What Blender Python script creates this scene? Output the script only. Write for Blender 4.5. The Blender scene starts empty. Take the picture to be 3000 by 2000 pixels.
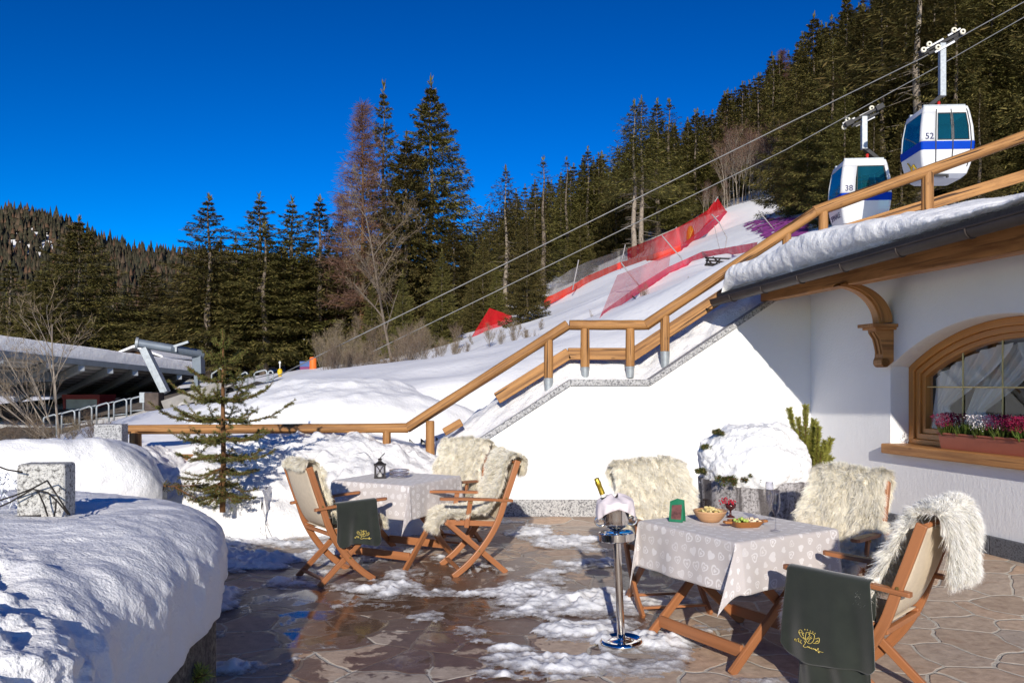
SUN_E, SKY_S, SKY_G, SKY_SAT, SKY_V, SKY_H, EXPO = 4.4, 0.10, 1.55, 1.27, 0.43, 0.510, 0.14
import bpy, bmesh, math, random
import numpy as np
from mathutils import Vector, Matrix

random.seed(7)
sc = bpy.context.scene
COL = sc.collection
R = math.radians
F, CX, HY, CH = 2400.0, 1500.0, 1123.0, 1.6      # focal length in px, centre column, horizon row, eye height


def W(px, py, d):
    return Vector(((px - CX) * d / F, d, CH + (HY - py) * d / F))


def G(px, py, z=0.0):
    d = (CH - z) * F / (py - HY)
    return Vector(((px - CX) * d / F, d, z))


# ------------------------------------------------------------------ noise
def _hash(ix, iy, iz, seed):
    h = (ix.astype(np.int64) * 374761393 + iy.astype(np.int64) * 668265263 + iz.astype(np.int64) * 2147483647 + seed * 144665)
    h = (h ^ (h >> 13)) * 1274126177
    h = h & 0x7fffffff
    h = (h ^ (h >> 16)) * 73244475
    return ((h & 0xffffff) / float(0xffffff))


def vnoise(x, y, z=0.0, seed=0):
    x = np.asarray(x, float); y = np.asarray(y, float); z = np.zeros_like(x) + z
    ix, iy, iz = np.floor(x), np.floor(y), np.floor(z)
    fx, fy, fz = x - ix, y - iy, z - iz
    fx = fx * fx * (3 - 2 * fx); fy = fy * fy * (3 - 2 * fy); fz = fz * fz * (3 - 2 * fz)
    r = 0
    for a in (0, 1):
        for b in (0, 1):
            for c in (0, 1):
                w = (fx if a else 1 - fx) * (fy if b else 1 - fy) * (fz if c else 1 - fz)
                r = r + w * _hash(ix + a, iy + b, iz + c, seed)
    return r * 2 - 1


def fbm(x, y, z=0.0, oct=4, seed=0, gain=.5, lac=2.03):
    r = 0; a = 1.0; f = 1.0; x = np.asarray(x, float); y = np.asarray(y, float)
    for k in range(oct):
        r = r + a * vnoise(x * f + 17.3 * k, y * f - 9.1 * k, np.asarray(z, float) * f + 3.7 * k, seed + k)
        a *= gain; f *= lac
    return r


def sstep(a, b, x):
    t = np.clip((x - a) / (b - a), 0, 1)
    return t * t * (3 - 2 * t)


# ------------------------------------------------------------------ materials
MATS = {}


class NT:
    def __init__(self, name):
        m = bpy.data.materials.new(name); m.use_nodes = True
        self.m = m; self.t = m.node_tree; self.t.nodes.clear()
        self.out = self.n('ShaderNodeOutputMaterial')

    def n(self, typ, **kw):
        nd = self.t.nodes.new(typ)
        for k, v in kw.items():
            if k in ('inp',):
                for kk, vv in v.items():
                    nd.inputs[kk].default_value = vv
            else:
                setattr(nd, k, v)
        return nd

    def l(self, a, b):
        self.t.links.new(a, b)

    def math(self, op, a, b=None, clamp=False):
        nd = self.n('ShaderNodeMath', operation=op); nd.use_clamp = clamp
        for i, v in enumerate((a, b)):
            if v is None: continue
            if isinstance(v, (int, float)): nd.inputs[i].default_value = v
            else: self.l(v, nd.inputs[i])
        return nd.outputs[0]

    def mix(self, fac, a, b, blend='MIX'):
        nd = self.n('ShaderNodeMix', data_type='RGBA', blend_type=blend)
        for s, v in ((nd.inputs[0], fac), (nd.inputs[6], a), (nd.inputs[7], b)):
            if isinstance(v, (int, float)): s.default_value = v
            elif isinstance(v, (tuple, list)): s.default_value = (*v[:3], 1)
            else: self.l(v, s)
        return nd.outputs[2]

    def ramp(self, fac, pts):
        nd = self.n('ShaderNodeValToRGB')
        cr = nd.color_ramp
        while len(cr.elements) < len(pts): cr.elements.new(.5)
        for e, (p, c) in zip(cr.elements, pts):
            e.position = p; e.color = (*c, 1) if isinstance(c, (tuple, list)) else (c, c, c, 1)
        self.l(fac, nd.inputs[0])
        return nd.outputs[0]

    def noise(self, vec, scale, detail=4, rough=.55, dist=0, dim='3D'):
        nd = self.n('ShaderNodeTexNoise', noise_dimensions=dim)
        nd.inputs['Scale'].default_value = scale; nd.inputs['Detail'].default_value = detail
        nd.inputs['Roughness'].default_value = rough; nd.inputs['Distortion'].default_value = dist
        if vec is not None: self.l(vec, nd.inputs['Vector'])
        return nd.outputs['Fac']

    def scale(self, vec, s):
        nd = self.n('ShaderNodeMapping'); nd.inputs['Scale'].default_value = s
        self.l(vec, nd.inputs['Vector'])
        return nd.outputs[0]

    def coord(self, which='Object'):
        return self.n('ShaderNodeTexCoord').outputs[which]

    def pos(self):
        return self.n('ShaderNodeNewGeometry').outputs['Position']

    def bump(self, h, dist=.01, strength=1.0, nrm=None):
        nd = self.n('ShaderNodeBump'); nd.inputs['Distance'].default_value = dist; nd.inputs['Strength'].default_value = strength
        self.l(h, nd.inputs['Height'])
        if nrm is not None: self.l(nrm, nd.inputs['Normal'])
        return nd.outputs[0]

    def bsdf(self, color, rough=.6, metal=0.0, normal=None, spec=.5, **kw):
        b = self.n('ShaderNodeBsdfPrincipled')
        def put(sock, v):
            if isinstance(v, (int, float)): sock.default_value = v
            elif isinstance(v, (tuple, list)): sock.default_value = (*v[:3], 1)
            else: self.l(v, sock)
        put(b.inputs['Base Color'], color); put(b.inputs['Roughness'], rough); put(b.inputs['Metallic'], metal)
        put(b.inputs['Specular IOR Level'], spec)
        for k, v in kw.items(): put(b.inputs[k.replace('_', ' ')], v)
        if normal is not None: self.l(normal, b.inputs['Normal'])
        self.l(b.outputs[0], self.out.inputs[0])
        return b


def simple(name, c, rough=.6, metal=0.0, var=.2, scale=6, bump=0.0, bscale=40, spec=.4, coord='Object', **kw):
    if name in MATS: return MATS[name]
    t = NT(name)
    v = t.coord(coord)
    n = t.noise(v, scale, 5, .6)
    lo = tuple(x * (1 - var) for x in c); hi = tuple(min(1, x * (1 + var)) for x in c)
    col = t.ramp(n, [(.3, lo), (.7, hi)])
    nrm = None
    if bump: nrm = t.bump(t.noise(v, bscale, 4, .6), bump)
    t.bsdf(col, rough, metal, nrm, spec, **kw)
    MATS[name] = t.m
    return t.m


def wood(name, c, dark, rough=.55, gl=1.2, gt=26, bump=.002, crack=0.0):
    """grain runs along U of the part's own UV (metres)"""
    if name in MATS: return MATS[name]
    t = NT(name)
    uv = t.coord('UV')
    v = t.scale(uv, (gl, gt, 1))
    n1 = t.noise(v, 1.0, 6, .65, .4)
    n2 = t.noise(t.scale(uv, (gl * .6, gt * .3, 1)), 1.0, 3, .5, .8)
    f = t.math('ADD', t.math('MULTIPLY', n1, .65), t.math('MULTIPLY', n2, .35))
    col = t.ramp(f, [(.36, dark), (.52, c), (.68, tuple(min(1, x * 1.25) for x in c))] if crack else [(.28, dark), (.5, c), (.72, tuple(min(1, x * 1.18) for x in c))])
    if crack:
        w2 = t.noise(t.scale(uv, (1.3, 5, 1)), 1.0, 5, .7, .5)
        col = t.mix(.75, col, t.ramp(w2, [(.3, (.55, .48, .42)), (.5, (1, 1, 1)), (.7, (1.15, 1.12, 1.08))]), 'MULTIPLY')
    rn = t.n('ShaderNodeNewGeometry').outputs['Random Per Island']
    col = t.mix(t.math('MULTIPLY', rn, .22), col, dark)
    if crack:
        k = t.noise(t.scale(uv, (1.0, 30, 1)), 1.0, 2, .4, .3)
        kk = t.ramp(k, [(.36, 1.0), (.40, 0.0)])
        col = t.mix(t.math('MULTIPLY', kk, crack), col, tuple(x * .35 for x in dark))
        kn = t.n('ShaderNodeTexVoronoi'); kn.inputs['Scale'].default_value = 3.2
        t.l(t.scale(uv, (1, 2.4, 1)), kn.inputs['Vector'])
        kd = t.ramp(kn.outputs['Distance'], [(.05, 1.0), (.11, 0.0)])
        col = t.mix(t.math('MULTIPLY', kd, .6), col, tuple(x * .5 for x in dark))
    t.bsdf(col, rough, 0, t.bump(f, bump), .35)
    MATS[name] = t.m
    return t.m


# ------------------------------------------------------------------ mesh builder
class MB:
    def __init__(self):
        self.v = []; self.f = []; self.uv = []; self.mi = []; self.cur = 0

    def add(self, vs, fs, uvs=None):
        o = len(self.v)
        self.v += [tuple(p) for p in vs]
        for k, f in enumerate(fs):
            self.f.append(tuple(i + o for i in f))
            self.uv.append(uvs[k] if uvs else [(0, 0)] * len(f))
            self.mi.append(self.cur)
        return self

    def box(self, c, s, M=None):
        c = Vector(c); hx, hy, hz = s[0] / 2, s[1] / 2, s[2] / 2
        L = sorted(range(3), key=lambda i: -s[i]); la = L[0]
        vs = []
        for x in (-hx, hx):
            for y in (-hy, hy):
                for z in (-hz, hz):
                    p = Vector((x, y, z))
                    if M is not None: p = M @ p
                    vs.append(p + c)
        loc = [(x, y, z) for x in (-hx, hx) for y in (-hy, hy) for z in (-hz, hz)]
        fs = [(0, 1, 3, 2), (4, 6, 7, 5), (0, 4, 5, 1), (2, 3, 7, 6), (0, 2, 6, 4), (1, 5, 7, 3)]
        off = random.random() * 20
        uvs = []
        for f in fs:
            oth = [i for i in range(3) if i != la]
            # v axis: whichever other axis varies in this face
            rng = [max(loc[i][a] for i in f) - min(loc[i][a] for i in f) for a in oth]
            va = oth[0] if rng[0] >= rng[1] else oth[1]
            uvs.append([(loc[i][la] + off, loc[i][va] + off * .37) for i in f])
        return self.add(vs, fs, uvs)

    def beam(self, p0, p1, w, h, up=(0, 0, 1)):
        """square bar from p0 to p1; w across, h along up"""
        p0 = Vector(p0); p1 = Vector(p1); d = (p1 - p0); L = d.length
        if L < 1e-6: return self
        x = d / L; up = Vector(up); y = up.cross(x)
        if y.length < 1e-4: y = Vector((0, 1, 0)).cross(x)
        if y.length < 1e-4: y = Vector((1, 0, 0)).cross(x)
        y.normalize(); z = x.cross(y)
        M = Matrix((x, y, z)).transposed()
        # keep the long axis the grain axis
        return self.box((p0 + p1) / 2, (L, w, h), M)

    def tube(self, pts, r, n=10, cap=True, flat=1.0, up=None):
        pts = [Vector(p) for p in pts]
        if isinstance(r, (int, float)): r = [r] * len(pts)
        rings = []; acc = 0; off = random.random() * 20
        prevn = None
        us = []
        for i, p in enumerate(pts):
            if i == 0: t = pts[1] - pts[0]
            elif i == len(pts) - 1: t = pts[-1] - pts[-2]
            else: t = (pts[i + 1] - p).normalized() + (p - pts[i - 1]).normalized()
            if t.length < 1e-9: t = Vector((0, 0, 1))
            t.normalize()
            if prevn is None:
                a = Vector(up) if up else (Vector((0, 0, 1)) if abs(t.z) < .9 else Vector((1, 0, 0)))
                nn = a - t * a.dot(t); nn.normalize()
            else:
                nn = prevn - t * prevn.dot(t)
                if nn.length < 1e-6: nn = t.orthogonal()
                nn.normalize()
            prevn = nn; bb = t.cross(nn)
            if i: acc += (p - pts[i - 1]).length
            us.append(acc)
            rings.append([p + (nn * math.cos(2 * math.pi * k / n) * flat + bb * math.sin(2 * math.pi * k / n)) * r[i] for k in range(n)])
        vs = [q for rg in rings for q in rg]
        fs = []; uv = []
        rm = max(r)
        for i in range(len(pts) - 1):
            for k in range(n):
                k2 = (k + 1) % n
                fs.append((i * n + k, i * n + k2, (i + 1) * n + k2, (i + 1) * n + k))
                va, vb = k * 2 * math.pi * rm / n + off, (k + 1) * 2 * math.pi * rm / n + off
                uv.append([(us[i] + off, va), (us[i] + off, vb), (us[i + 1] + off, vb), (us[i + 1] + off, va)])
        if cap:
            fs.append(tuple(reversed(range(n)))); uv.append([(off + .1 * math.cos(k), off + .1 * math.sin(k)) for k in range(n)])
            b = (len(pts) - 1) * n
            fs.append(tuple(b + k for k in range(n))); uv.append([(off + .1 * math.cos(k), off + .1 * math.sin(k)) for k in range(n)])
        return self.add(vs, fs, uv)

    def lathe(self, prof, n=24, c=(0, 0, 0), M=None, cap=False):
        c = Vector(c); vs = []; fs = []; uv = []
        m = len(prof)
        for (r, z) in prof:
            for k in range(n):
                a = 2 * math.pi * k / n
                p = Vector((r * math.cos(a), r * math.sin(a), z))
                if M is not None: p = M @ p
                vs.append(p + c)
        for i in range(m - 1):
            for k in range(n):
                k2 = (k + 1) % n
                fs.append((i * n + k, i * n + k2, (i + 1) * n + k2, (i + 1) * n + k))
                uv.append([(k / n, i / m), ((k + 1) / n, i / m), ((k + 1) / n, (i + 1) / m), (k / n, (i + 1) / m)])
        if cap:
            fs.append(tuple(reversed(range(n)))); uv.append([(0, 0)] * n)
            fs.append(tuple((m - 1) * n + k for k in range(n))); uv.append([(0, 0)] * n)
        return self.add(vs, fs, uv)

    def prism(self, poly, off, uvs=True):
        """polygon (list of 3D points) extruded by vector off"""
        P = [Vector(p) for p in poly]; off = Vector(off); n = len(P)
        vs = P + [p + off for p in P]
        fs = [tuple(reversed(range(n))), tuple(range(n, 2 * n))]
        uv = [[(P[i].x + P[i].y, P[i].z) for i in reversed(range(n))], [(P[i].x + P[i].y, P[i].z) for i in range(n)]]
        acc = 0
        for i in range(n):
            j = (i + 1) % n; L = (P[j] - P[i]).length
            fs.append((i, j, n + j, n + i)); uv.append([(acc, 0), (acc + L, 0), (acc + L, off.length), (acc, off.length)])
            acc += L
        return self.add(vs, fs, uv)

    def grid(self, P, closed_u=False, uvf=None):
        """P[i][j] points"""
        nu, nv = len(P), len(P[0])
        vs = [q for row in P for q in row]; fs = []; uv = []
        for i in range(nu - (0 if closed_u else 1)):
            i2 = (i + 1) % nu
            for j in range(nv - 1):
                fs.append((i * nv + j, i2 * nv + j, i2 * nv + j + 1, i * nv + j + 1))
                if uvf: uv.append([uvf(i, j), uvf(i + 1, j), uvf(i + 1, j + 1), uvf(i, j + 1)])
        return self.add(vs, fs, uv if uvf else None)

    def build(self, name, mat, parent=None, smooth=False, bevel=0.0, seg=2, autosmooth=None):
        me = bpy.data.meshes.new(name)
        me.from_pydata(self.v, [], self.f)
        ul = me.uv_layers.new(name='UVMap')
        flat = [c for f in self.uv for p in f for c in p]
        ul.data.foreach_set('uv', flat)
        ms = mat if isinstance(mat, (list, tuple)) else [mat]
        for m in ms: me.materials.append(m)
        if len(ms) > 1: me.polygons.foreach_set('material_index', self.mi)
        bm = bmesh.new(); bm.from_mesh(me)
        bmesh.ops.recalc_face_normals(bm, faces=bm.faces)
        bm.to_mesh(me); bm.free()
        if smooth: me.polygons.foreach_set('use_smooth', [True] * len(me.polygons))
        o = link(name, me, parent)
        if bevel:
            b = o.modifiers.new('bevel', 'BEVEL'); b.width = bevel; b.segments = seg; b.limit_method = 'ANGLE'; b.angle_limit = R(40)
            b.use_clamp_overlap = True
        if smooth and autosmooth:
            me.polygons.foreach_set('use_smooth', [True] * len(me.polygons))
            try: me.set_sharp_from_angle(angle=R(autosmooth))
            except Exception: pass
        return o


def link(name, me, parent=None):
    o = bpy.data.objects.new(name, me); COL.objects.link(o)
    if parent is not None: o.parent = parent
    return o


def np_mesh(name, V, Fq, mat, parent=None, smooth=False, uv=None):
    """V (n,3) float, Fq (m,k) int -> object"""
    me = bpy.data.meshes.new(name)
    V = np.ascontiguousarray(V, dtype=np.float32); Fq = np.ascontiguousarray(Fq, dtype=np.int32)
    k = Fq.shape[1]
    me.vertices.add(len(V)); me.vertices.foreach_set('co', V.ravel())
    me.loops.add(Fq.size); me.loops.foreach_set('vertex_index', Fq.ravel())
    me.polygons.add(len(Fq)); me.polygons.foreach_set('loop_start', np.arange(0, Fq.size, k, dtype=np.int32))
    try: me.polygons.foreach_set('loop_total', np.full(len(Fq), k, dtype=np.int32))
    except Exception: pass
    if smooth: me.polygons.foreach_set('use_smooth', np.ones(len(Fq), dtype=bool))
    if uv is not None:
        ul = me.uv_layers.new(name='UVMap'); ul.data.foreach_set('uv', np.ascontiguousarray(uv[Fq.ravel()], dtype=np.float32).ravel())
    me.update(calc_edges=True)
    for m in (mat if isinstance(mat, (list, tuple)) else [mat]): me.materials.append(m)
    return link(name, me, parent)


def grid_faces(nu, nv, keep=None):
    i, j = np.meshgrid(np.arange(nu - 1), np.arange(nv - 1), indexing='ij')
    a = (i * nv + j).ravel()
    fq = np.stack([a, a + nv, a + nv + 1, a + 1], 1)
    if keep is not None: fq = fq[keep.ravel()]
    return fq


def empty(name, loc=(0, 0, 0), rz=0.0, label=None, cat=None, group=None, M=None):
    o = bpy.data.objects.new(name, None); COL.objects.link(o)
    o.empty_display_size = .1
    o.location = loc; o.rotation_euler = (0, 0, rz)
    if label: tag(o, label, cat, group)
    return o


def tag(o, label=None, cat=None, group=None, kind=None):
    if label: o['label'] = label
    if cat: o['category'] = cat
    if group: o['group'] = group
    if kind: o['kind'] = kind
    return o


def copy_tree(o, parent=None):
    c = o.copy(); COL.objects.link(c)
    if parent is not None: c.parent = parent
    for ch in list(o.children): copy_tree(ch, c)
    return c


def text_curve(name, s, size, mat, parent, M, extrude=.002, shear=0.0, offset=0.0):
    cu = bpy.data.curves.new(name, 'FONT'); cu.body = s; cu.size = size; cu.extrude = extrude
    cu.align_x = 'CENTER'; cu.align_y = 'CENTER'; cu.shear = shear; cu.offset = offset
    tmp = bpy.data.objects.new('tmp', cu); COL.objects.link(tmp)
    dg = bpy.context.evaluated_depsgraph_get()
    me = bpy.data.meshes.new_from_object(tmp.evaluated_get(dg))
    bpy.data.objects.remove(tmp)
    me.materials.clear(); me.materials.append(mat); me.name = name
    me.transform(M)
    return link(name, me, parent)
# ------------------------------------------------------------------ camera, sun, sky
cam = bpy.data.cameras.new('camera'); cam.sensor_width = 36; cam.lens = 36 * F / 3000.0
cam.shift_y = (HY - 1000) / 3000.0; cam.clip_start = .05; cam.clip_end = 5000
co = bpy.data.objects.new('camera', cam); COL.objects.link(co)
co.location = (0, 0, CH); co.rotation_euler = (R(90), 0, 0); sc.camera = co

SUN_L = Vector((.045, 1.0, -.35)).normalized()       # direction the light travels
sun = bpy.data.lights.new('sun', 'SUN'); sun.energy = SUN_E; sun.angle = R(.5); sun.color = (1.0, .93, .82)
so = bpy.data.objects.new('sun', sun); COL.objects.link(so)
so.rotation_euler = (-SUN_L).to_track_quat('Z', 'Y').to_euler()
so.location = (-3, -20, 20)
w = bpy.data.worlds.new('World'); sc.world = w; w.use_nodes = True
nt = w.node_tree; nt.nodes.clear()
sky = nt.nodes.new('ShaderNodeTexSky'); sky.sky_type = 'NISHITA'; sky.sun_disc = False
toS = -SUN_L
sky.sun_elevation = math.asin(toS.z); sky.sun_rotation = math.atan2(toS.x, toS.y)
sky.altitude = 1700; sky.air_density = 1.0; sky.dust_density = .3; sky.ozone_density = 3.0
gm = nt.nodes.new('ShaderNodeGamma'); gm.inputs['Gamma'].default_value = SKY_G
hs = nt.nodes.new('ShaderNodeHueSaturation'); hs.inputs['Saturation'].default_value = SKY_SAT; hs.inputs['Value'].default_value = SKY_V; hs.inputs['Hue'].default_value = SKY_H
bg = nt.nodes.new('ShaderNodeBackground'); bg.inputs['Strength'].default_value = SKY_S
ow = nt.nodes.new('ShaderNodeOutputWorld')
nt.links.new(sky.outputs[0], gm.inputs[0]); nt.links.new(gm.outputs[0], hs.inputs['Color'])
nt.links.new(hs.outputs[0], bg.inputs[0]); nt.links.new(bg.outputs[0], ow.inputs[0])
vs = sc.view_settings
vs.view_transform = 'Standard'; vs.look = 'None'; vs.exposure = EXPO; vs.gamma = 1.0
sc.cycles.max_bounces = 7; sc.cycles.transparent_max_bounces = 24; sc.cycles.diffuse_bounces = 4
sc.cycles.caustics_reflective = False; sc.cycles.caustics_refractive = False
try: sc.cycles.use_denoising = True
except Exception: pass


# ------------------------------------------------------------------ base materials
def snow_mat(name='snow', col=(.93, .925, .92), bump=.02, bs=7, fine=.007, dirt=0.0):
    t = NT(name)
    p = t.pos()
    n1 = t.noise(p, bs, 6, .62); n2 = t.noise(p, bs * 9, 3, .6)
    nr = t.bump(n2, fine, 1, t.bump(n1, bump))
    c = t.ramp(t.noise(p, 1.3, 5, .6), [(.3, tuple(x * .95 for x in col)), (.65, col)])
    if dirt:
        d = t.ramp(t.noise(p, 3.5, 6, .7), [(.52, 0.0), (.75, 1.0)])
        c = t.mix(t.math('MULTIPLY', d, dirt), c, (.34, .29, .25))
    t.bsdf(c, .55, 0, nr, .25, Subsurface_Weight=0.0)
    return t.m


M = MATS
M['snow'] = snow_mat()
M['snow_old'] = snow_mat('old_snow', (.90, .89, .88), .035, 9, .006, .18)
M['snow_far'] = snow_mat('piste_snow', (.92, .915, .915), .05, .8, .01)


def granite(name, base, dark, sc_=60, lo=.38, hi=.52, bump=.001, stain=0.0):
    t = NT(name); p = t.pos()
    n = t.noise(p, sc_, 3, .7)
    n2 = t.noise(p, sc_ * 2.3, 2, .6)
    c = t.ramp(n, [(lo, dark), (hi, base), (.75, tuple(min(1, x * 1.25) for x in base))])
    c = t.mix(t.math('MULTIPLY', t.ramp(n2, [(.55, 0.0), (.62, 1.0)]), .55), c, dark)
    if stain:
        s = t.noise(t.scale(p, (9, 9, 1.1)), 1.0, 4, .6, .6)
        c = t.mix(t.math('MULTIPLY', t.ramp(s, [(.46, 0.0), (.58, 1.0)]), stain), c, (.06, .05, .05))
    t.bsdf(c, .75, 0, t.bump(n, bump), .3)
    M[name] = t.m
    return t.m


granite('granite', (.46, .46, .46), (.10, .10, .11), 55)
granite('granite_post', (.50, .49, .46), (.09, .085, .08), 48, .36, .5)
granite('granite_planter', (.40, .38, .38), (.12, .11, .11), 50, .36, .5, .002, .85)
granite('granite_base', (.13, .135, .15), (.05, .05, .06), 60, .36, .5)
granite('rough_stone', (.24, .21, .17), (.05, .045, .04), 30, .36, .6, .006, .5)


def plaster():
    t = NT('white_plaster'); p = t.pos()
    n = t.noise(p, 38, 5, .7); n2 = t.noise(p, 1.2, 4, .6)
    n3 = t.noise(t.scale(p, (26, 26, 5)), 1.0, 3, .6)
    c = t.ramp(n2, [(.3, (.80, .80, .81)), (.7, (.86, .86, .865))])
    nr = t.bump(n3, .004, .6, t.bump(n, .004))
    t.bsdf(c, .85, 0, nr, .2)
    M['plaster'] = t.m


plaster()


def flagstone():
    t = NT('flagstone'); p = t.pos()
    xy = t.n('ShaderNodeVectorMath', operation='MULTIPLY'); t.l(p, xy.inputs[0]); xy.inputs[1].default_value = (1, 1, 0)
    dn = t.n('ShaderNodeTexNoise', noise_dimensions='2D'); dn.inputs['Scale'].default_value = 1.6; dn.inputs['Detail'].default_value = 2
    t.l(xy.outputs[0], dn.inputs['Vector'])
    dd = t.n('ShaderNodeVectorMath', operation='SCALE'); t.l(dn.outputs['Color'], dd.inputs[0]); dd.inputs['Scale'].default_value = .30
    v = t.n('ShaderNodeVectorMath', operation='ADD'); t.l(xy.outputs[0], v.inputs[0]); t.l(dd.outputs[0], v.inputs[1])
    def vor(feature):
        n = t.n('ShaderNodeTexVoronoi', voronoi_dimensions='2D', feature=feature)
        n.inputs['Scale'].default_value = 2.75; n.inputs['Randomness'].default_value = 1.0
        t.l(v.outputs[0], n.inputs['Vector']); return n
    e = vor('DISTANCE_TO_EDGE').outputs['Distance']; cell = vor('F1').outputs['Color']
    en = t.math('ADD', e, t.math('MULTIPLY', t.math('SUBTRACT', t.noise(p, 22, 3), .5), .035))
    mort = t.ramp(en, [(.020, 1.0), (.036, 0.0)])
    sep = t.n('ShaderNodeSeparateColor'); t.l(cell, sep.inputs[0])
    stone = t.ramp(sep.outputs[0], [(.0, (.41, .31, .235)), (.25, (.62, .48, .36)), (.5, (.49, .41, .34)), (.75, (.64, .45, .31)), (1.0, (.52, .44, .36))])
    n1 = t.noise(p, 14, 6, .65); n2 = t.noise(p, 90, 3, .6)
    stone = t.mix(.85, stone, t.ramp(n1, [(.25, (.55, .5, .48)), (.6, (1, 1, 1)), (.8, (1.25, 1.2, 1.15))]), 'MULTIPLY')
    rust = t.ramp(t.noise(p, 5, 4, .6), [(.58, 0.0), (.72, 1.0)])
    stone = t.mix(t.math('MULTIPLY', rust, .35), stone, (.26, .12, .06))
    mc = t.ramp(t.noise(p, 40, 3, .6), [(.3, (.52, .47, .39)), (.7, (.68, .63, .54))])
    base = t.mix(mort, stone, mc)
    # wetness: strongest left of centre, fading to dry paving on the right
    sx = t.n('ShaderNodeSeparateXYZ'); t.l(p, sx.inputs[0])
    gx = t.math('MULTIPLY', t.math('ADD', sx.outputs[0], -1.0), -.20)
    ctr = t.n('ShaderNodeVectorMath', operation='DISTANCE'); t.l(xy.outputs[0], ctr.inputs[0]); ctr.inputs[1].default_value = (-.75, 6.0, 0)
    gc = t.math('SUBTRACT', .40, t.math('MULTIPLY', ctr.outputs['Value'], .21))
    wn = t.noise(t.scale(p, (1, 1, 0)), 2.6, 7, .62, .7)
    ws = t.math('ADD', t.math('ADD', wn, t.math('MAXIMUM', gc, -.12)), t.math('MINIMUM', gx, .02))
    ws = t.math('ADD', ws, t.math('MULTIPLY', t.math('SUBTRACT', sep.outputs[2], .5), .22))
    ws = t.math('ADD', ws, t.math('MULTIPLY', t.math('SUBTRACT', t.noise(t.scale(p, (1, 1, 0)), 9, 5, .65, .5), .5), .30))
    ws = t.math('SUBTRACT', ws, .035)
    wet = t.ramp(ws, [(.53, 0.0), (.56, 1.0)])
    pud = t.ramp(ws, [(.72, 0.0), (.79, 1.0)])
    lim = t.ramp(sx.outputs[0], [(.0, 1.0), (1.0, 1.0)])
    dark = t.mix(1.0, base, (.31, .235, .20), 'MULTIPLY')
    col = t.mix(wet, base, dark)
    rgh = t.math('SUBTRACT', .8, t.math('ADD', t.math('MULTIPLY', wet, .42), t.math('MULTIPLY', pud, .31)))
    hgt = t.math('ADD', t.math('MULTIPLY', t.math('SUBTRACT', 1.0, mort), .5), t.math('MULTIPLY', n1, .45))
    hgt = t.math('ADD', hgt, t.math('MULTIPLY', n2, .10))
    hgt = t.math('ADD', hgt, t.math('MULTIPLY', sep.outputs[1], .15))
    inv = t.math('SUBTRACT', 1.0, pud)
    bn = t.n('ShaderNodeBump'); bn.inputs['Distance'].default_value = .012
    t.l(t.math('MULTIPLY', hgt, 1.0), bn.inputs['Height']); t.l(t.math('MAXIMUM', inv, .06), bn.inputs['Strength'])
    t.bsdf(col, rgh, 0, bn.outputs[0], .5)
    M['flagstone'] = t.m


flagstone()

# ------------------------------------------------------------------ terrain
WU = Vector((.223, -.975, 0))       # along the window wall, towards the viewer
WN = Vector((.975, .223, 0))        # into the building
WC = Vector((3.61, 9.9, 0))         # corner of stair wall and window wall

ctl = []
def cp(px, py, d): ctl.append(tuple(W(px, py, d)))
for a in [(-400, 1230, 22), (0, 1290, 22), (300, 1270, 20), (460, 1250, 18), (0, 1190, 40), (300, 1165, 40), (560, 1150, 30),
          (600, 1180, 14), (750, 1128, 18), (900, 1128, 15), (1050, 1128, 13.5), (1250, 1130, 13), (1330, 1128, 12.6), (1150, 1090, 26), (820, 1112, 27), (950, 1088, 27), (1120, 1060, 40), (950, 1080, 45),
          (740, 1108, 45), (450, 1112, 60), (0, 1120, 60), (700, 1098, 70), (1000, 1070, 70), (1250, 1022, 62), (100, 1105, 100),
          (1400, 1095, 14), (1480, 1060, 14), (1650, 1010, 14.5), (1900, 935, 14.5), (2100, 800, 14.5), (2400, 700, 14.5), (2700, 665, 14.5), (3000, 600, 14.5), (2520, 668, 24), (2760, 640, 24), (3300, 545, 14.5),
          (1380, 995, 36), (1500, 945, 38), (1610, 897, 40), (1719, 840, 43), (1814, 790, 46), (1927, 763, 50), (2000, 735, 53), (2076, 682, 57), (2131, 623, 61), (2192, 591, 64), (2300, 567, 68),
          (1500, 985, 26), (1761, 940, 22), (1877, 860, 24), (1972, 803, 26), (2076, 755, 28), (2165, 740, 30), (2350, 650, 32),
          (2450, 585, 45), (2700, 612, 30), (2900, 580, 30), (3000, 555, 40), (2700, 570, 50), (3300, 520, 40),
          (1500, 850, 100), (2000, 605, 100), (2400, 430, 100), (2900, 240, 100), (1200, 960, 100), (700, 1075, 100),
          (2000, 560, 150), (1500, 800, 150), (2500, 260, 150), (1000, 900, 150), (300, 1040, 150), (-300, 1100, 100)]:
    cp(*a)
for px_, z_ in ((1380, .6), (1500, .9), (1671, 1.3), (1903, 1.3), (2100, 1.9), (2330, 2.5), (2600, 2.7), (3000, 3.1)):
    ctl.append(((px_ - CX) * 11.0 / F, 11.0, z_)); ctl.append(((px_ - CX) * 11.0 / F, 12.2, z_ + .35))
ctl += [(-8, 10.3, .35), (-4.5, 10.3, .7), (-2, 10.3, .9), (-12, 10.3, -.2), (-30, 10, -1.5)]
ctl = np.array(ctl)
_S = 40.0


def _tps_fit(P):
    X = P[:, :2] / _S; n = len(X)
    d = np.linalg.norm(X[:, None] - X[None], axis=2)
    K = np.where(d > 0, d * d * np.log(d + 1e-12), 0) + np.eye(n) * 1e-4
    A = np.zeros((n + 3, n + 3)); A[:n, :n] = K; A[:n, n] = 1; A[:n, n + 1:] = X; A[n, :n] = 1; A[n + 1:, :n] = X.T
    b = np.zeros(n + 3); b[:n] = P[:, 2]
    return X, np.linalg.solve(A, b)


_TX, _TW = _tps_fit(ctl)


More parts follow.
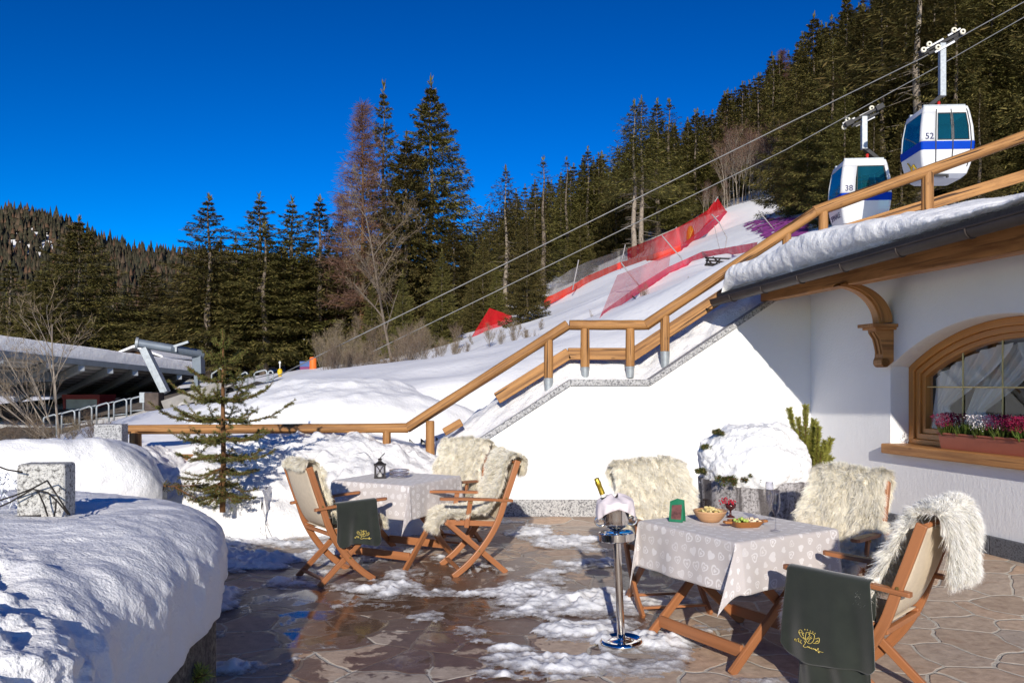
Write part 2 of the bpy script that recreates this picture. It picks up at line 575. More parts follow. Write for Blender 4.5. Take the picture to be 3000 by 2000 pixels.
def terr(x, y):
    x = np.atleast_1d(np.asarray(x, float)); y = np.atleast_1d(np.asarray(y, float))
    xc = np.clip(x, -45 - np.clip(y, 0, 160) * .3, 25 + np.clip(y, 0, 160) * .6); yc = np.clip(y, 10.3, 165)
    q = np.stack([xc, yc], -1).reshape(-1, 2) / _S
    d = np.linalg.norm(q[:, None] - _TX[None], axis=2)
    z = np.where(d > 0, d * d * np.log(d + 1e-12), 0) @ _TW[:len(_TX)] + _TW[len(_TX)] + q @ _TW[len(_TX) + 1:]
    z = z.reshape(x.shape)
    # far mountain on the left and beyond
    far = sstep(170, 520, y)
    return z * (1 - far) + far * 30


def tz(x, y): return float(terr(x, y)[0])


ys = np.concatenate([[-200, -60, -20, 0, 5, 9, 10.24], [10.3], np.arange(10.6, 30, .35), np.arange(30, 70, .8), np.arange(70, 165, 3), [180, 220, 280, 360, 460, 600, 900, 1500]])
xs = np.concatenate([[-1500, -700, -400, -250, -160, -110], np.arange(-80, -20, 2), np.arange(-20, 25, .4), np.arange(25, 70, 1.2), np.arange(70, 140, 4), [160, 200, 300, 500, 900, 1500]])
XX, YY = np.meshgrid(xs, ys, indexing='ij')
ZZ = np.vstack([terr(XX[i], YY[i]) for i in range(len(xs))])
near = (YY > 10.25) & (YY < 120)
ZZ = ZZ + near * (fbm(XX * .25, YY * .25, oct=3, seed=4) * .12 * sstep(14, 30, YY) + fbm(XX * 1.1, YY * 1.1, oct=3, seed=9) * .05)
ZZ = np.where(YY < 10.25, np.where(XX < -4.2, np.minimum(ZZ, .0) - .35, -.5), ZZ)
fq = grid_faces(len(xs), len(ys))
_g = np_mesh('snow_ground', np.stack([XX, YY, ZZ], -1).reshape(-1, 3), fq[:, ::-1], M['snow_far'], smooth=True)
tag(_g, 'wide snow covered hillside with groomed piste', None, None, 'structure')

# ------------------------------------------------------------------ terrace
def floor_z(x, y):
    t = (x - (WC.x + .229 * (WC.y - y)))          # <0: away from window wall
    return .10 * sstep(-1.6, -.2, t) * sstep(4.5, 6.5, y)


tx = np.arange(-4.2, 6.6, .1); ty = np.concatenate([np.arange(-8, 9.9, .1), [9.915]])
TX, TY = np.meshgrid(tx, ty, indexing='ij')
_o = np_mesh('terrace', np.stack([TX, TY, floor_z(TX, TY)], -1).reshape(-1, 3), grid_faces(len(tx), len(ty))[:, ::-1], M['flagstone'], smooth=True)
tag(_o, 'terrace of irregular reddish brown flagstones, wet in places', None, None, 'structure')

# slush and old snow left on the paving: one thin heightfield sheet
def slush_mask(x, y):
    m = np.zeros_like(x)
    def blob(px, py, rx, ry, a=1.0, rot=0):
        g = G(px, py); dx = x - g.x; dy = y - g.y
        c, s = math.cos(rot), math.sin(rot); u = (dx * c + dy * s) / rx; v = (-dx * s + dy * c) / ry
        return a * np.exp(-(u * u + v * v))
    for b in [(1560, 1550, .35, .45, .9), (1640, 1590, .45, .4, .95), (1660, 1650, .5, .35, 1.0), (1560, 1720, .32, .5, 1.0), (1700, 1765, .62, .36, 1.1),
              (1620, 1800, .5, .25, .9), (1770, 1775, .3, .3, 1.0), (1880, 1880, .42, .22, .95), (1800, 1960, .6, .2, .75), (1700, 1880, .45, .16, .72), (1420, 1880, .14, .08, .8), (1480, 1985, .35, .07, .95), (1420, 1975, .25, .08, .8),
              (1600, 1985, .4, .08, .7), (1290, 1690, .18, .14, .62), (1230, 1630, .35, .25, .68), (1060, 1700, .25, .12, .6),
              (700, 1560, 1.1, 1.0, 1.35), (860, 1545, .9, .9, 1.2), (1000, 1570, .7, .8, .9), (960, 1620, .7, .7, .9), (740, 1640, .9, .55, 1.0), (620, 1650, .5, .9, 1.2), (1120, 1650, .5, .35, .72), (1060, 1720, .5, .25, .68), (560, 1800, .26, 1.1, 1.2), (620, 1880, .16, .3, .85), (680, 1960, .22, .16, .95),
              (1180, 1545, .8, .5, .62), (1440, 1530, .5, .3, .66), (820, 1700, .4, .3, .62), (1950, 1560, .3, .3, .6), (1880, 1640, .28, .2, .72), (2030, 1650, .3, .12, .66), (1500, 1900, .3, .10, .66), (1560, 1850, .35, .14, .66), (1700, 1935, .35, .10, .7),
              (1100, 1470, 1.0, .6, 1.0), (740, 1490, 1.6, .8, 1.2), (700, 1530, 1.2, .7, 1.6), (930, 1540, .9, .5, 1.2), (1640, 1850, .55, .25, .8), (1560, 1930, .5, .12, .72), (1750, 1830, .4, .2, .8)]:
        m = np.maximum(m, blob(*b))
    return m


gx = np.arange(-2.9, 2.1, .016); gy = np.arange(4.1, 10.0, .016)
SX, SY = np.meshgrid(gx, gy, indexing='ij')
mk = slush_mask(SX, SY)
nn = fbm(SX * 3.2, SY * 3.2, oct=5, seed=21, gain=.6)
h = mk - .43 + nn * .56
ext = sstep(0.0, .5, h)
hz = np.clip(h, -.02, .9) ** 1.0 * .042 * (1 + .7 * fbm(SX * 14, SY * 14, oct=3, seed=33)) + np.clip(h, 0, 1) * .020 * fbm(SX * 30, SY * 30, oct=2, seed=35)
hz = np.where(h > 0, np.maximum(hz, .0) + .004, -.01)
keepv = h > -.015
kf = keepv[:-1, :-1] & keepv[1:, :-1] & keepv[:-1, 1:] & keepv[1:, 1:]


def slush_mat():
    t = NT('slush'); p = t.pos()
    n1 = t.noise(p, 26, 5, .65)
    sx = t.n('ShaderNodeSeparateXYZ'); t.l(p, sx.inputs[0])
    z = sx.outputs[2]
    nz = t.math('MULTIPLY', t.math('SUBTRACT', t.noise(p, 38, 5, .7), .5), .030)
    thick = t.ramp(t.math('ADD', z, nz), [(.002, 0.0), (.026, 1.0)])
    alpha = t.ramp(t.math('ADD', z, nz), [(.001, 0.0), (.010, .62), (.022, 1.0)])
    d = t.ramp(t.noise(p, 4.5, 6, .7), [(.45, 0.0), (.68, 1.0)])
    c = t.mix(t.math('MULTIPLY', d, .30), (.80, .81, .84), (.40, .36, .34))
    c = t.mix(thick, (.50, .47, .46), c)
    b = t.bsdf(c, t.math('SUBTRACT', .6, t.math('MULTIPLY', t.math('SUBTRACT', 1.0, thick), .35)), 0, t.bump(n1, .008), .4)
    t.l(alpha, b.inputs['Alpha'])
    return t.m


_o = np_mesh('slush', np.stack([SX, SY, hz], -1).reshape(-1, 3), grid_faces(len(gx), len(gy), kf)[:, ::-1], slush_mat(), smooth=True)
# drop vertices no face uses
def clean(o):
    bm = bmesh.new(); bm.from_mesh(o.data)
    bmesh.ops.delete(bm, geom=[v for v in bm.verts if not v.link_faces], context='VERTS')
    bm.to_mesh(o.data); bm.free()
clean(_o)
tag(_o, 'patches of melting slush and trodden snow on the paving', None, None, 'stuff')


# ------------------------------------------------------------------ snow banks
def snow_sheet(name, xr, yr, step, hf, mat, label, cat='snow bank', kind=None, skirt=None, group=None):
    """heightfield mound; hf(x,y)->(z, keep)"""
    X, Y = np.meshgrid(np.arange(xr[0], xr[1] + step, step), np.arange(yr[0], yr[1] + step, step), indexing='ij')
    X, Y, Z, K = hf(X, Y)
    kf = K[:-1, :-1] & K[1:, :-1] & K[:-1, 1:] & K[1:, 1:]
    o = np_mesh(name, np.stack([X, Y, Z], -1).reshape(-1, 3), grid_faces(*X.shape, kf)[:, ::-1], mat, smooth=True)
    clean(o)
    return tag(o, label, cat, group, kind)


# big foreground bank: swept profile along a curved ridge, overhanging towards the terrace
def ridge_bank(name, ctrl, n_along, prof, mat, label, amp=.05, seed=1, lump=None):
    """ctrl: list of (x,y,ztop, half width right, half width left, zlow_r, zlow_l); profile across: superellipse"""
    ctrl = np.array(ctrl, float); m = len(ctrl)
    s = np.linspace(0, m - 1, n_along); i = np.clip(s.astype(int), 0, m - 2); f = (s - i)[:, None]
    p0 = ctrl[np.clip(i - 1, 0, m - 1)]; p1 = ctrl[i]; p2 = ctrl[i + 1]; p3 = ctrl[np.clip(i + 2, 0, m - 1)]
    C = .5 * (2 * p1 + (p2 - p0) * f + (2 * p0 - 5 * p1 + 4 * p2 - p3) * f ** 2 + (3 * p1 - p0 - 3 * p2 + p3) * f ** 3)
    T = np.gradient(C[:, :2], axis=0); T /= np.linalg.norm(T, axis=1)[:, None]
    Nn = np.stack([T[:, 1], -T[:, 0]], 1)                 # right of travel
    th = np.linspace(-math.pi / 2 * 1.12, math.pi / 2 * 1.12, prof)
    V = np.zeros((n_along, prof, 3))
    for k, a in enumerate(th):
        sa, ca = math.sin(a), math.cos(a)
        e = .62
        u = math.copysign(abs(sa) ** e, sa); vv = math.copysign(abs(ca) ** e, ca)
        wd = C[:, 3] if a > 0 else C[:, 4]
        zl = C[:, 5] if a > 0 else C[:, 6]
        V[:, k, 0] = C[:, 0] + Nn[:, 0] * wd * u; V[:, k, 1] = C[:, 1] + Nn[:, 1] * wd * u
        V[:, k, 2] = zl + (C[:, 2] - zl) * max(vv, -.25)
    P = V.reshape(-1, 3)
    d = fbm(P[:, 0] * 1.3, P[:, 1] * 1.3, P[:, 2] * 1.3, 4, seed) * amp * 1.3 + fbm(P[:, 0] * 5, P[:, 1] * 5, P[:, 2] * 5, 4, seed + 5) * amp * .30
    if lump is not None: d = d + lump(P)
    Cn = np.repeat(C[:, None, :3], prof, 1).reshape(-1, 3).copy(); Cn[:, 2] = Cn[:, 2] - .35
    dirv = P - Cn; dirv /= np.linalg.norm(dirv, axis=1)[:, None] + 1e-6
    P = P + dirv * d[:, None]
    return P, (n_along, prof)


def crumb(P):
    x, y, z = P.T
    near = sstep(3.3, 2.5, y + .35 * fbm(x * 2, y * 2, oct=2, seed=2))
    r = np.abs(fbm(x * 4.2, y * 4.2, z * 4.2, 5, 71)) * .11 - .03
    # wind ripples running across the top, fading on the shaded flank
    rip = np.sin((y * 9 + x * 3 + fbm(x * 1.5, y * 1.5, z, 3, 8) * 5)) * .006
    return r * near + rip + fbm(x * 11, y * 11, z * 11, 3, 5) * .007


P, shp = ridge_bank('snow_bank', [(-1.75, .2, .80, .95, 2.2, .25, .5), (-1.9, 1.6, .86, .70, 2.2, .34, .5), (-2.08, 2.6, .90, .70, 2.2, .42, .5), (-2.22, 3.5, .92, .76, 2.2, .48, .5), (-2.42, 4.3, .91, .86, 2.1, .55, .5),
                                 (-2.85, 5.1, .86, .92, 2.0, .55, .5), (-3.5, 5.8, .82, .75, 1.8, .5, .4), (-4.6, 6.2, .8, .6, 1.5, .4, .3)], 420, 170, M['snow'], '', .030, 3, crumb)
_o = np_mesh('snow_bank', P, grid_faces(*shp), M['snow'], smooth=True)
tag(_o, 'big rounded snow bank overhanging a low stone wall in the left foreground', 'snow bank')

P, shp = ridge_bank('snow_bank', [(-9.0, 6.6, .55, .6, 1.4, .2, .1), (-6.8, 7.2, .80, .55, 1.4, .25, .1), (-5.2, 7.7, 1.0, .6, 1.4, .4, .2), (-4.35, 8.05, 1.06, .6, 1.2, .5, .3), (-3.95, 8.15, 1.0, .55, 1.0, .5, .3), (-3.66, 8.2, .84, .40, .6, .45, .3), (-3.5, 8.25, .62, .2, .3, .45, .3)], 220, 90, M['snow_old'], '', .05, 13)
_o = np_mesh('snow_bank', P, grid_faces(*shp), M['snow'], smooth=True)
tag(_o, 'second snow bank with a grey shaded end, behind the speckled granite post', 'snow bank')


# pile of shovelled snow under the level wooden rail, down to the paving
def pile(X, Y):
    front = 8.75 + .25 * np.sin(X * 1.7) + fbm(X * 1.2, X * 0, oct=2, seed=3) * .25 + 1.0 * sstep(-.9, .2, X) - .5 * sstep(-2.0, -2.8, X)
    t = np.clip((Y - front) / 1.15, 0, 1)
    z = (.95 - .25 * sstep(-2.2, -.6, X)) * t ** .55
    z = z * (1 - .34 * np.exp(-((X + 3.95) / .42) ** 2))
    z = z + (fbm(X * 2.6, Y * 2.6, z * 2, 4, 41) * .09 + np.abs(fbm(X * 6, Y * 6, z * 4, 3, 43)) * .07 - .03) * sstep(0, .25, t)
    Y2 = Y + fbm(X * 3, Y * 3, z * 5, 3, 45) * .06
    return X, Y2, np.where(t > 0, z, -.03), (Y > front - .05)


snow_sheet('snow_bank', (-4.4, -.78), (7.6, 10.26), .03, pile, M['snow_old'], 'lumpy shovelled snow heaped against the level wooden railing')


# mound beyond the railing
def mound(X, Y):
    u = (X + 2.6) / 2.6; v = (Y - 12.6) / 1.7
    r = np.clip(1 - u * u - v * v, 0, 1)
    base = terr(X.ravel(), Y.ravel()).reshape(X.shape)
    z = np.maximum(base - .1, .55 + 1.05 * r ** .42 + .12 * fbm(X, Y, oct=3, seed=5) * sstep(0, .2, r) + .02 * fbm(X * 5, Y * 5, oct=3, seed=6))
    return X, Y, z, r > 0


snow_sheet('snow_bank', (-5.2, 0.0), (10.9, 14.3), .05, mound, M['snow'], 'smooth flat topped snow mound just beyond the level wooden railing')

# cut block of snow in front of the little spruce
def block_pts():
    mb = MB()
    n = 26
    c0, c1 = G(590, 1560), G(788, 1568)
    P = []
    for i in range(n):
        row = []
        for j in range(n * 2):
            u = i / (n - 1); v = j / (n * 2 - 1)
            # front face bottom -> top -> back
            if v < .45: zz = v / .45; yy = 0
            else: zz = 1; yy = (v - .45) / .55
            x = c0.x + (c1.x - c0.x) * u; y = 8.35 + yy * 1.0 + .10 * zz + (0.06 * math.sin(u * 5))
            z = (.40 + .10 * u) * zz + .05 * yy
            row.append((x, y, z))
        P.append(row)
    A = np.array(P); x, y, z = A[..., 0], A[..., 1], A[..., 2]
    dn = fbm(x * 5, y * 5, z * 5, 4, 77) * .025
    A[..., 1] -= dn; A[..., 2] += dn * .8
    rows = [[tuple(p) for p in r] for r in A]
    # right hand cut face: straight down
    last = A[-1]
    cut = [[tuple(last[j] + np.array([.012 * k + .03 * fbm(last[j, 1] * 7 + k, last[j, 2] * 7, oct=2, seed=9), 0, (0 - last[j, 2]) * (k / 8.0)])) for j in range(n * 2)] for k in range(0, 9)]
    mb.grid(rows); mb.grid(cut)
    return mb


_o = block_pts().build('snow_block', M['snow_old'], smooth=True, autosmooth=50)
tag(_o, 'straight cut block of snow with a shaded right side below the little spruce', 'snow block')
# ------------------------------------------------------------------ hotel wall, window, roof, stairs
from mathutils.geometry import tessellate_polygon
M['timber'] = wood('golden_timber', (.47, .225, .075), (.27, .115, .035), .5, .9, 20, .0015, .5)
M['log'] = wood('weathered_log', (.41, .205, .07), (.15, .066, .022), .65, .7, 30, .008, 1.0)
M['log_face'] = wood('pale_log_end', (.52, .30, .12), (.36, .18, .06), .6, 2, 12, .002, .3)
M['winframe'] = wood('varnished_window_timber', (.55, .24, .06), (.36, .13, .028), .32, 1.0, 30, .0006)
M['gutter'] = simple('dark_gutter_metal', (.045, .034, .030), .5, .25, .3, 5)
M['shingle'] = simple('dark_roof_edge', (.018, .016, .017), .75, 0, .4, 20, .004)
M['zinc'] = simple('galvanised_steel', (.34, .37, .39), .5, .35, .2, 14)
M['steel'] = simple('painted_grey_steel', (.15, .18, .215), .5, .2, .15, 4)
M['gold'] = simple('gold_muntin', (.62, .50, .22), .35, .4, .1, 5)


def wall_pt(t, z, w=0.0):
    p = WC + WU * t + WN * w
    return Vector((p.x, p.y, z))


hotel = empty('hotel_building', wall_pt(2.8, 0), 0, 'white plastered alpine hotel with an arched window under a snowy eave', 'building')
HOFF = hotel.location.copy()


def hpart(mb, name, mat, parent=None, **kw):
    for i, p in enumerate(mb.v): mb.v[i] = tuple(Vector(p) - HOFF)
    return mb.build(name, mat, parent or hotel, **kw)


T0, T1, ZB, ZS, RISE = 1.43, 4.19, .98, 1.78, .43
TC, HW = (T0 + T1) / 2, (T1 - T0) / 2


def arch(inset=0.0, n=40, zb=None, bot_in=None):
    """outline of the window opening (t,z), from bottom left over the arch to bottom right"""
    hw = HW - inset; rad = (HW * HW + RISE * RISE) / (2 * RISE) - inset; zc = ZS + RISE - (rad + inset)
    a = math.asin(hw / rad)
    pts = [(TC - hw, (ZB if zb is None else zb))]
    for k in range(n + 1):
        th = -a + 2 * a * k / n
        pts.append((TC + rad * math.sin(th), zc + rad * math.cos(th)))
    pts.append((TC + hw, (ZB if zb is None else zb)))
    return pts


outer = [(-.0, -.15), (6.6, -.15), (6.6, 2.99), (-.0, 2.80)]
hole = arch()
mb = MB()
poly = [[Vector((a, b, 0)) for a, b in outer], [Vector((a, b, 0)) for a, b in hole]]
flat = outer + hole
mb.add([wall_pt(a, b) for a, b in flat], tessellate_polygon(poly))
# soft plastered edge then reveal
prev = hole
for w_, ins in ((.012, .003), (.022, .012), (.21, .03)):
    pass
rings = [[wall_pt(a, b, 0) for a, b in hole], [wall_pt(a, b, .010) for a, b in arch(.004, zb=ZB)], [wall_pt(a, b, .03) for a, b in arch(.010, zb=ZB)], [wall_pt(a, b, .25) for a, b in arch(.02, zb=ZB)]]
mb.grid(rings)
# end return of the wall past the picture edge, and thickness so that no light leaks
hpart(mb, 'wall', M['plaster'], smooth=True, autosmooth=30)
mb = MB()
for (a, b) in ((-.05, 1.36), (1.365, 2.76), (2.765, 4.2), (4.205, 6.5)):
    mb.box((wall_pt((a + b) / 2, .04 + .02, -.012)), (b - a, .05, .40), Matrix((WU, WN, Vector((0, 0, 1)))).transposed())
hpart(mb, 'plinth', M['granite_base'], bevel=.006)

# window
win = empty('window', (0, 0, 0)); win.parent = hotel


def ring_frame(i0, i1, w0, w1, name, mat, zb0, zb1):
    mb = MB()
    A = arch(i0, zb=zb0); B = arch(i1, zb=zb1)
    A = A + [A[0]]; B = B + [B[0]]
    g = [[wall_pt(a, b, w1) for a, b in A], [wall_pt(a, b, w0) for a, b in A], [wall_pt(a, b, w0 + .0) for a, b in B], [wall_pt(a, b, w1) for a, b in B]]
    n = len(A)
    def uvf(i, j):
        p = A[min(j, n - 1)]; return (j * .09 if 1 <= j <= n - 3 else p[1] + .0, i * .11)
    mb.grid(g, uvf=lambda i, j: (j * .085 + (0 if 1 <= j <= n - 4 else j * .7), i * .09 + .3))
    return hpart(mb, name, mat, win, bevel=.006, smooth=True, autosmooth=35)


ring_frame(.02, .095, .20, .34, 'outer_frame', M['winframe'], ZB, ZB + .05)
ring_frame(.095, .155, .225, .34, 'inner_frame', M['winframe'], ZB + .05, ZB + .11)
ring_frame(.155, .205, .25, .34, 'sash', M['winframe'], ZB + .11, ZB + .165)
# panes
t = NT('window_glass')
gl = t.n('ShaderNodeBsdfGlossy'); gl.inputs['Roughness'].default_value = .02; gl.inputs['Color'].default_value = (.9, .93, .95, 1)
tr = t.n('ShaderNodeBsdfTransparent'); tr.inputs['Color'].default_value = (.95, .96, .95, 1)
mx = t.n('ShaderNodeMixShader'); fr = t.n('ShaderNodeLayerWeight')
t.l(t.math('ADD', .05, t.math('MULTIPLY', t.math('POWER', fr.outputs['Facing'], 4.0), .45), True), mx.inputs[0]); t.l(tr.outputs[0], mx.inputs[1]); t.l(gl.outputs[0], mx.inputs[2]); t.l(mx.outputs[0], t.out.inputs[0])
M['glass'] = t.m
mb = MB()
gp = arch(.2, zb=ZB + .16); mb.add([wall_pt(a, b, .285) for a, b in gp], tessellate_polygon([[Vector((a, b, 0)) for a, b in gp]]))
hpart(mb, 'pane', M['glass'], win)
mb = MB()
ga = arch(.2)
def top_at(tt):
    rad = (HW * HW + RISE * RISE) / (2 * RISE) - .2
    return ZS + RISE - (rad + .2) + math.sqrt(max(0, rad * rad - (tt - TC) ** 2))
for tt in (2.11, 2.585, 3.06, 3.535):
    mb.tube([wall_pt(tt, ZB + .16, .278), wall_pt(tt, top_at(tt), .278)], .0085, 6)
mb.tube([wall_pt(T0 + .2, 1.565, .278), wall_pt(T1 - .2, 1.565, .278)], .0075, 6)
hpart(mb, 'muntin', M['gold'], win)
mb = MB()
mb.beam(wall_pt(1.395, ZB - .05, .065), wall_pt(4.3, ZB - .05, .065), .31, .10)
hpart(mb, 'window_sill', M['timber'], win, bevel=.012)
# curtains and dim room
t = NT('sheer_curtain')
df = t.n('ShaderNodeBsdfDiffuse'); df.inputs['Color'].default_value = (.92, .91, .88, 1)
tl = t.n('ShaderNodeBsdfTranslucent'); tl.inputs['Color'].default_value = (.85, .84, .80, 1)
tr = t.n('ShaderNodeBsdfTransparent'); m1 = t.n('ShaderNodeMixShader'); m2 = t.n('ShaderNodeMixShader')
m1.inputs[0].default_value = .3; m2.inputs[0].default_value = .03
t.l(df.outputs[0], m1.inputs[1]); t.l(tl.outputs[0], m1.inputs[2]); t.l(m1.outputs[0], m2.inputs[1]); t.l(tr.outputs[0], m2.inputs[2]); t.l(m2.outputs[0], t.out.inputs[0])
M['curtain'] = t.m


def drape(ta, tb, tg, zg, tbb, tba, seed, w0=.36):
    """top edge ta..tb gathered at (tg,zg) then falling to tba..tbb"""
    mb = MB(); rows = []
    nU, nV = 60, 26
    for j in range(nV):
        v = j / (nV - 1); row = []
        for i in range(nU):
            u = i / (nU - 1)
            tt = ta + (tb - ta) * u; z0 = top_at(min(max(tt, T0 + .21), T1 - .21)) - .03
            if v < .62:
                k = v / .62; ks = k ** (1.2 + .5 * abs(u - .5))
                x = tt + (tg + (u - .5) * .16 - tt) * ks; z = z0 + (zg - z0) * k
            else:
                k = (v - .62) / .38
                x = tg + (u - .5) * .16 + (tba + (tbb - tba) * u - tg - (u - .5) * .16) * k ** .8; z = zg + (ZB + .12 - zg) * k
            ww = w0 + .022 * math.sin(u * 34 + seed + v * 2) + .014 * math.sin(u * 61 + seed * 3)
            row.append(wall_pt(x, z, ww))
        rows.append(row)
    mb.grid(rows)
    return hpart(mb, 'curtain', M['curtain'], win, smooth=True)


drape(T0 + .2, 2.62, 1.72, 1.36, 2.05, 1.62, 1)
drape(2.2, 2.95, 2.06, 1.32, 2.55, 1.9, 4, .46)
drape(2.55, 3.4, 3.36, 1.34, 3.7, 3.0, 2, .44)
drape(3.1, T1 - .2, 3.95, 1.36, 4.0, 3.6, 6, .40)
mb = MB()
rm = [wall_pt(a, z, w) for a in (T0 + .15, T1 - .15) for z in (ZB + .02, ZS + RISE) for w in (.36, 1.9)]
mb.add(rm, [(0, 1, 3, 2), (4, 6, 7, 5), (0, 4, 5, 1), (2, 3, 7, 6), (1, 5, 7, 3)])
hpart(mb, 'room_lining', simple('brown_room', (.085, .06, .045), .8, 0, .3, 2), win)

# roof : sheathing, edge, gutter, beam, bracket
def zg(s): return 2.545 + .031 * s                     # gutter underside rises towards the viewer


def eave(s, out, z):
    """s metres along the eave from the stair wall plane, out = metres towards the building"""
    p = Vector((2.55, 9.9, 0)) + WU * s + WN * out
    return Vector((p.x, p.y, z))


S0, S1 = -.04, 7.2
roof = None
mb = MB()
SL = .195
P = []
for s in (S0, S1):
    z = zg(s) + .065
    P.append([eave(s, -.055, z), eave(s, -.045, z + .080), eave(s, 5.5, z + .080 + 5.5 * SL), eave(s, 5.5, z + 5.5 * SL), eave(s, -.055, z)])
mb.grid(P); mb.add(P[0][:4], [(0, 1, 2, 3)]); mb.add(P[1][:4], [(3, 2, 1, 0)])
roof = hpart(mb, 'roof', M['shingle'], bevel=.008)
mb = MB()
# half round gutter (solid of revolution segment) with bead
n = 12
for s0, s1 in ((S0 - .10, 1.9), (1.9, 4.6), (4.6, S1)):
    rows = []
    for s in np.linspace(s0, s1, 9):
        r0 = .058 if s0 < 4 else .0585
        zc = zg(s) + .062
        rows.append([eave(s, -.045 - r0 * math.cos(a), zc - r0 * math.sin(a)) for a in np.linspace(-.25, math.pi + .1, n)])
    mb.grid(rows)
    mb.add(rows[0], [tuple(range(n))]); mb.add(rows[-1], [tuple(range(n))])
    mb.tube([eave(s0, -.045 - .058, zg(s0) + .078), eave(s1, -.045 - .058, zg(s1) + .078)], .009, 8)
g = hpart(mb, 'gutter', M['gutter'], smooth=True, autosmooth=40)
for s in (.35, 1.05, 1.75, 2.45, 3.2, 3.95):
    zc = zg(s) + .062; mb = MB()
    mb.tube([eave(s, -.045 - .0615 * math.cos(a), zc - .0615 * math.sin(a)) for a in np.linspace(-.3, math.pi, 10)], .007, 6)
    hpart(mb, 'gutter_strap', M['gutter'])
mb = MB()
mb.beam(eave(.02, .56, 2.72), eave(S1, .56, 2.745), .15, .25)
mb.box(eave(2.6, .475, 2.84), (.16, .02, .02), Matrix((WU, WN, Vector((0, 0, 1)))).transposed())
hpart(mb, 'eave_beam', M['timber'], bevel=.012)
mb = MB()   # boarding under the roof between gutter and beam and wall
for k in range(9):
    a0 = .03 + k * .125
    za = lambda s, o: zg(s) + .078 + o * SL
    mb.add([eave(S0 + .02, a0, za(S0, a0)), eave(S1, a0, za(S1, a0)), eave(S1, a0 + .12, za(S1, a0 + .12)), eave(S0 + .02, a0 + .12, za(S0, a0 + .12))], [(0, 1, 2, 3)], [[(0, k), (7, k), (7, k + .12), (0, k + .12)]])
hpart(mb, 'soffit', M['timber'])

# carved bracket
br = MB()
tb = 1.42


def bpt(o, z, s=0.0): return wall_pt(tb + s, z, -o)


arc_o = []; arc_i = []
for k in range(19):
    a = k / 18 * math.pi / 2
    arc_o.append((.075 + .0 + .52 * (1 - math.cos(a)) ** 1.0, 2.23 + .385 * math.sin(a)))
    arc_i.append((.145 + .47 * (1 - math.cos(a)), 2.23 + .29 * math.sin(a)))
prof = [(.0, 2.23), (.0, 2.60)] + []
# brace: strip between outer (upper/left) and inner curve
up = [(.02, 2.23)] + [(.02 + .55 * (1 - math.cos(k / 18 * math.pi / 2)), 2.23 + .40 * math.sin(k / 18 * math.pi / 2)) for k in range(1, 19)]
lo = [(.15 + .47 * (1 - math.cos(k / 18 * math.pi / 2)), 2.23 + .37 * math.sin(k / 18 * math.pi / 2) - .0) for k in range(19)]
for s0, s1, sh in ((-.075, .075, 0), (-.05, .05, .02)):
    rows = []
    for k in range(19):
        (a, b), (c, d) = up[k], lo[k]
        if sh:
            mxx = ((c - a), (d - b)); c, d = c + .018, d - .012
        rows.append([bpt(a, b, s0), bpt(a, b, s1), bpt(c, d, s1), bpt(c, d, s0), bpt(a, b, s0)])
    br.grid(rows, uvf=lambda i, j: (i * .035, j * .1 + sh * 9))
Mw = Matrix((WU, WN, Vector((0, 0, 1)))).transposed()
br.box(bpt(.13, 2.195), (.26, .32, .035), Mw)
br.box(bpt(.115, 2.165), (.21, .27, .025), Mw)
# scrolled console below
cons = [(.0, 2.155), (.215, 2.155), (.21, 2.12), (.165, 2.06), (.145, 1.99), (.13, 1.92), (.135, 1.87), (.15, 1.84), (.15, 1.80), (.12, 1.775), (.08, 1.775), (.05, 1.79), (.0, 1.83)]
br.prism([bpt(a, b, -.065) for a, b in cons], WU * .13)
for sgn in (-.07, .0):
    br.tube([bpt(.10, 1.815, -.072), bpt(.10, 1.815, .072)], .048, 14)
for s in (-.03, .03):
    br.tube([bpt(.222, 2.13, s), bpt(.17, 2.05, s), bpt(.150, 1.98, s), bpt(.137, 1.9, s)], .011, 6)
hpart(br, 'bracket', M['timber'], bevel=.005)

# snow lying on the roof edge
def roof_snow():
    ns, nu = 420, 70
    s = np.linspace(S0 + .06, S1, ns); V = np.zeros((ns, nu, 3))
    th = .31 - .26 * sstep(1.4, 4.8, s) + .03 * fbm(s * 1.3, s * 0, oct=3, seed=51)
    for j in range(nu):
        v = j / (nu - 1)
        if v < .35:
            k = v / .35; o = .05 + .02 * (1 - k) - .10 * math.sin(k * math.pi * .8); hh = k
        else:
            k = (v - .35) / .65; o = .05 - .06 + 4.6 * k ** 1.5; hh = 1 + .12 * min(1, k * 4)
        e = [eave(a, o, 0) for a in s]
        V[:, j, 0] = [q.x for q in e]; V[:, j, 1] = [q.y for q in e]
        V[:, j, 2] = zg(s) + .147 + max(0, o) * SL + th * hh
    # round off the verge end
    endk = np.clip((s - S0 - .06) / .20, 0, 1)[:, None]
    base = (zg(s) + .14)[:, None] + np.maximum(0, (np.arange(nu) / (nu - 1) - .35) / .65)[None] ** 1.5 * 4.6 * SL
    V[:, :, 2] = base + (V[:, :, 2] - base) * (endk ** .35)
    P = V.reshape(-1, 3)
    d = fbm(P[:, 0] * 2.2, P[:, 1] * 2.2, P[:, 2] * 2.2, 4, 61) * .03 + fbm(P[:, 0] * 9, P[:, 1] * 9, P[:, 2] * 9, 3, 63) * .014
    P[:, 0] -= d * .8; P[:, 2] += d * .6 * (np.tile(np.arange(nu), ns) > 3)
    o = np_mesh('roof_snow', P, grid_faces(ns, nu), M['snow'], smooth=True)
    tag(o, 'thick layer of snow lying along the edge of the hotel roof', 'roof snow')


roof_snow()

# ------------------------------------------------------------------ stair wall
YS = 9.9
def SP(px, py, d=YS):
    p = W(px, py, d); return (p.x, p.z)


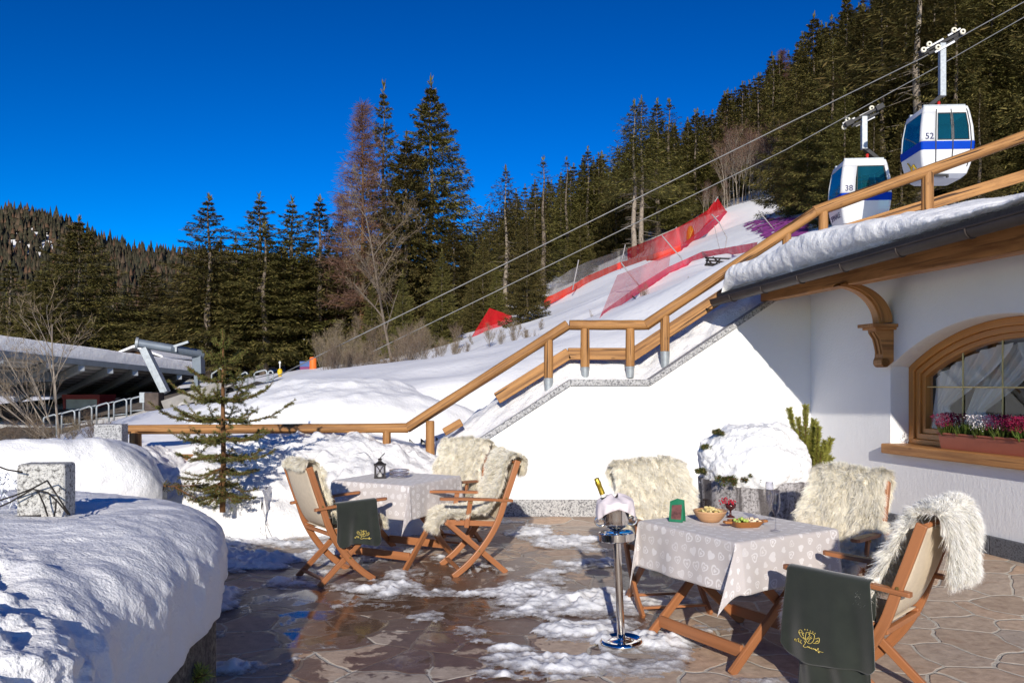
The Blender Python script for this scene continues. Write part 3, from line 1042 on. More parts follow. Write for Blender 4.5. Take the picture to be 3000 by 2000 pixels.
cop = [SP(1150, 1448), SP(1380, 1300), SP(1671, 1111), SP(1903, 1111), SP(2245, 882), SP(2330, 826)]
stw = empty('stair_wall', (1.4, 10.0, 0), 0, 'smooth white flank wall of the outside stairs with a stepped slope', 'wall')
def spart(mb, name, mat, **kw):
    for i, p in enumerate(mb.v): mb.v[i] = (p[0] - 1.4, p[1] - 10.0, p[2])
    return mb.build(name, mat, stw, **kw)
mb = MB()
poly = [(cop[0][0], -.1)] + [(x, z - .05) for x, z in cop] + [(3.75, cop[-1][1] - .05), (3.75, -.1)]
mb.prism([(x, YS, z) for x, z in poly], (0, .24, 0))
spart(mb, 'wall', M['plaster'])
mb = MB()
for k in range(len(cop) - 1):
    (x0, z0), (x1, z1) = cop[k], cop[k + 1]
    L = math.hypot(x1 - x0, z1 - z0); npc = max(1, round(L / 1.25)); 
    for q in range(npc):
        a, b = q / npc, (q + 1) / npc
        ax, az, bx, bz = x0 + (x1 - x0) * a, z0 + (z1 - z0) * a, x0 + (x1 - x0) * b - .004 * (x1 - x0) / L, z0 + (z1 - z0) * b - .004 * (z1 - z0) / L
        nx, nz = -(bz - az), (bx - ax); ln = math.hypot(nx, nz); nx, nz = nx / ln, nz / ln
        mb.prism([(ax, YS - .035, az), (bx, YS - .035, bz), (bx - .0 * nx, YS - .035, bz - .075), (ax, YS - .035, az - .075)], (0, .315, 0))
spart(mb, 'coping', M['granite'], bevel=.005)
mb = MB()
for k in range(6):
    a, b = -1.45 + k * .84, -1.45 + (k + 1) * .84 - .004
    mb.box(((a + b) / 2, YS - .01, .085), (b - a, .05, .235))
spart(mb, 'plinth', M['granite'], bevel=.006)

# ------------------------------------------------------------------ railings
YR = 10.24
def RP(px, py, d=YR): return W(px, py, d)


def railing(label, anchor, rails, lowers, posts):
    root = empty('wooden_railing', anchor, 0, label, 'railing')
    A = Vector(anchor)
    for (a, b, r) in rails:
        a = RP(*a) - A; b = RP(*b) - A
        mb = MB(); n = 9
        pts = [a + (b - a) * (k / (n - 1)) for k in range(n)]
        rr = [r * (1 + .035 * math.sin(k * 2.1 + a.x)) for k in range(n)]
        mb.tube(pts, rr, 12)
        mb.build('handrail', M['log'], root, smooth=True, autosmooth=50, bevel=.006)
    for (a, b, h) in lowers:
        a = RP(*a) - A; b = RP(*b) - A
        mb = MB(); mb.beam(a + Vector((0, .04, 0)), b + Vector((0, .04, 0)), .06, h)
        mb.build('lower_rail', M['log'], root, bevel=.014, seg=3)
    for p in posts:
        px, y0, y1, r = p[:4]
        a = RP(px, y0) - A; b = RP(px, y1) - A
        mb = MB(); mb.tube([b, b + (a - b) * .5, a], [r, r * 1.03, r * .98], 14)
        po = mb.build('post', M['log'], root, smooth=True, autosmooth=50, bevel=.008)
        if len(p) > 4:
            c = RP(px, p[4]) - A
            mb = MB()
            mb.lathe([(r * .8, c.z - .04), (r * .86, c.z), (r * .98, c.z + .09), (r * 1.06, b.z - .01), (r * 1.08, b.z + .004), (r * 1.0, b.z + .004)], 18, (b.x, b.y, 0))
            mb.build('post_shoe', M['zinc'], po, smooth=True, autosmooth=40)
    return root


railing('timber handrail climbing the stairs in three bends on posts with galvanised shoes', (0.6, YR, 1.6),
        [((1192, 1254), (1664, 951), .064), ((1668, 952), (1897, 952), .062), ((1890, 954), (2388, 621), .066)],
        [((1455, 1167), (1668, 1034), .15), ((1664, 1036), (1838, 1036), .15), ((1846, 1044), (2160, 838), .16), ((1300, 1266), (1352, 1236), .1)],
        [(1260, 1232, 1420, .055), (1607, 985, 1108, .056, 1150), (1714, 962, 1076, .056, 1098), (1846, 962, 1074, .056, 1096), (1948, 925, 1030, .058, 1074)])
railing('level timber rail at the left, half buried behind the heaped snow', (-2.4, YR, .5),
        [((352, 1258), (1196, 1253), .060)], [((495, 1342), (1000, 1342), .10)], [(397, 1262, 1420, .072), (1133, 1258, 1420, .052)])
railing('upper timber railing rising to the right in front of the gondola cabins', (4.6, YR, 3.2),
        [((2384, 621), (3080, 372), .072)], [((2430, 687), (3080, 490), .14)], [(2717, 500, 760, .072), (2412, 618, 760, .058), (2305, 668, 780, .055)])

# snow on the stairs
def cop_z(x):
    return np.interp(x, [c[0] for c in cop], [c[1] for c in cop])


def stair_snow(X, Y):
    c = cop_z(X)
    lf = sstep(10.02, 10.6, Y)
    z = c - .05 + .30 * lf + .05 * sstep(10.6, 11.3, Y) + (fbm(X * 2.4, Y * 2.4, oct=4, seed=81) * .07 + fbm(X * 8, Y * 8, oct=3, seed=82) * .02) * (.4 + .6 * lf)
    z = z - .5 * sstep(11.55, 11.9, Y)
    return X, Y, z, np.ones_like(X, bool)


snow_sheet('stair_snow', (cop[0][0] - .2, 3.6), (9.98, 11.9), .03, stair_snow, M['snow_old'], 'deep snow filling the outside stairs behind the stone coping', 'stair snow')
# ------------------------------------------------------------------ vegetation
def foliage(name, cols, rough=.75, trans=.0):
    t = NT(name)
    rn = t.n('ShaderNodeNewGeometry').outputs['Random Per Island']
    oi = t.n('ShaderNodeObjectInfo').outputs['Random']
    c = t.ramp(rn, [(k / (len(cols) - 1), c) for k, c in enumerate(cols)])
    hv = t.n('ShaderNodeHueSaturation'); t.l(c, hv.inputs['Color'])
    t.l(t.math('ADD', .485, t.math('MULTIPLY', oi, .03)), hv.inputs['Hue'])
    t.l(t.math('ADD', .78, t.math('MULTIPLY', oi, .5)), hv.inputs['Value'])
    t.bsdf(hv.outputs[0], rough, 0, None, .15)
    M[name] = t.m
    return t.m


foliage('spruce_needles', [(.046, .046, .015), (.080, .076, .022), (.120, .105, .030), (.175, .142, .044), (.090, .084, .026), (.205, .155, .052)])
foliage('young_spruce_needles', [(.045, .060, .016), (.075, .085, .022), (.11, .11, .032), (.05, .055, .02), (.15, .125, .045)])
foliage('larch_twigs', [(.13, .070, .052), (.17, .095, .070), (.10, .055, .045), (.20, .12, .09)])
foliage('bare_twigs', [(.16, .115, .075), (.21, .155, .105), (.12, .085, .06), (.25, .19, .13)])
foliage('far_forest', [(.026, .026, .017), (.040, .036, .022), (.055, .043, .027), (.034, .033, .02), (.075, .052, .036), (.10, .05, .032)])
foliage('pine_needles', [(.25, .26, .045), (.34, .33, .065), (.16, .17, .04), (.40, .37, .08)])


def bark(name, c, d):
    t = NT(name); p = t.coord('Object')
    n = t.noise(t.scale(p, (6, 6, 1.2)), 2.2, 5, .7)
    n2 = t.noise(p, 9, 4, .7)
    col = t.mix(t.ramp(n2, [(.4, 0.0), (.65, 1.0)]), t.ramp(n, [(.3, d), (.65, c)]), d)
    t.bsdf(col, .9, 0, t.bump(n, .02), .1)
    M[name] = t.m


bark('spruce_bark', (.26, .215, .175), (.11, .085, .065))
bark('pale_bark', (.40, .35, .29), (.19, .155, .125))
bark('brown_bark', (.24, .125, .055), (.12, .06, .03))


def cards(base, d, L, wd, rng, curl=0.0, rand=1.0):
    """leaf-like diamonds. base (n,3), d (n,3) unit, L (n,), wd (n,) -> V,F"""
    n = len(base)
    r = rng.normal(size=(n, 3)) * rand + np.array([0, 0, 1.0]) * (1 - rand * .5); side = np.cross(d, r); side /= np.linalg.norm(side, axis=1)[:, None] + 1e-9
    mid = base + d * (L * .45)[:, None]; tip = base + d * L[:, None]
    tip[:, 2] -= curl * L
    V = np.empty((n, 4, 3)); V[:, 0] = base; V[:, 1] = mid + side * (wd * .5)[:, None]; V[:, 2] = tip; V[:, 3] = mid - side * (wd * .5)[:, None]
    Fq = np.arange(n * 4).reshape(n, 4)
    return V.reshape(-1, 3), Fq


def spruce_mesh(H, Rb, seed, whorls=34, per=7, ncard=26, bare=.1, power=.85, droop=.30, tipup=.22, ragged=.25, card=.55, cw=.26, top_thin=1.0, hang=.35, lobes=0):
    rng = np.random.default_rng(seed)
    B = []; D = []; Ls = []; Ws = []
    tubes = MB()
    for i in range(whorls):
        f = (i + rng.uniform(-.3, .3)) / whorls; f = min(max(f, 0), .995)
        z = H * (bare + (1 - bare) * f)
        k = per + rng.integers(-1, 2)
        a0 = rng.uniform(0, 6.28)
        rad = Rb * min((1 - f) ** power, (1 - f) * 1.45) * top_thin + .10 * Rb * (1 - f) + .05
        for j in range(max(3, k)):
            a = a0 + 6.283 * j / k + rng.uniform(-.35, .35)
            L = rad * (1 + rng.uniform(-ragged, ragged))
            if rng.random() < .10: L *= .5
            if lobes: L *= 1 + .22 * math.sin(a * lobes + i * .6)
            dr = droop * (1 - .6 * f) + rng.uniform(-.08, .08); up = tipup + rng.uniform(-.05, .05)
            n = max(5, int(ncard * (.35 + .65 * L / Rb)))
            s = rng.uniform(.12, 1, n) ** .75
            ax = np.stack([math.cos(a) * s * L, math.sin(a) * s * L, (.10 * (f > .75) + .12 * f) * s * L - dr * L * s + up * L * s ** 3], 1)
            wv = L * .30 * (1 - s * .8) * rng.uniform(-1, 1, n)
            ax[:, 0] += -math.sin(a) * wv; ax[:, 1] += math.cos(a) * wv
            ax[:, 2] += z - np.abs(wv) * .25 + rng.normal(size=n) * .03 * L
            dv = np.stack([math.cos(a) * np.ones(n), math.sin(a) * np.ones(n), np.zeros(n)], 1)
            sd = np.stack([-math.sin(a) * np.sign(wv), math.cos(a) * np.sign(wv), np.zeros(n)], 1)
            d = dv * rng.uniform(.3, 1.0, n)[:, None] + sd * rng.uniform(.1, .9, n)[:, None]
            d[:, 2] += rng.uniform(-.55 - hang, .35, n)
            d /= np.linalg.norm(d, axis=1)[:, None]
            B.append(ax); D.append(d)
            sc_ = card * (.40 + .60 * (1 - f)) * (H / 18.0)
            Ls.append(sc_ * rng.uniform(.6, 1.35, n)); Ws.append(cw * (.6 + .4 * (1 - f)) * (H / 18.0) * rng.uniform(.6, 1.3, n))
    # leader
    n = 30
    zz = H * (1 - rng.uniform(0, .07, n)); B.append(np.stack([rng.normal(size=n) * .04, rng.normal(size=n) * .04, zz], 1))
    d = rng.normal(size=(n, 3)) * .5; d[:, 2] = .8; D.append(d / np.linalg.norm(d, axis=1)[:, None]); Ls.append(np.full(n, .030 * H * .6)); Ws.append(np.full(n, .004 * H))
    n = 14; B.append(np.stack([rng.normal(size=n) * .015, rng.normal(size=n) * .015, H * (1 + rng.uniform(-.02, .012, n))], 1)); d = rng.normal(size=(n, 3)) * .18; d[:, 2] = 1; D.append(d / np.linalg.norm(d, axis=1)[:, None]); Ls.append(np.full(n, .030 * H)); Ws.append(np.full(n, .004 * H))
    return cards(np.concatenate(B), np.concatenate(D), np.concatenate(Ls), np.concatenate(Ws), rng, 0.0, .42)


def trunk_mb(H, r0, seed, stubs=0, lo=0, hi=.4):
    rng = random.Random(seed); mb = MB(); n = 9
    pts = [(.06 * math.sin(k * 1.3 + seed) * (k > 0), .06 * math.cos(k * 1.7 + seed) * (k > 0), -.6 + (H * .985 + .6) * k / (n - 1)) for k in range(n)]
    rr = [r0 * (1 - .93 * (k / (n - 1))) + (.12 * r0 if k == 0 else 0) for k in range(n)]
    mb.tube(pts, rr, 8)
    for _ in range(stubs):
        z = H * rng.uniform(lo, hi); a = rng.uniform(0, 6.28); L = rng.uniform(.4, 1.5)
        mb.tube([(0, 0, z), (math.cos(a) * L, math.sin(a) * L, z - L * rng.uniform(.1, .45))], [.035, .012], 4, cap=False)
    return mb


PROTO = {}


def proto(key, H, Rb, seed, mat='spruce_needles', bk='spruce_bark', r0=.22, stubs=14, kind='spruce_tree', **kw):
    V, Fq = spruce_mesh(H, Rb, seed, **kw)
    root = bpy.data.objects.new(kind, None); COL.objects.link(root)
    o = np_mesh('crown', V, Fq, M[mat], root)
    t = trunk_mb(H, r0, seed, stubs, .02, kw.get('bare', .1) + .08).build('trunk', M[bk], root, smooth=True)
    PROTO[key] = [root, H, False]
    return root


proto('full', 18, 3.4, 1, whorls=36, per=9, ncard=215, power=.74, bare=.03, droop=.40, card=.44, cw=.085, ragged=.3)
proto('wide', 18, 4.3, 2, whorls=34, per=9, ncard=235, bare=.05, droop=.42, card=.46, cw=.09, power=.72, ragged=.3)
proto('slim', 18, 2.3, 3, whorls=34, per=7, ncard=125, bare=.08, droop=.32, card=.42, cw=.075, ragged=.35)
proto('ragged', 18, 2.6, 4, whorls=30, per=7, ncard=135, power=.74, bare=.12, droop=.42, card=.44, cw=.08, ragged=.5, hang=.6)
proto('column', 18, 2.0, 5, whorls=26, per=6, ncard=110, bare=.12, power=.58, droop=.45, card=.44, cw=.08, ragged=.45, hang=.8)
proto('tall_bare', 18, 2.1, 6, whorls=26, per=6, ncard=54, bare=.44, power=.6, droop=.40, card=.42, cw=.075, ragged=.5, r0=.2, stubs=60, bk='pale_bark')
proto('sparse', 18, 2.4, 7, whorls=26, per=5, ncard=46, bare=.18, droop=.30, card=.40, cw=.065, ragged=.5, tipup=.3)
proto('fill', 18, 3.0, 8, whorls=26, per=7, ncard=105, power=.75, bare=.03, droop=.36, card=.54, cw=.115)
proto('fill2', 18, 2.5, 9, whorls=25, per=7, ncard=100, power=.75, bare=.04, droop=.40, card=.56, cw=.115, ragged=.4)


# larch: bare reddish twig tree
def larch_mesh(H, Rb, seed, whorls=50, per=8):
    rng = np.random.default_rng(seed); B = []; D = []; Ls = []; Ws = []; mb = MB()
    for i in range(whorls):
        f = i / whorls; z = H * (.22 + .77 * f); rad = Rb * (1 - f) ** .8 + .15
        for j in range(per):
            a = rng.uniform(0, 6.28); L = rad * rng.uniform(.5, 1.15)
            s = np.linspace(.08, 1, 5)
            P = np.stack([math.cos(a) * s * L, math.sin(a) * s * L, z + .02 * L - .18 * L * s + .30 * L * s ** 2.2], 1)
            mb.tube([(0, 0, z)] + [tuple(p) for p in P], [.035, .03, .026, .02, .014, .006], 3, cap=False)
            n = int(50 * L / Rb) + 14; ss = rng.uniform(.1, 1, n)
            b = np.stack([np.interp(ss, s, P[:, k]) for k in range(3)], 1)
            d = rng.normal(size=(n, 3)); d += np.array([math.cos(a), math.sin(a), .1]) * .9; d /= np.linalg.norm(d, axis=1)[:, None]
            B.append(b); D.append(d); Ls.append(rng.uniform(.3, .75, n)); Ws.append(rng.uniform(.012, .03, n))
    V, Fq = cards(np.concatenate(B), np.concatenate(D), np.concatenate(Ls), np.concatenate(Ws), rng)
    return V, Fq, mb


def branchy(seed, H, r0, lean=(0, 0), levels=4, spread=.6, nch=(3, 5), twig=.5, up=.35, first=.25, wob=.12):
    """recursive bare tree -> MB of tapered limbs, arrays of twig cards"""
    rng = random.Random(seed); mb = MB(); tips = []
    def grow(p, d, L, r, lev):
        n = 6 if lev == 0 else 4
        pts = [p]; q = p; dd = d.copy()
        for k in range(n):
            dd = (dd + Vector((rng.uniform(-1, 1), rng.uniform(-1, 1), rng.uniform(-.6, 1) * up)) * wob * (1 + .4 * lev)).normalized()
            q = q + dd * (L / n); pts.append(q)
        rr = [r * (1 - .62 * k / n) for k in range(n + 1)]
        if lev >= levels - 1: rr = [x * .8 for x in rr]
        mb.tube(pts, rr, 6 if lev == 0 else 4 if lev < 2 else 3, cap=False)
        if lev + 1 >= levels:
            for k in range(1, n + 1): tips.append((pts[k], dd))
            return
        for c in range(rng.randint(*nch) + (4 if lev == 0 else 0)):
            t = rng.uniform(first if lev == 0 else .25, 1.0); k = min(n - 1, int(t * n)); b = pts[k].lerp(pts[k + 1], t * n - k)
            a = rng.uniform(0, 6.283); side = Vector((math.cos(a), math.sin(a), 0))
            nd = (dd * (1 - spread) + side * spread + Vector((0, 0, up * .6))).normalized()
            grow(b, nd, L * rng.uniform(.35, .6) * (1.15 - .5 * t * (lev == 0)), rr[k] * .55, lev + 1)
    grow(Vector((0, 0, -.1)), Vector((lean[0], lean[1], 1)).normalized(), H, r0, 0)
    nr = np.random.default_rng(seed); n = len(tips) * 4
    b = np.array([tips[i // 4][0] for i in range(n)]); d = np.array([tips[i // 4][1] for i in range(n)]) + nr.normal(size=(n, 3)) * .6
    d /= np.linalg.norm(d, axis=1)[:, None]
    V, Fq = cards(b, d, nr.uniform(.4, 1, n) * twig, nr.uniform(.012, .026, n) * twig * 1.5, nr)
    return mb, V, Fq


# ---- placing
def place(key, px, top, d, width=1.0, label=None, group=None, base=None, cat='tree', rz=None):
    root, H, used = PROTO[key]
    x = (px - CX) * d / F; z0 = tz(x, d) if base is None else W(px, base, d).z
    zt = CH + (HY - top) * d / F; s = (zt - z0) / H
    if s < .1: return None
    o = root if not used else copy_tree(root)
    PROTO[key][2] = True
    o.location = (x, d, z0 - .1); sw = s * width
    o.scale = (sw, sw, s); o.rotation_euler = (0, 0, random.uniform(0, 6.28) if rz is None else rz)
    tag(o, label, cat, group)
    return o


GL = 'spruces in the stand left of the big central pair'
place('full', 1262, 242, 60, 1.38, 'tallest broad dark green spruce standing clear against the sky in the centre')
place('full', 1190, 400, 57, 1.45, 'full dark spruce close in front of the tallest central one, on its left')
place('slim', 1124, 256, 64, 1.10, 'narrow pointed spruce between the reddish larch and the tallest central spruce')
place('full', 1330, 640, 55, 1.62, 'bushy spruce at the right foot of the tallest central spruce')
place('ragged', 612, 577, 58, 2.19, 'tall shaggy spruce with a thin ragged tip, leftmost of the skyline row')
place('wide', 600, 730, 62, 1.81, 'dense broad spruce just behind the leftmost skyline spruce')
place('ragged', 760, 573, 60, 2.12, 'narrow shaggy spruce with a stepped tip, second of the skyline row from the left')
place('column', 775, 660, 57, 2.62, 'column shaped spruce with drooping olive boughs under the stepped tip spruce')
place('ragged', 856, 586, 61, 2.00, 'slim spruce with a thin pointed tip, third of the skyline row from the left')
place('column', 850, 690, 64, 2.75, 'shaggy spruce filling the space below the slim third skyline spruce')
place('ragged', 936, 580, 60, 2.38, 'thin crowned spruce left of the reddish larch')
place('column', 960, 720, 63, 2.88, 'dark column shaped spruce behind the pale leaning bare tree')
place('wide', 232, 640, 62, 1.88, 'wide dense spruce rising above the station roof at the far left')
place('wide', 120, 795, 58, 1.75, 'lower broad spruce at the left shoulder of the wide dense one')
place('full', 440, 780, 66, 2.12, 'medium conical spruce between the wide left spruce and the skyline row')
place('ragged', 330, 820, 75, 2.50, 'shaggy spruce in the gap right of the wide left spruce')
place('fill', 30, 770, 70, 2.25, 'spruce cut by the left picture edge above the snowy station roof')
place('ragged', 520, 800, 70, 2.50, 'dark spruce in the gap before the skyline row')
place('column', 690, 700, 66, 2.75, 'drooping dark spruce between the first and second skyline spruces')
for px, tp, d in ((380, 860, 85), (260, 830, 90), (480, 840, 90), (700, 800, 80), (900, 780, 82), (1020, 760, 85), (560, 830, 95), (1080, 700, 80), (160, 850, 90), (650, 780, 95), (20, 860, 95), (820, 800, 92), (980, 840, 95), (-70, 790, 72), (-160, 820, 80), (-250, 760, 76), (-350, 800, 74), (-110, 860, 95)):
    place('fill' if (px // 20) % 2 else 'fill2', px, tp, d, 2.0, 'dark spruce packed in the second row of the left hand stand', 'spruces packed behind the left hand stand')
# stand to the right of the central pair
place('tall_bare', 1482, 492, 66, 1.69, 'twin topped spruce with a bare pale lower trunk right of the central spruce')
place('sparse', 1592, 462, 68, 2.03, 'thin topped spruce with a bare pale trunk, left of the red net')
place('full', 1540, 640, 56, 1.35, 'olive green bushy spruce in front of the two bare trunked ones')
place('ragged', 1400, 640, 70, 1.20, 'dark spruce low in the gap right of the central pair')
place('sparse', 1660, 465, 78, 1.89, 'sparse topped spruce on the skyline left of the sharp dark tipped one')
place('slim', 1722, 435, 76, 1.82, 'sharp dark tipped spruce on the rising skyline above the piste')
place('full', 1700, 600, 66, 1.28, 'dense spruce above the grey netting')
place('tall_bare', 1858, 300, 62, 1.82, 'left one of two tall spruces with long bare pale trunks above the red net')
place('tall_bare', 1880, 290, 62.6, 1.69, 'right one of two tall spruces with long bare pale trunks above the red net')
place('slim', 1925, 296, 74, 1.89, 'dark spruce close behind the pair of bare pale trunks')
place('sparse', 1960, 296, 78, 2.16, 'loose topped spruce right of the pair of bare trunks')
place('full', 1805, 480, 72, 1.55, 'shaggy dark spruce left of the pair of bare trunks')
place('full', 1990, 470, 76, 1.35, 'dense spruce above the peak of the red net')
place('wide', 2080, 440, 82, 1.22, 'broad spruce above the snow brow')
place('wide', 2385, 45, 62, 1.28, 'large olive green spruce behind the smaller gondola cabin')
place('full', 2350, 250, 58, 1.22, 'dark shaded spruce standing at the right side of the snow brow')
place('full', 2480, -15, 70, 1.28, 'tall dark spruce cut by the top picture edge left of the upper gondola')
place('wide', 2600, -60, 60, 1.35, 'huge spruce with a pale streaked trunk behind the numbered gondola')
place('ragged', 2655, -60, 52, 1.70, 'shaggy dark spruce between the two gondolas')
place('full', 2780, -90, 72, 1.49, 'dark spruce behind the gondola hanger arm')
place('wide', 2880, -60, 58, 1.28, 'broad olive spruce right of the larger gondola')
place('full', 2985, -120, 64, 1.49, 'spruce at the upper right picture corner')
place('slim', 2930, -140, 80, 1.76, 'slim dark spruce behind the upper right corner')
sky_px = [1300, 1400, 1500, 1600, 1700, 1800, 1900, 2000, 2060, 2100, 2150, 2200, 2260, 2330, 2400, 2480, 2600, 3100]
sky_py = [800, 640, 560, 530, 470, 430, 370, 345, 320, 300, 255, 220, 165, 105, 60, 0, -100, -200]
rg = random.Random(5)
nfill = 0
for d in (84, 93, 103, 114, 126, 140, 156):
    step = 2400 / d * 3.1
    px = 1330 + rg.uniform(0, step)
    while px < 3080:
        dd = d + rg.uniform(-4, 4)
        x = (px - CX) * dd / F; gz = tz(x, dd); gpy = HY - (gz - CH) * F / dd
        h = rg.uniform(11, 17); tp = gpy - h * F / dd
        lim = float(np.interp(px, sky_px, sky_py)) + rg.uniform(-8, 30)
        tp = max(tp, lim)
        if gpy - tp > 3.5 * F / dd and gpy > -250:
            place(rg.choice(['fill', 'fill', 'fill2', 'slim']), px, tp, dd, rg.uniform(1.25, 1.75), 'spruce packed among many others on the forested slope behind the piste', 'spruces covering the slope behind the piste')
            nfill += 1
        px += step * rg.uniform(.75, 1.3)

# dark trees standing right behind the upper railing
for px, tp, d, k in ((2366, 330, 36, 'full'), (2405, 180, 40, 'wide'), (2440, 120, 33, 'ragged'), (2475, 260, 30, 'full'), (2530, 20, 38, 'wide'), (2585, -40, 33, 'ragged'), (2690, -260, 31, 'tall_bare'), (2735, -60, 36, 'full'), (2800, -40, 30, 'ragged'), (2850, 60, 38, 'wide'), (2905, -90, 31, 'full'), (2965, -30, 36, 'ragged'), (3030, -160, 30, 'wide'), (3080, -60, 34, 'full'), (2620, 130, 44, 'full'), (2480, 250, 46, 'full'), (2760, 180, 46, 'wide'), (2940, 150, 48, 'full'), (2560, 330, 29.5, 'slim'), (2640, 360, 30, 'fill'), (2870, 260, 28, 'slim')):
    place(k, px, tp, d, 1.45 if k != 'tall_bare' else 1.9, 'spruce with a thick dark trunk standing between the two gondola cabins' if k == 'tall_bare' else 'shaded spruce standing close behind the upper timber railing', None if k == 'tall_bare' else 'shaded spruces behind the upper railing')
# spruces and brush in front of the lower end of the piste nets
for px, tp, d, k, wd, lb in ((1545, 625, 30, 'full', 1.05, 'bushy spruce overlapping the lower end of the red nets'), (1585, 830, 31, 'ragged', 1.2, 'short spruce with low boughs against the lower end of the red nets'), (1455, 780, 46, 'full', 1.1, 'dense spruce above the small red net triangle'), (1415, 700, 48, 'wide', 1.0, 'broad dark spruce left of the small red net triangle'), (1515, 880, 42, 'full', .9, 'low bushy spruce just beyond the bend of the handrail'), (1295, 730, 38, 'full', 1.15, 'bushy spruce at the foot of the tallest central spruce, nearer the viewer'), (1180, 790, 36, 'wide', .9, 'broad low spruce behind the tan thicket'), (1385, 800, 46, 'full', 1.1, 'short full spruce at the right end of the tan thicket'), (1090, 830, 40, 'full', 1.2, 'dark spruce behind the leaning pale bare tree')):
    place(k, px, tp, d, wd, lb)
# larch
V, Fq, mb = larch_mesh(18, 2.9, 11)
lr = empty('larch_tree', (0, 0, 0)); np_mesh('crown', V, Fq, M['larch_twigs'], lr); tk = trunk_mb(18, .2, 11); tk.v += []
o_ = len(tk.v); tk.f += [tuple(i + o_ for i in f) for f in mb.f]; tk.uv += mb.uv; tk.mi += mb.mi; tk.v += mb.v
tk.build('trunk', M['brown_bark'], lr, smooth=True)
PROTO['larch'] = [lr, 18, False]
place('larch', 1062, 286, 57, 1.12, 'tall leafless reddish larch left of the central spruces')
place('larch', 1005, 560, 62, 1.25, 'shorter reddish larch at the left foot of the tall larch')
place('larch', 2290, 140, 105, 1.30, 'pinkish bare larch on the skyline of the slope')
place('larch', 2130, 320, 96, 1.20, 'small brown larch on the slope above the snow brow')
place('larch', 1835, 560, 80, 1.30, 'brown larch among dark spruces left of the bare trunked pair')

# leaning pale bare tree
mb, V, Fq = branchy(21, 8.2, .14, (-.26, 0), 4, .62, (4, 6), .55, .25, .22, .10)
bt = empty('bare_tree', (0, 0, 0), 0, 'pale leafless tree leaning left in front of the central spruces', 'tree')
mb.build('trunk', M['spruce_bark'], bt, smooth=True); np_mesh('twigs', V, Fq, M['bare_twigs'], bt)
p = W(1150, 1122, 29); bt.location = (p.x, p.y, tz(p.x, p.y) - .1); bt.rotation_euler = (0, 0, .3); bt.scale = (.40, .40, .66)

# thin bare trees by the brow and shrubs along the wood edge
BP = []
for k, (H_, sp) in enumerate(((6, .3), (5, .35), (6.5, .28))):
    mb, V, Fq = branchy(40 + k, H_, .05, (random.uniform(-.06, .06), 0), 3, sp, (5, 8), .5, .5, .35, .06)
    r = empty('bare_birch', (0, 0, 0)); mb.build('trunk', M['pale_bark'], r, smooth=True); np_mesh('twigs', V, Fq, M['larch_twigs'], r)
    BP.append([r, H_, False])


def put(pl, i, px, top, d, label, cat, group, sw=1.0, base=None):
    r, H_, u = pl[i]; o = r if not u else copy_tree(r); pl[i][2] = True
    x = (px - CX) * d / F; z0 = tz(x, d) if base is None else W(px, base, d).z; zt = CH + (HY - top) * d / F
    s = (zt - z0) / H_; o.location = (x, d, z0 - .05); o.scale = (s * sw, s * sw, s); o.rotation_euler = (0, 0, random.uniform(0, 6.28))
    tag(o, label, cat, group); return o


for k in range(22):
    px = 2125 + k * 8.2 + rg.uniform(-4, 4); put(BP, k % 3, px, 430 + rg.uniform(-25, 40) - (px - 2150) * .12, 73 + rg.uniform(-3, 3), 'thin leafless birch in the pale brown thicket at the top of the piste', 'tree', 'bare birches at the brow', 1.2)
for k in range(9):
    px = 2060 + k * 9; put(BP, (k + 1) % 3, px, 560 + rg.uniform(-20, 20), 66 + rg.uniform(-2, 2), 'thin leafless birch in the lower thicket left of the snow brow', 'tree', 'bare birches below the brow', 1.2)
SH = []
for k in range(3):
    mb, V, Fq = branchy(60 + k, 3.0, .03, (random.uniform(-.1, .1), 0), 3, .42, (6, 9), .4, .5, .08, .09)
    for q in range(3):
        m2, V2, F2 = branchy(70 + k * 3 + q, 2.6, .022, (random.uniform(-.4, .4), random.uniform(-.4, .4)), 3, .42, (5, 7), .35, .5, .1, .09)
        o_ = len(mb.v); mb.f += [tuple(i + o_ for i in f) for f in m2.f]; mb.uv += m2.uv; mb.mi += m2.mi; mb.v += m2.v
        Fq = np.concatenate([Fq, F2 + len(V)]); V = np.concatenate([V, V2])
    r = empty('bare_shrub', (0, 0, 0)); mb.build('stems', M['pale_bark'], r, smooth=True); np_mesh('twigs', V, Fq, M['bare_twigs'], r)
    SH.append([r, 3.0, False])
for k in range(22):
    px = 1045 + k * 16.5 + rg.uniform(-6, 6); d = 34 + rg.uniform(-6, 9) + (6 if px < 1150 else 0)
    put(SH, k % 3, px, 985 + rg.uniform(-35, 45), d, 'leafless tan shrub in the thicket at the foot of the central spruces', 'shrub', 'leafless shrubs below the central spruces', .8)
for k in range(34):
    px = 955 + k * 12.4 + rg.uniform(-6, 6); d = rg.uniform(19, 26)
    put(SH, k % 3, px, 1015 + rg.uniform(-45, 40) + (25 if px > 1300 else 0), d, 'leafless tan shrub in the front row of the thicket just beyond the snow mound', 'shrub', 'leafless shrubs beyond the snow mound', .9)
for k in range(18):
    px = 1385 + k * 12.5 + rg.uniform(-6, 6); d = rg.uniform(20, 30)
    put(SH, k % 3, px, 1000 + rg.uniform(-40, 30) - (px - 1385) * .12, d, 'leafless tan shrub at the foot of the lower net end', 'shrub', 'leafless shrubs at the lower net end', .8)
put(SH, 0, 1885, 845, 21, 'thin leafless shrub poking up through the snow in front of the lower red net', 'shrub', None, .5, 945)
put(SH, 1, 1905, 900, 20, 'low leafless shrub just behind the level middle stretch of the handrail', 'shrub', None, .7, 960)
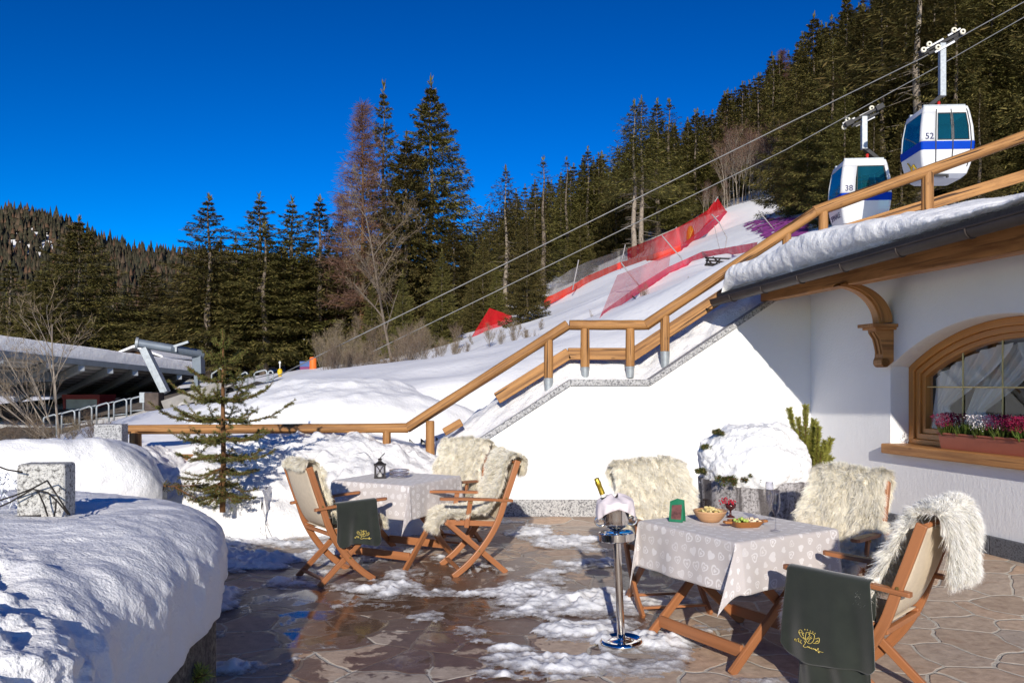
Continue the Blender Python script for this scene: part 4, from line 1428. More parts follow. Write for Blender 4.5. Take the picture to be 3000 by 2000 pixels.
for px, tp, bs, lb in ((1570, 985, 1060, 'dry twig bush in the snow behind the sloping handrail'), (1735, 930, 1005, 'small dry sprig in the snow seen between the two landing posts')):
    put(SH, 2, px, tp, 19, lb, 'shrub', None, .45, bs)
# young spruces by the edge
place('full', 972, 1000, 22, 1.25, 'low bright green bushy spruce at the left edge of the tan thicket', None, 1148)
place('sparse', 1545, 850, 40, 1.69, 'small open spruce at the lower left end of the piste nets')
place('full', 1500, 905, 37, 1.08, 'low bushy spruce in shade at the lower end of the piste')

# ------------------------------------------------------------------ far wooded mountain
rx = np.array([-2500, -600, 0, 100, 210, 330, 400, 520, 700, 900, 1100, 1400, 1700, 2600]); ry = np.array([640, 640, 652, 655, 685, 740, 757, 768, 775, 790, 815, 850, 900, 950])
mx_ = np.arange(-1100, 300, 14.0); my_ = np.arange(230, 720, 14.0)
MX, MY = np.meshgrid(mx_, my_, indexing='ij')


def mtn(x, y):
    pxx = CX + x * F / 600.0
    zr = CH + (HY - np.interp(pxx, rx, ry)) * 600 / F
    k = np.clip((y - 250) / 350, 0, 1)
    z = 0 + zr * (k ** 1.15) - np.clip(y - 600, 0, 200) * .5
    return z + fbm(x * .012, y * .012, oct=4, seed=91) * 7 * k - 4 * (1 - k)


_o = np_mesh('mountain', np.stack([MX, MY, mtn(MX, MY)], -1).reshape(-1, 3), grid_faces(*MX.shape)[:, ::-1], M['snow_far'], smooth=True)
tag(_o, 'distant snow covered mountain flank', None, None, 'structure')
rng = np.random.default_rng(3)
N = 24000
tx_ = rng.uniform(-760, 40, N); ty_ = 250 + 355 * rng.uniform(0, 1, N) ** .8
tpx = CX + tx_ * F / ty_; tz_ = mtn(tx_, ty_); tpy = HY - (tz_ - CH) * F / ty_
clear = fbm(tpx / 17.0, tpy / 9.0, oct=4, seed=14)
inclear = (((tpx - 100) / 95) ** 2 + ((tpy - 715) / 42) ** 2 < 1) | (((tpx - 360) / 40) ** 2 + ((tpy - 805) / 30) ** 2 < 1)
ok = ~(inclear & (clear > .06)) & (tpx > -900) & (tpx < 1400)
tx_, ty_, tz_ = tx_[ok], ty_[ok], tz_[ok]
n = len(tx_); hh = rng.uniform(7, 13, n) * np.where(rng.random(n) < .15, 1.25, 1); ww = hh * rng.uniform(.14, .26, n)
V = []; Fc = []
K = 7
ang = np.arange(K) * 2 * np.pi / K
for z0, z1, rs in ((.05, .55, 1.0), (.32, .8, .72), (.6, 1.0, .42)):
    jit = rng.uniform(.6, 1.3, (n, K)); ph = rng.uniform(0, 6, n)[:, None]
    ring = np.stack([tx_[:, None] + np.cos(ang + ph) * ww[:, None] * rs * jit, ty_[:, None] + np.sin(ang + ph) * ww[:, None] * rs * jit, tz_[:, None] + hh[:, None] * (z0 + rng.uniform(-.04, .04, (n, K)))], -1)
    tip = np.stack([tx_, ty_, tz_ + hh * z1], -1)[:, None]
    vv = np.concatenate([ring, tip], 1).reshape(-1, 3)
    b = (np.arange(n) * (K + 1))[:, None]
    k = np.arange(K)
    f = np.stack([b + k, b + (k + 1) % K, np.broadcast_to(b + K, (n, K))], -1).reshape(-1, 3)
    Fc.append(f + sum(len(x) for x in V)); V.append(vv)
_o = np_mesh('distant_forest', np.concatenate(V), np.concatenate(Fc), M['far_forest'])
tag(_o, 'far dark conifer forest covering the mountain at the left', None, None, 'stuff')
# ------------------------------------------------------------------ terrace furniture
M['teak'] = wood('oiled_teak', (.37, .148, .06), (.21, .078, .03), .42, 1.3, 34, .0008)
M['canvas'] = simple('beige_canvas', (.62, .52, .39), .85, 0, .06, 30, .0006, 500)
M['brass'] = simple('brass', (.55, .40, .14), .3, .9, .15, 20)


def planar(mb, pts, depth, y0, y1):
    """board cut to a curve in the xz plane, `depth` wide across the curve, between y0 and y1"""
    pts = [Vector((p[0], 0, p[1])) for p in pts]; n = len(pts); A = []; Bq = []; acc = [0]
    for i, p in enumerate(pts):
        t = (pts[min(i + 1, n - 1)] - pts[max(i - 1, 0)]).normalized(); nn = Vector((-t.z, 0, t.x))
        dd = depth[i] if isinstance(depth, (list, tuple)) else depth
        A.append(p + nn * dd / 2); Bq.append(p - nn * dd / 2)
        if i: acc.append(acc[-1] + (p - pts[i - 1]).length)
    off = random.random() * 9
    vs = []
    for i in range(n):
        for q, y in ((A[i], y0), (A[i], y1), (Bq[i], y1), (Bq[i], y0)): vs.append((q.x, y, q.z))
    fs = []; uv = []
    w = [0, abs(y1 - y0), abs(y1 - y0) + .05, 2 * abs(y1 - y0) + .05, 2 * abs(y1 - y0) + .1]
    for i in range(n - 1):
        for k in range(4):
            k2 = (k + 1) % 4
            fs.append((i * 4 + k, i * 4 + k2, (i + 1) * 4 + k2, (i + 1) * 4 + k))
            uv.append([(acc[i] + off, w[k] + off), (acc[i] + off, w[k + 1] + off), (acc[i + 1] + off, w[k + 1] + off), (acc[i + 1] + off, w[k] + off)])
    fs += [(3, 2, 1, 0), tuple((n - 1) * 4 + k for k in range(4))]; uv += [[(off, .01 * k) for k in range(4)]] * 2
    mb.add(vs, fs, uv)
    return mb


def smooth_pts(pts, n=24):
    P = np.array(pts, float); m = len(P); out = []
    for s in np.linspace(0, m - 1, n):
        i = min(int(s), m - 2); f = s - i
        p0, p1, p2, p3 = P[max(i - 1, 0)], P[i], P[i + 1], P[min(i + 2, m - 1)]
        out.append(.5 * (2 * p1 + (p2 - p0) * f + (2 * p0 - 5 * p1 + 4 * p2 - p3) * f * f + (3 * p1 - p0 - 3 * p2 + p3) * f ** 3))
    return [tuple(o) for o in out]


RAIL = smooth_pts([(-.338, .948), (-.285, .79), (-.225, .62), (-.17, .46), (-.095, .32), (.0, .195), (.11, .085), (.225, 0)], 26)
BACK = smooth_pts([(-.325, .922), (-.285, .80), (-.235, .66), (-.175, .52), (-.135, .455)], 16)


def make_chair():
    root = bpy.data.objects.new('folding_chair', None); COL.objects.link(root)
    for s in (-1, 1):
        mb = MB(); planar(mb, RAIL, .052, s * .232, s * .257); mb.build('side_rail', M['teak'], root, bevel=.006)
        mb = MB(); planar(mb, [(-.245, 0), (0, .215), (.27, .452)], .046, s * .205, s * .229); mb.build('leg', M['teak'], root, bevel=.005)
        mb = MB()
        P = [(-.285, .612), (-.10, .628), (.12, .642), (.315, .650)]
        rows = [[(x, s * .245 - w_, z + h_) for w_, h_ in ((-w, -.011), (w, -.011), (w, .011), (-w, .011), (-w, -.011))] for (x, z), w in zip([(-.29, .611)] + P + [(.335, .651)], (.018, .024, .026, .030, .030, .016))]
        mb.grid(rows, uvf=lambda i, j: (i * .13 + s, j * .05)); mb.add(rows[0][:4], [(0, 1, 2, 3)]); mb.add(rows[-1][:4], [(3, 2, 1, 0)])
        mb.build('armrest', M['teak'], root, bevel=.007, seg=3)
        mb = MB(); mb.beam((.075, s * .245, .632), (.11, s * .236, .40), .022, .040, up=(1, 0, 0)); mb.build('arm_support', M['teak'], root, bevel=.005)
        mb = MB(); mb.beam((-.175, s * .218, .415), (.275, s * .218, .452), .022, .045); mb.build('seat_rail', M['teak'], root, bevel=.005)
        mb = MB()
        for (x, z) in ((0.003, .205), (-.232, .635), (.075, .612)): mb.tube([(x, s * .256, z), (x, s * .263, z)], .008, 10)
        mb.build('bolt', M['brass'], root)
    mb = MB(); mb.tube([(-.332, -.235, .930), (-.332, .235, .930)], .013, 10); mb.build('top_bar', M['teak'], root, smooth=True)
    for x, z in ((.17, .055), (-.195, .048)):
        mb = MB(); mb.beam((x, -.232 if x > 0 else -.205, z), (x, .232 if x > 0 else .205, z), .036, .018); mb.build('stretcher', M['teak'], root, bevel=.004)
    for x, z in ((.272, .44), (-.165, .41)):
        mb = MB(); mb.beam((x, -.23, z), (x, .23, z), .03, .026); mb.build('cross_bar', M['teak'], root, bevel=.004)
    mb = MB()
    rows = []
    for k, (x, z) in enumerate(BACK):
        sag = .028 * math.sin(k / 15 * math.pi)
        rows.append([(x - .022 - sag * math.sin((j / 12) * math.pi) ** .7, -.232 + .464 * j / 12, z) for j in range(13)])
    mb.grid(rows); o = mb.build('backrest', M['canvas'], root, smooth=True); so_ = o.modifiers.new('thick', 'SOLIDIFY'); so_.thickness = .004
    mb = MB()
    rows = [[(-.165 + .43 * k / 12, -.215 + .43 * j / 10, .445 + .02 * k / 12 - .035 * math.sin(k / 12 * math.pi) * math.sin(j / 10 * math.pi) ** .5) for j in range(11)] for k in range(13)]
    mb.grid(rows); o = mb.build('seat', M['canvas'], root, smooth=True); so_ = o.modifiers.new('thick', 'SOLIDIFY'); so_.thickness = .004
    return root


CH0 = make_chair()
GC = 'teak folding chairs around the two tables'
CHAIRS = {}
for k, (key, x, y, deg, lb) in enumerate([
        ('c1', -1.454, 6.765, 37, 'teak canvas chair left of the far table, seen from behind'),
        ('c2', -.62, 8.20, -118, 'teak chair behind the far table, mostly hidden by a cream fleece'),
        ('c3', -.345, 7.08, 197, 'teak chair right of the far table, seen from its side with crossed legs'),
        ('c4', 1.10, 5.86, -80, 'teak chair behind the left side of the near table, facing the viewer'),
        ('c5', 2.10, 5.36, 229, 'teak chair between the near table and the house wall, half hidden by fleece'),
        ('c6', 1.83, 4.21, 136, 'teak chair in the right foreground showing its bare canvas back')]):
    o = CH0 if k == 0 else copy_tree(CH0)
    o.location = (x, y, floor_z(np.array([x]), np.array([y]))[0]); o.rotation_euler = (0, 0, R(deg)); tag(o, lb, 'chair', GC); CHAIRS[key] = o


# ---- sheepskins
def fur_mat(name, cols, base):
    t = NT(name)
    rn = t.n('ShaderNodeNewGeometry').outputs['Random Per Island']
    c = t.ramp(rn, [(k / (len(cols) - 1), c) for k, c in enumerate(cols)])
    p = t.coord('Object')
    blot = t.ramp(t.noise(p, 6.5, 4, .6), [(.40, 1.0), (.66, 0.0)])
    c = t.mix(t.math('MULTIPLY', blot, .14), c, base)
    b = t.bsdf(c, .8, 0, None, .1)
    tl = t.n('ShaderNodeBsdfTranslucent'); t.l(c, tl.inputs['Color']); mx = t.n('ShaderNodeMixShader'); mx.inputs[0].default_value = .22
    t.l(b.outputs[0], mx.inputs[1]); t.l(tl.outputs[0], mx.inputs[2]); t.l(mx.outputs[0], t.out.inputs[0])
    M[name] = t.m


fur_mat('cream_fleece', [(.93, .87, .72), (.96, .92, .81), (.97, .95, .88), (.95, .89, .75)], (.90, .78, .54))
fur_mat('white_fleece', [(.95, .93, .87), (.97, .96, .92), (.96, .93, .86), (.97, .96, .93)], (.92, .84, .70))
FPATH = [(-.395, .84), (-.395, .90), (-.362, .962), (-.305, .968), (-.262, .89), (-.225, .785), (-.175, .66), (-.11, .54), (-.02, .49), (.12, .485), (.235, .492), (.30, .455), (.325, .36)]


def fleece(chair, label, mat, seed, rear=.12, front=.12, wtop=.30, wmid=.27, wseat=.27, shift=0.0, rear_w=None, N=90000, hair=.05, tilt=0.0, cut=False, puff=0.0):
    rng = np.random.default_rng(seed)
    pth = [p for p in FPATH]
    pth[0] = (-.40, .955 - rear - .03); pth[1] = (-.40, .955 - rear * .45)
    pth[-1] = (.325, .455 - front)
    if cut: pth = [(-.345, .945), (-.322, .958)] + pth[4:]
    P = np.array(smooth_pts(pth, 90)); nv = len(P)
    T = np.gradient(P, axis=0); T /= np.linalg.norm(T, axis=1)[:, None]
    Nn = np.stack([-T[:, 1], T[:, 0]], 1)              # outward (front of back / top of seat / behind the rear flap)
    s = np.linspace(0, 1, nv)
    hw = np.interp(s, [0, .12, .24, .38, .5, .62, .8, 1], [(rear_w or wtop) * .80, rear_w or wtop, wtop, wtop * .97, wmid, wseat, wseat * .95, wseat * .72])
    nu = 30
    u = np.linspace(-1, 1, nu)
    sh = shift * (1 - sstep(.1, .5, s))
    X = np.repeat(P[:, 0][:, None], nu, 1); Z = np.repeat(P[:, 1][:, None], nu, 1)
    edge = 1 + .10 * fbm(s[:, None] * 7 + seed, np.sign(u)[None] * 5.0 + s[:, None] * 0, oct=3, seed=seed)
    Y = u[None] * hw[:, None] * edge + sh[:, None]
    # rest on the frame: sag between the rails, curl over the edges
    bul = .018 + puff * np.clip(1 - (u[None] ** 2), 0, 1) ** .5 * np.interp(s, [0, .2, .5, .7, 1], [.6, 1, 1, .6, .4])[:, None] + .022 * fbm(s[:, None] * 6, u[None] * 2.0 + seed, oct=3, seed=seed + 2) - .055 * np.clip(np.abs(u[None]) * hw[:, None] - .24, 0, 1) * 3
    X = X + Nn[:, 0][:, None] * bul; Z = Z + Nn[:, 1][:, None] * bul - np.clip(np.abs(Y) - .26, 0, 1) * .25 + tilt * Y * (1 - s[:, None])
    V = np.stack([X, Y, Z], -1)
    root = link('sheepskin', None) if False else bpy.data.objects.new('sheepskin', None)
    COL.objects.link(root)
    o = np_mesh('hide', V.reshape(-1, 3), grid_faces(nv, nu), M[mat], root, smooth=True)
    # strands
    a = rng.uniform(0, nv - 1.001, N); b = rng.uniform(0, nu - 1.001, N)
    ne = N // 5; b[:ne] = np.where(rng.random(ne) < .5, rng.uniform(0, 1.6, ne), rng.uniform(nu - 2.6, nu - 1.001, ne))
    nt_ = N // 14; a[ne:ne + nt_] = np.where(rng.random(nt_) < .5, rng.uniform(0, 3, nt_), rng.uniform(nv - 4, nv - 1.001, nt_))
    i, j = a.astype(int), b.astype(int); fa, fb = (a - i)[:, None], (b - j)[:, None]
    Q = V[i, j] * (1 - fa) * (1 - fb) + V[i + 1, j] * fa * (1 - fb) + V[i, j + 1] * (1 - fa) * fb + V[i + 1, j + 1] * fa * fb
    n3 = np.stack([Nn[i, 0], np.zeros(N), Nn[i, 1]], 1); t3 = np.stack([T[i, 0], np.zeros(N), T[i, 1]], 1)
    uu = (b / (nu - 1) * 2 - 1)
    out = np.stack([np.zeros(N), np.sign(uu) * np.abs(uu) ** 3, np.zeros(N)], 1)
    # clumps
    cl = np.stack([vnoise(a * .60, b * 1.3, k * 7.7, seed + k) for k in range(3)], 1)
    down = np.array([0, 0, -1.0])
    flow = np.where((s[i] < .16)[:, None], -t3 * 1.0, t3 * .35)
    d = n3 * .42 + flow * .85 + out * .60 + cl * .52 + rng.normal(size=(N, 3)) * .15
    d /= np.linalg.norm(d, axis=1)[:, None]
    L = hair * rng.uniform(.55, 1.25, N) * (1 + .25 * cl[:, 0])
    sd = np.cross(d, n3 + rng.normal(size=(N, 3)) * .30); sd /= np.linalg.norm(sd, axis=1)[:, None]
    wd = rng.uniform(.0008, .0017, N)[:, None]
    m_ = Q + d * (L * .55)[:, None] + cl * .006; tp = Q + d * L[:, None] + down * (L * .28)[:, None] + cl * .014
    S = np.empty((N, 6, 3)); S[:, 0] = Q - sd * wd; S[:, 1] = Q + sd * wd; S[:, 2] = m_ + sd * wd * .8; S[:, 3] = m_ - sd * wd * .8; S[:, 4] = tp + sd * wd * .15; S[:, 5] = tp - sd * wd * .15
    bs = (np.arange(N) * 6)[:, None]
    Fq = np.concatenate([bs + np.array([[0, 1, 2, 3]]), bs + np.array([[3, 2, 4, 5]])])
    h = np_mesh('wool', S.reshape(-1, 3), Fq, M[mat], root)
    h['kind'] = 'stuff'
    root.location = chair.location; root.rotation_euler = chair.rotation_euler
    tag(root, label, 'sheepskin', 'sheepskins on the terrace chairs')
    return root


fleece(CHAIRS['c1'], 'cream sheepskin on the far table\'s left chair, seen edge on beside a blanket', 'cream_fleece', 11, rear=.02, wtop=.215, wmid=.23, wseat=.23, front=.05, hair=.04, cut=True)
fleece(CHAIRS['c2'], 'rounded pale cream sheepskin covering the chair behind the far table', 'cream_fleece', 12, wtop=.265, wmid=.255, hair=.048, puff=.03)
fleece(CHAIRS['c3'], 'white sheepskin curling over the top of the side view chair at the far table', 'cream_fleece', 13, rear=.07, wtop=.215, wmid=.225, wseat=.25, front=.08, hair=.045)
fleece(CHAIRS['c4'], 'broad cream sheepskin on the chair behind the silver ice bucket stand', 'cream_fleece', 14, wtop=.27, wmid=.265, rear=.10, hair=.048, puff=.035)
fleece(CHAIRS['c5'], 'yellowish shaggy sheepskin on the chair nearest the house wall plinth', 'cream_fleece', 15, wtop=.245, wmid=.25, rear=.12, hair=.055, puff=.02)
fleece(CHAIRS['c6'], 'long haired white sheepskin flopping over the back of the right foreground chair', 'white_fleece', 16, rear=.24, wtop=.26, wmid=.225, wseat=.205, rear_w=.23, shift=-.09, N=110000, hair=.055, puff=.02)


# ---- blankets with the embroidered crest
def felt():
    t = NT('dark_green_felt'); p = t.coord('Object')
    n = t.noise(p, 300, 3, .7); n2 = t.noise(p, 5, 4, .6)
    c = t.ramp(n2, [(.3, (.018, .022, .019)), (.7, (.030, .035, .029))])
    t.bsdf(c, .95, 0, t.bump(n, .001), .1, Sheen_Weight=.35, Sheen_Roughness=.5)
    M['felt'] = t.m


felt()
M['gold_thread'] = simple('gold_thread', (.72, .56, .14), .45, .2, .15, 60)
CREST = [[(870, 520), (860, 780), (990, 920), (1120, 800), (1150, 560), (1000, 505), (870, 520)], [(940, 560), (1000, 600), (900, 760)], [(1060, 640), (900, 800)], [(980, 860), (985, 780), (1080, 680)], [(1000, 520), (960, 560)],
         [(840, 800), (700, 740), (610, 640), (600, 540), (660, 490), (720, 530), (690, 600), (630, 600)], [(790, 690), (740, 620), (760, 570), (800, 600)], [(840, 800), (780, 720)],
         [(1130, 870), (1290, 830), (1340, 740), (1320, 620), (1240, 670), (1190, 680)], [(1290, 720), (1200, 820)], [(1320, 760), (1230, 770)],
         [(520, 1000), (440, 1020), (400, 970), (440, 940), (500, 970), (560, 880), (610, 860), (600, 960), (650, 990), (680, 940), (700, 990), (740, 1010)], [(660, 890), (720, 890)],
         [(820, 860), (860, 900), (860, 960), (800, 1060), (850, 1110), (930, 1060), (960, 1030), (960, 1080), (1000, 1040), (1030, 1085), (1080, 1060), (1090, 1100), (1150, 1060), (1160, 1100), (1200, 1070), (1240, 1130), (1260, 1080), (1310, 1010), (1300, 1130), (1340, 1180), (1350, 1110), (1400, 1120), (1490, 1110)]]
DOTS = [(815, 430), (900, 420), (1000, 440), (1090, 455), (1170, 490)]


def blanket(chair, side, x0, x1, drop, inner, label, seed, flare=.06, crest_at=(.5, .7), crest_w=.17, taper=0.0, layer2=0.0, fold=.02):
    root = bpy.data.objects.new('blanket', None); COL.objects.link(root)

    def surf(u, v, lay=0):
        """u 0..1 along the arm, v: metres from the inner hem over the arm to the outer hem"""
        hp = inner; over = .075
        ax = x0 + (x1 - x0) * u; az = .628 + .03 * (ax + .1) + .013 + .004 * lay
        if v < hp:
            dn = hp - v; return Vector((ax, side * (.245 - .036), az - dn))
        if v < hp + over:
            k = (v - hp) / over; a = math.pi * k
            return Vector((ax, side * (.245 - .036 * math.cos(a)), az + .012 * math.sin(a)))
        dn = v - hp - over
        q = min(1, dn / .35)
        amp = fold * q
        wav = amp * (math.sin(u * 9 + seed) + .6 * math.sin(u * 17 + seed * 2.3 + dn * 3)) + .012 * math.sin(u * 4 + dn * 9 + seed)* q
        cx = (x0 + x1) / 2
        x = ax + (ax - cx) * flare * dn / .3 - taper * dn
        return Vector((x, side * (.245 + .040 + .012 * lay + .025 * q + wav), az - dn))

    mb = MB(); nu, nv = 44, 70; tot = inner + .075
    rows = []
    for i in range(nv):
        row = []
        for j in range(nu):
            u = j / (nu - 1)
            dr = drop * (1 - .10 * (1 - u) * (taper != 0)) + .012 * math.sin(u * 7 + seed)
            # rounded lower corners
            e = min(u, 1 - u); dr -= .05 * max(0, 1 - e / .12) ** 2
            row.append(surf(u, (tot + dr) * i / (nv - 1)))
        rows.append(row)
    mb.grid(rows)
    o = mb.build('cloth', M['felt'], root, smooth=True); sm = o.modifiers.new('thick', 'SOLIDIFY'); sm.thickness = .007; sm.offset = 0
    if layer2:
        mb = MB(); rows = []
        for i in range(40):
            row = []
            for j in range(nu):
                u = j / (nu - 1); dn = drop * .78 + (layer2 - drop * .78) * i / 39 + .02 * math.sin(u * 5 + 1) * (i / 39)
                p = surf(.10 + u * .72, inner + .075 + min(dn, .55)); p.z -= max(0, dn - .55); p.y -= side * (.022 + .012 * math.sin(u * 13 + i * .05))
                row.append(p)
            rows.append(row)
        mb.grid(rows); o2 = mb.build('lower_fold', M['felt'], root, smooth=True); sm = o2.modifiers.new('thick', 'SOLIDIFY'); sm.thickness = .007
    # crest
    mb = MB(); W_ = abs(x1 - x0); k = crest_w / 1100.0
    def cpnt(px, py):
        xs = (px - 950) * k; ys = (py - 780) * k
        # viewed from outside, right of the picture is +x for side -1 and -x for side +1
        u = crest_at[0] + (xs / W_) * (1 if side < 0 else -1)
        v = inner + .075 + crest_at[1] * drop + ys
        e = 1e-3
        p = surf(u, v); du = surf(u + e, v) - p; dv = surf(u, v + e) - p
        nn = du.cross(dv).normalized()
        if nn.y * side < 0: nn = -nn
        return p + nn * .0065
    for ln in CREST:
        pts = smooth_pts([(*q, 0) for q in ln], len(ln) * 4) if len(ln) > 2 else [(*q, 0) for q in ln]
        mb.tube([cpnt(a, b) for a, b, _ in pts], .0014, 5)
    for a, b in DOTS:
        c = cpnt(a, b); mb.lathe([(0.0001, -.004), (.0026, 0), (.0001, .004)], 6, c)
    mb.build('emblem', M['gold_thread'], o)
    root.location = chair.location; root.rotation_euler = chair.rotation_euler
    tag(root, label, 'blanket', 'dark green crested blankets'); return root


blanket(CHAIRS['c1'], -1, -.125, .225, .36, .16, 'dark green crested blanket on the left chair at the far table', 1, flare=.10, crest_at=(.60, .72), crest_w=.11, taper=-.02, fold=.022)
blanket(CHAIRS['c6'], 1, -.115, .30, .44, .2, 'dark green crested blanket hanging low from the right foreground chair', 3, flare=.14, crest_at=(.66, .74), crest_w=.14, layer2=.60, fold=.017)


# ---- tables and cloths
def hearts():
    t = NT('heart_tablecloth'); uv = t.coord('UV')
    sc_ = t.scale(uv, (13.5, 13.5, 1))
    fl = t.n('ShaderNodeVectorMath', operation='FLOOR'); 
    # brick offset so rows do not line up
    sx = t.n('ShaderNodeSeparateXYZ'); t.l(sc_, sx.inputs[0])
    row = t.math('FLOOR', sx.outputs[1])
    xo = t.math('ADD', sx.outputs[0], t.math('MULTIPLY', row, .43))
    cb = t.n('ShaderNodeCombineXYZ'); t.l(xo, cb.inputs[0]); t.l(sx.outputs[1], cb.inputs[1])
    t.l(cb.outputs[0], fl.inputs[0])
    wn = t.n('ShaderNodeTexWhiteNoise', noise_dimensions='2D'); t.l(fl.outputs[0], wn.inputs['Vector'])
    fr = t.n('ShaderNodeVectorMath', operation='SUBTRACT'); t.l(cb.outputs[0], fr.inputs[0]); t.l(fl.outputs[0], fr.inputs[1])
    ct = t.n('ShaderNodeVectorMath', operation='SUBTRACT'); t.l(fr.outputs[0], ct.inputs[0]); ct.inputs[1].default_value = (.5, .5, 0)
    jt = t.n('ShaderNodeVectorMath', operation='SUBTRACT'); t.l(wn.outputs['Color'], jt.inputs[0]); jt.inputs[1].default_value = (.5, .5, .5)
    js = t.n('ShaderNodeVectorMath', operation='SCALE'); t.l(jt.outputs[0], js.inputs[0]); js.inputs['Scale'].default_value = .34
    ad = t.n('ShaderNodeVectorMath', operation='ADD'); t.l(ct.outputs[0], ad.inputs[0]); t.l(js.outputs[0], ad.inputs[1])
    rot = t.n('ShaderNodeVectorRotate', rotation_type='Z_AXIS'); t.l(ad.outputs[0], rot.inputs['Vector'])
    t.l(t.math('MULTIPLY', t.math('SUBTRACT', wn.outputs['Value'], .5), 1.6), rot.inputs['Angle'])
    s2 = t.n('ShaderNodeSeparateXYZ'); t.l(rot.outputs[0], s2.inputs[0])
    cs = t.n('ShaderNodeSeparateColor'); t.l(wn.outputs['Color'], cs.inputs[0])
    size = t.math('ADD', .24, t.math('MULTIPLY', cs.outputs[1], .20))
    X = t.math('DIVIDE', s2.outputs[0], size); Y = t.math('DIVIDE', s2.outputs[1], size)
    ax = t.math('ABSOLUTE', X)
    yy = t.math('SUBTRACT', t.math('MULTIPLY', Y, 1.15), t.math('MULTIPLY', t.math('POWER', ax, .6), .62))
    d = t.math('SQRT', t.math('ADD', t.math('MULTIPLY', X, X), t.math('MULTIPLY', yy, yy)))
    fill = t.ramp(d, [(.86, 1.0), (.94, 0.0)])
    d2 = t.math('ABSOLUTE', t.math('SUBTRACT', d, .78)); ring = t.ramp(d2, [(.12, 1.0), (.18, 0.0)])
    d3 = t.ramp(d, [(.28, 1.0), (.34, 0.0)])
    isr = t.ramp(cs.outputs[2], [(.36, 0.0), (.50, 1.0)])
    pat = t.mix(isr, fill, t.mix(1.0, ring, d3, 'ADD'))
    weave = t.noise(t.scale(uv, (700, 700, 1)), 1, 2, .6)
    br_ = t.math('ADD', .55, t.math('MULTIPLY', cs.outputs[0], .45))
    c = t.mix(t.math('MULTIPLY', pat, br_), (.52, .475, .46), (.70, .67, .665))
    t.bsdf(c, .75, 0, t.bump(weave, .0006), .25, Sheen_Weight=.2)
    M['hearts'] = t.m


hearts()


def make_table():
    root = bpy.data.objects.new('folding_table', None); COL.objects.link(root)
    mb = MB()
    for k in range(9): mb.box((0, -.36 + k * .09, .722), (.80, .082, .022))
    for y in (-.40, .40): pass
    mb.build('tabletop', M['teak'], root, bevel=.004)
    for s in (-1, 1):
        mb = MB(); planar(mb, [(-.40, 0), (0, .345), (.40, .70)], .055, s * .345, s * .372); mb.build('leg', M['teak'], root, bevel=.006)
        mb = MB(); planar(mb, [(.40, 0), (0, .345), (-.40, .70)], .055, s * .315, s * .342); mb.build('leg', M['teak'], root, bevel=.006)
    for x, w in ((-.30, .345), (.30, .315)):
        mb = MB(); mb.beam((x, -w, .105), (x, w, .105), .026, .07); mb.build('stretcher', M['teak'], root, bevel=.005)
        mb = MB(); mb.beam((x * 1.2, -.34, .675), (x * 1.2, .34, .675), .03, .06); mb.build('apron', M['teak'], root, bevel=.004)
    return root


def tablecloth(name, loc, deg, half, size, label, skew=.8, seed=0):
    """square cloth draped over a square top; four pointed corners fold into flaps"""
    n = 121; zt = .738
    s = np.linspace(-size, size, n); A, B = np.meshgrid(s, s, indexing='ij')
    a = np.clip(np.abs(A) - half, 0, None); b = np.clip(np.abs(B) - half, 0, None)
    sa, sb = np.sign(A), np.sign(B)
    X = np.clip(A, -half, half); Y = np.clip(B, -half, half); Z = np.full_like(A, zt)
    rd = .02
    def drop(d): return np.where(d < rd * 1.57, rd * (1 - np.cos(np.minimum(d / rd, 1.57))), rd + d - rd * 1.57)
    def outw(d): return np.where(d < rd * 1.57, rd * np.sin(np.minimum(d / rd, 1.57)), rd + .06 * (d - rd * 1.57))
    onlya = (a > 0) & (b == 0); onlyb = (b > 0) & (a == 0); cor = (a > 0) & (b > 0)
    wv = lambda u, d, k: .010 * np.sin(u * 9 + k) * np.clip(d / .25, 0, 1) + .007 * np.sin(u * 23 + k * 2) * np.clip(d / .25, 0, 1)
    X = np.where(onlya, sa * (half + outw(a) + wv(B, a, seed)), X); Z = np.where(onlya, zt - drop(a), Z)
    Y = np.where(onlyb, sb * (half + outw(b) + wv(A, b, seed + 3)), Y); Z = np.where(onlyb, zt - drop(b), Z)
    rho = np.hypot(a, b); phi = np.arctan2(b, a)          # 0 on the x side, pi/2 on the y side
    m = np.sin(2 * phi) ** .8
    # the spare cloth of each corner folds into a flap lying mostly along the y side
    tri = 1 - np.abs(phi / (math.pi / 4) - 1)
    L = rho * .62 * np.clip(tri, 0, 1)
    ox = np.cos(phi); oy = np.sin(phi)
    fx = outw(rho) * ox + L * .28 - L * .58 * skew * (phi > 0); fy = outw(rho) * oy + L * .34
    X = np.where(cor, sa * (half + fx), X); Y = np.where(cor, sb * (half + fy), Y); Z = np.where(cor, zt - drop(rho * (1 - .0 * tri)), Z)
    Z = Z + np.where((a == 0) & (b == 0), .0012 * np.sin(A * 40) * np.sin(B * 31), 0)
    uv = np.stack([A, B], -1).reshape(-1, 2) + seed
    o = np_mesh(name, np.stack([X, Y, Z], -1).reshape(-1, 3), grid_faces(n, n), M['hearts'], smooth=True, uv=uv)
    sm = o.modifiers.new('thick', 'SOLIDIFY'); sm.thickness = .002
    o.location = loc; o.rotation_euler = (0, 0, R(deg))
    return tag(o, label, 'tablecloth', 'grey heart patterned tablecloths')


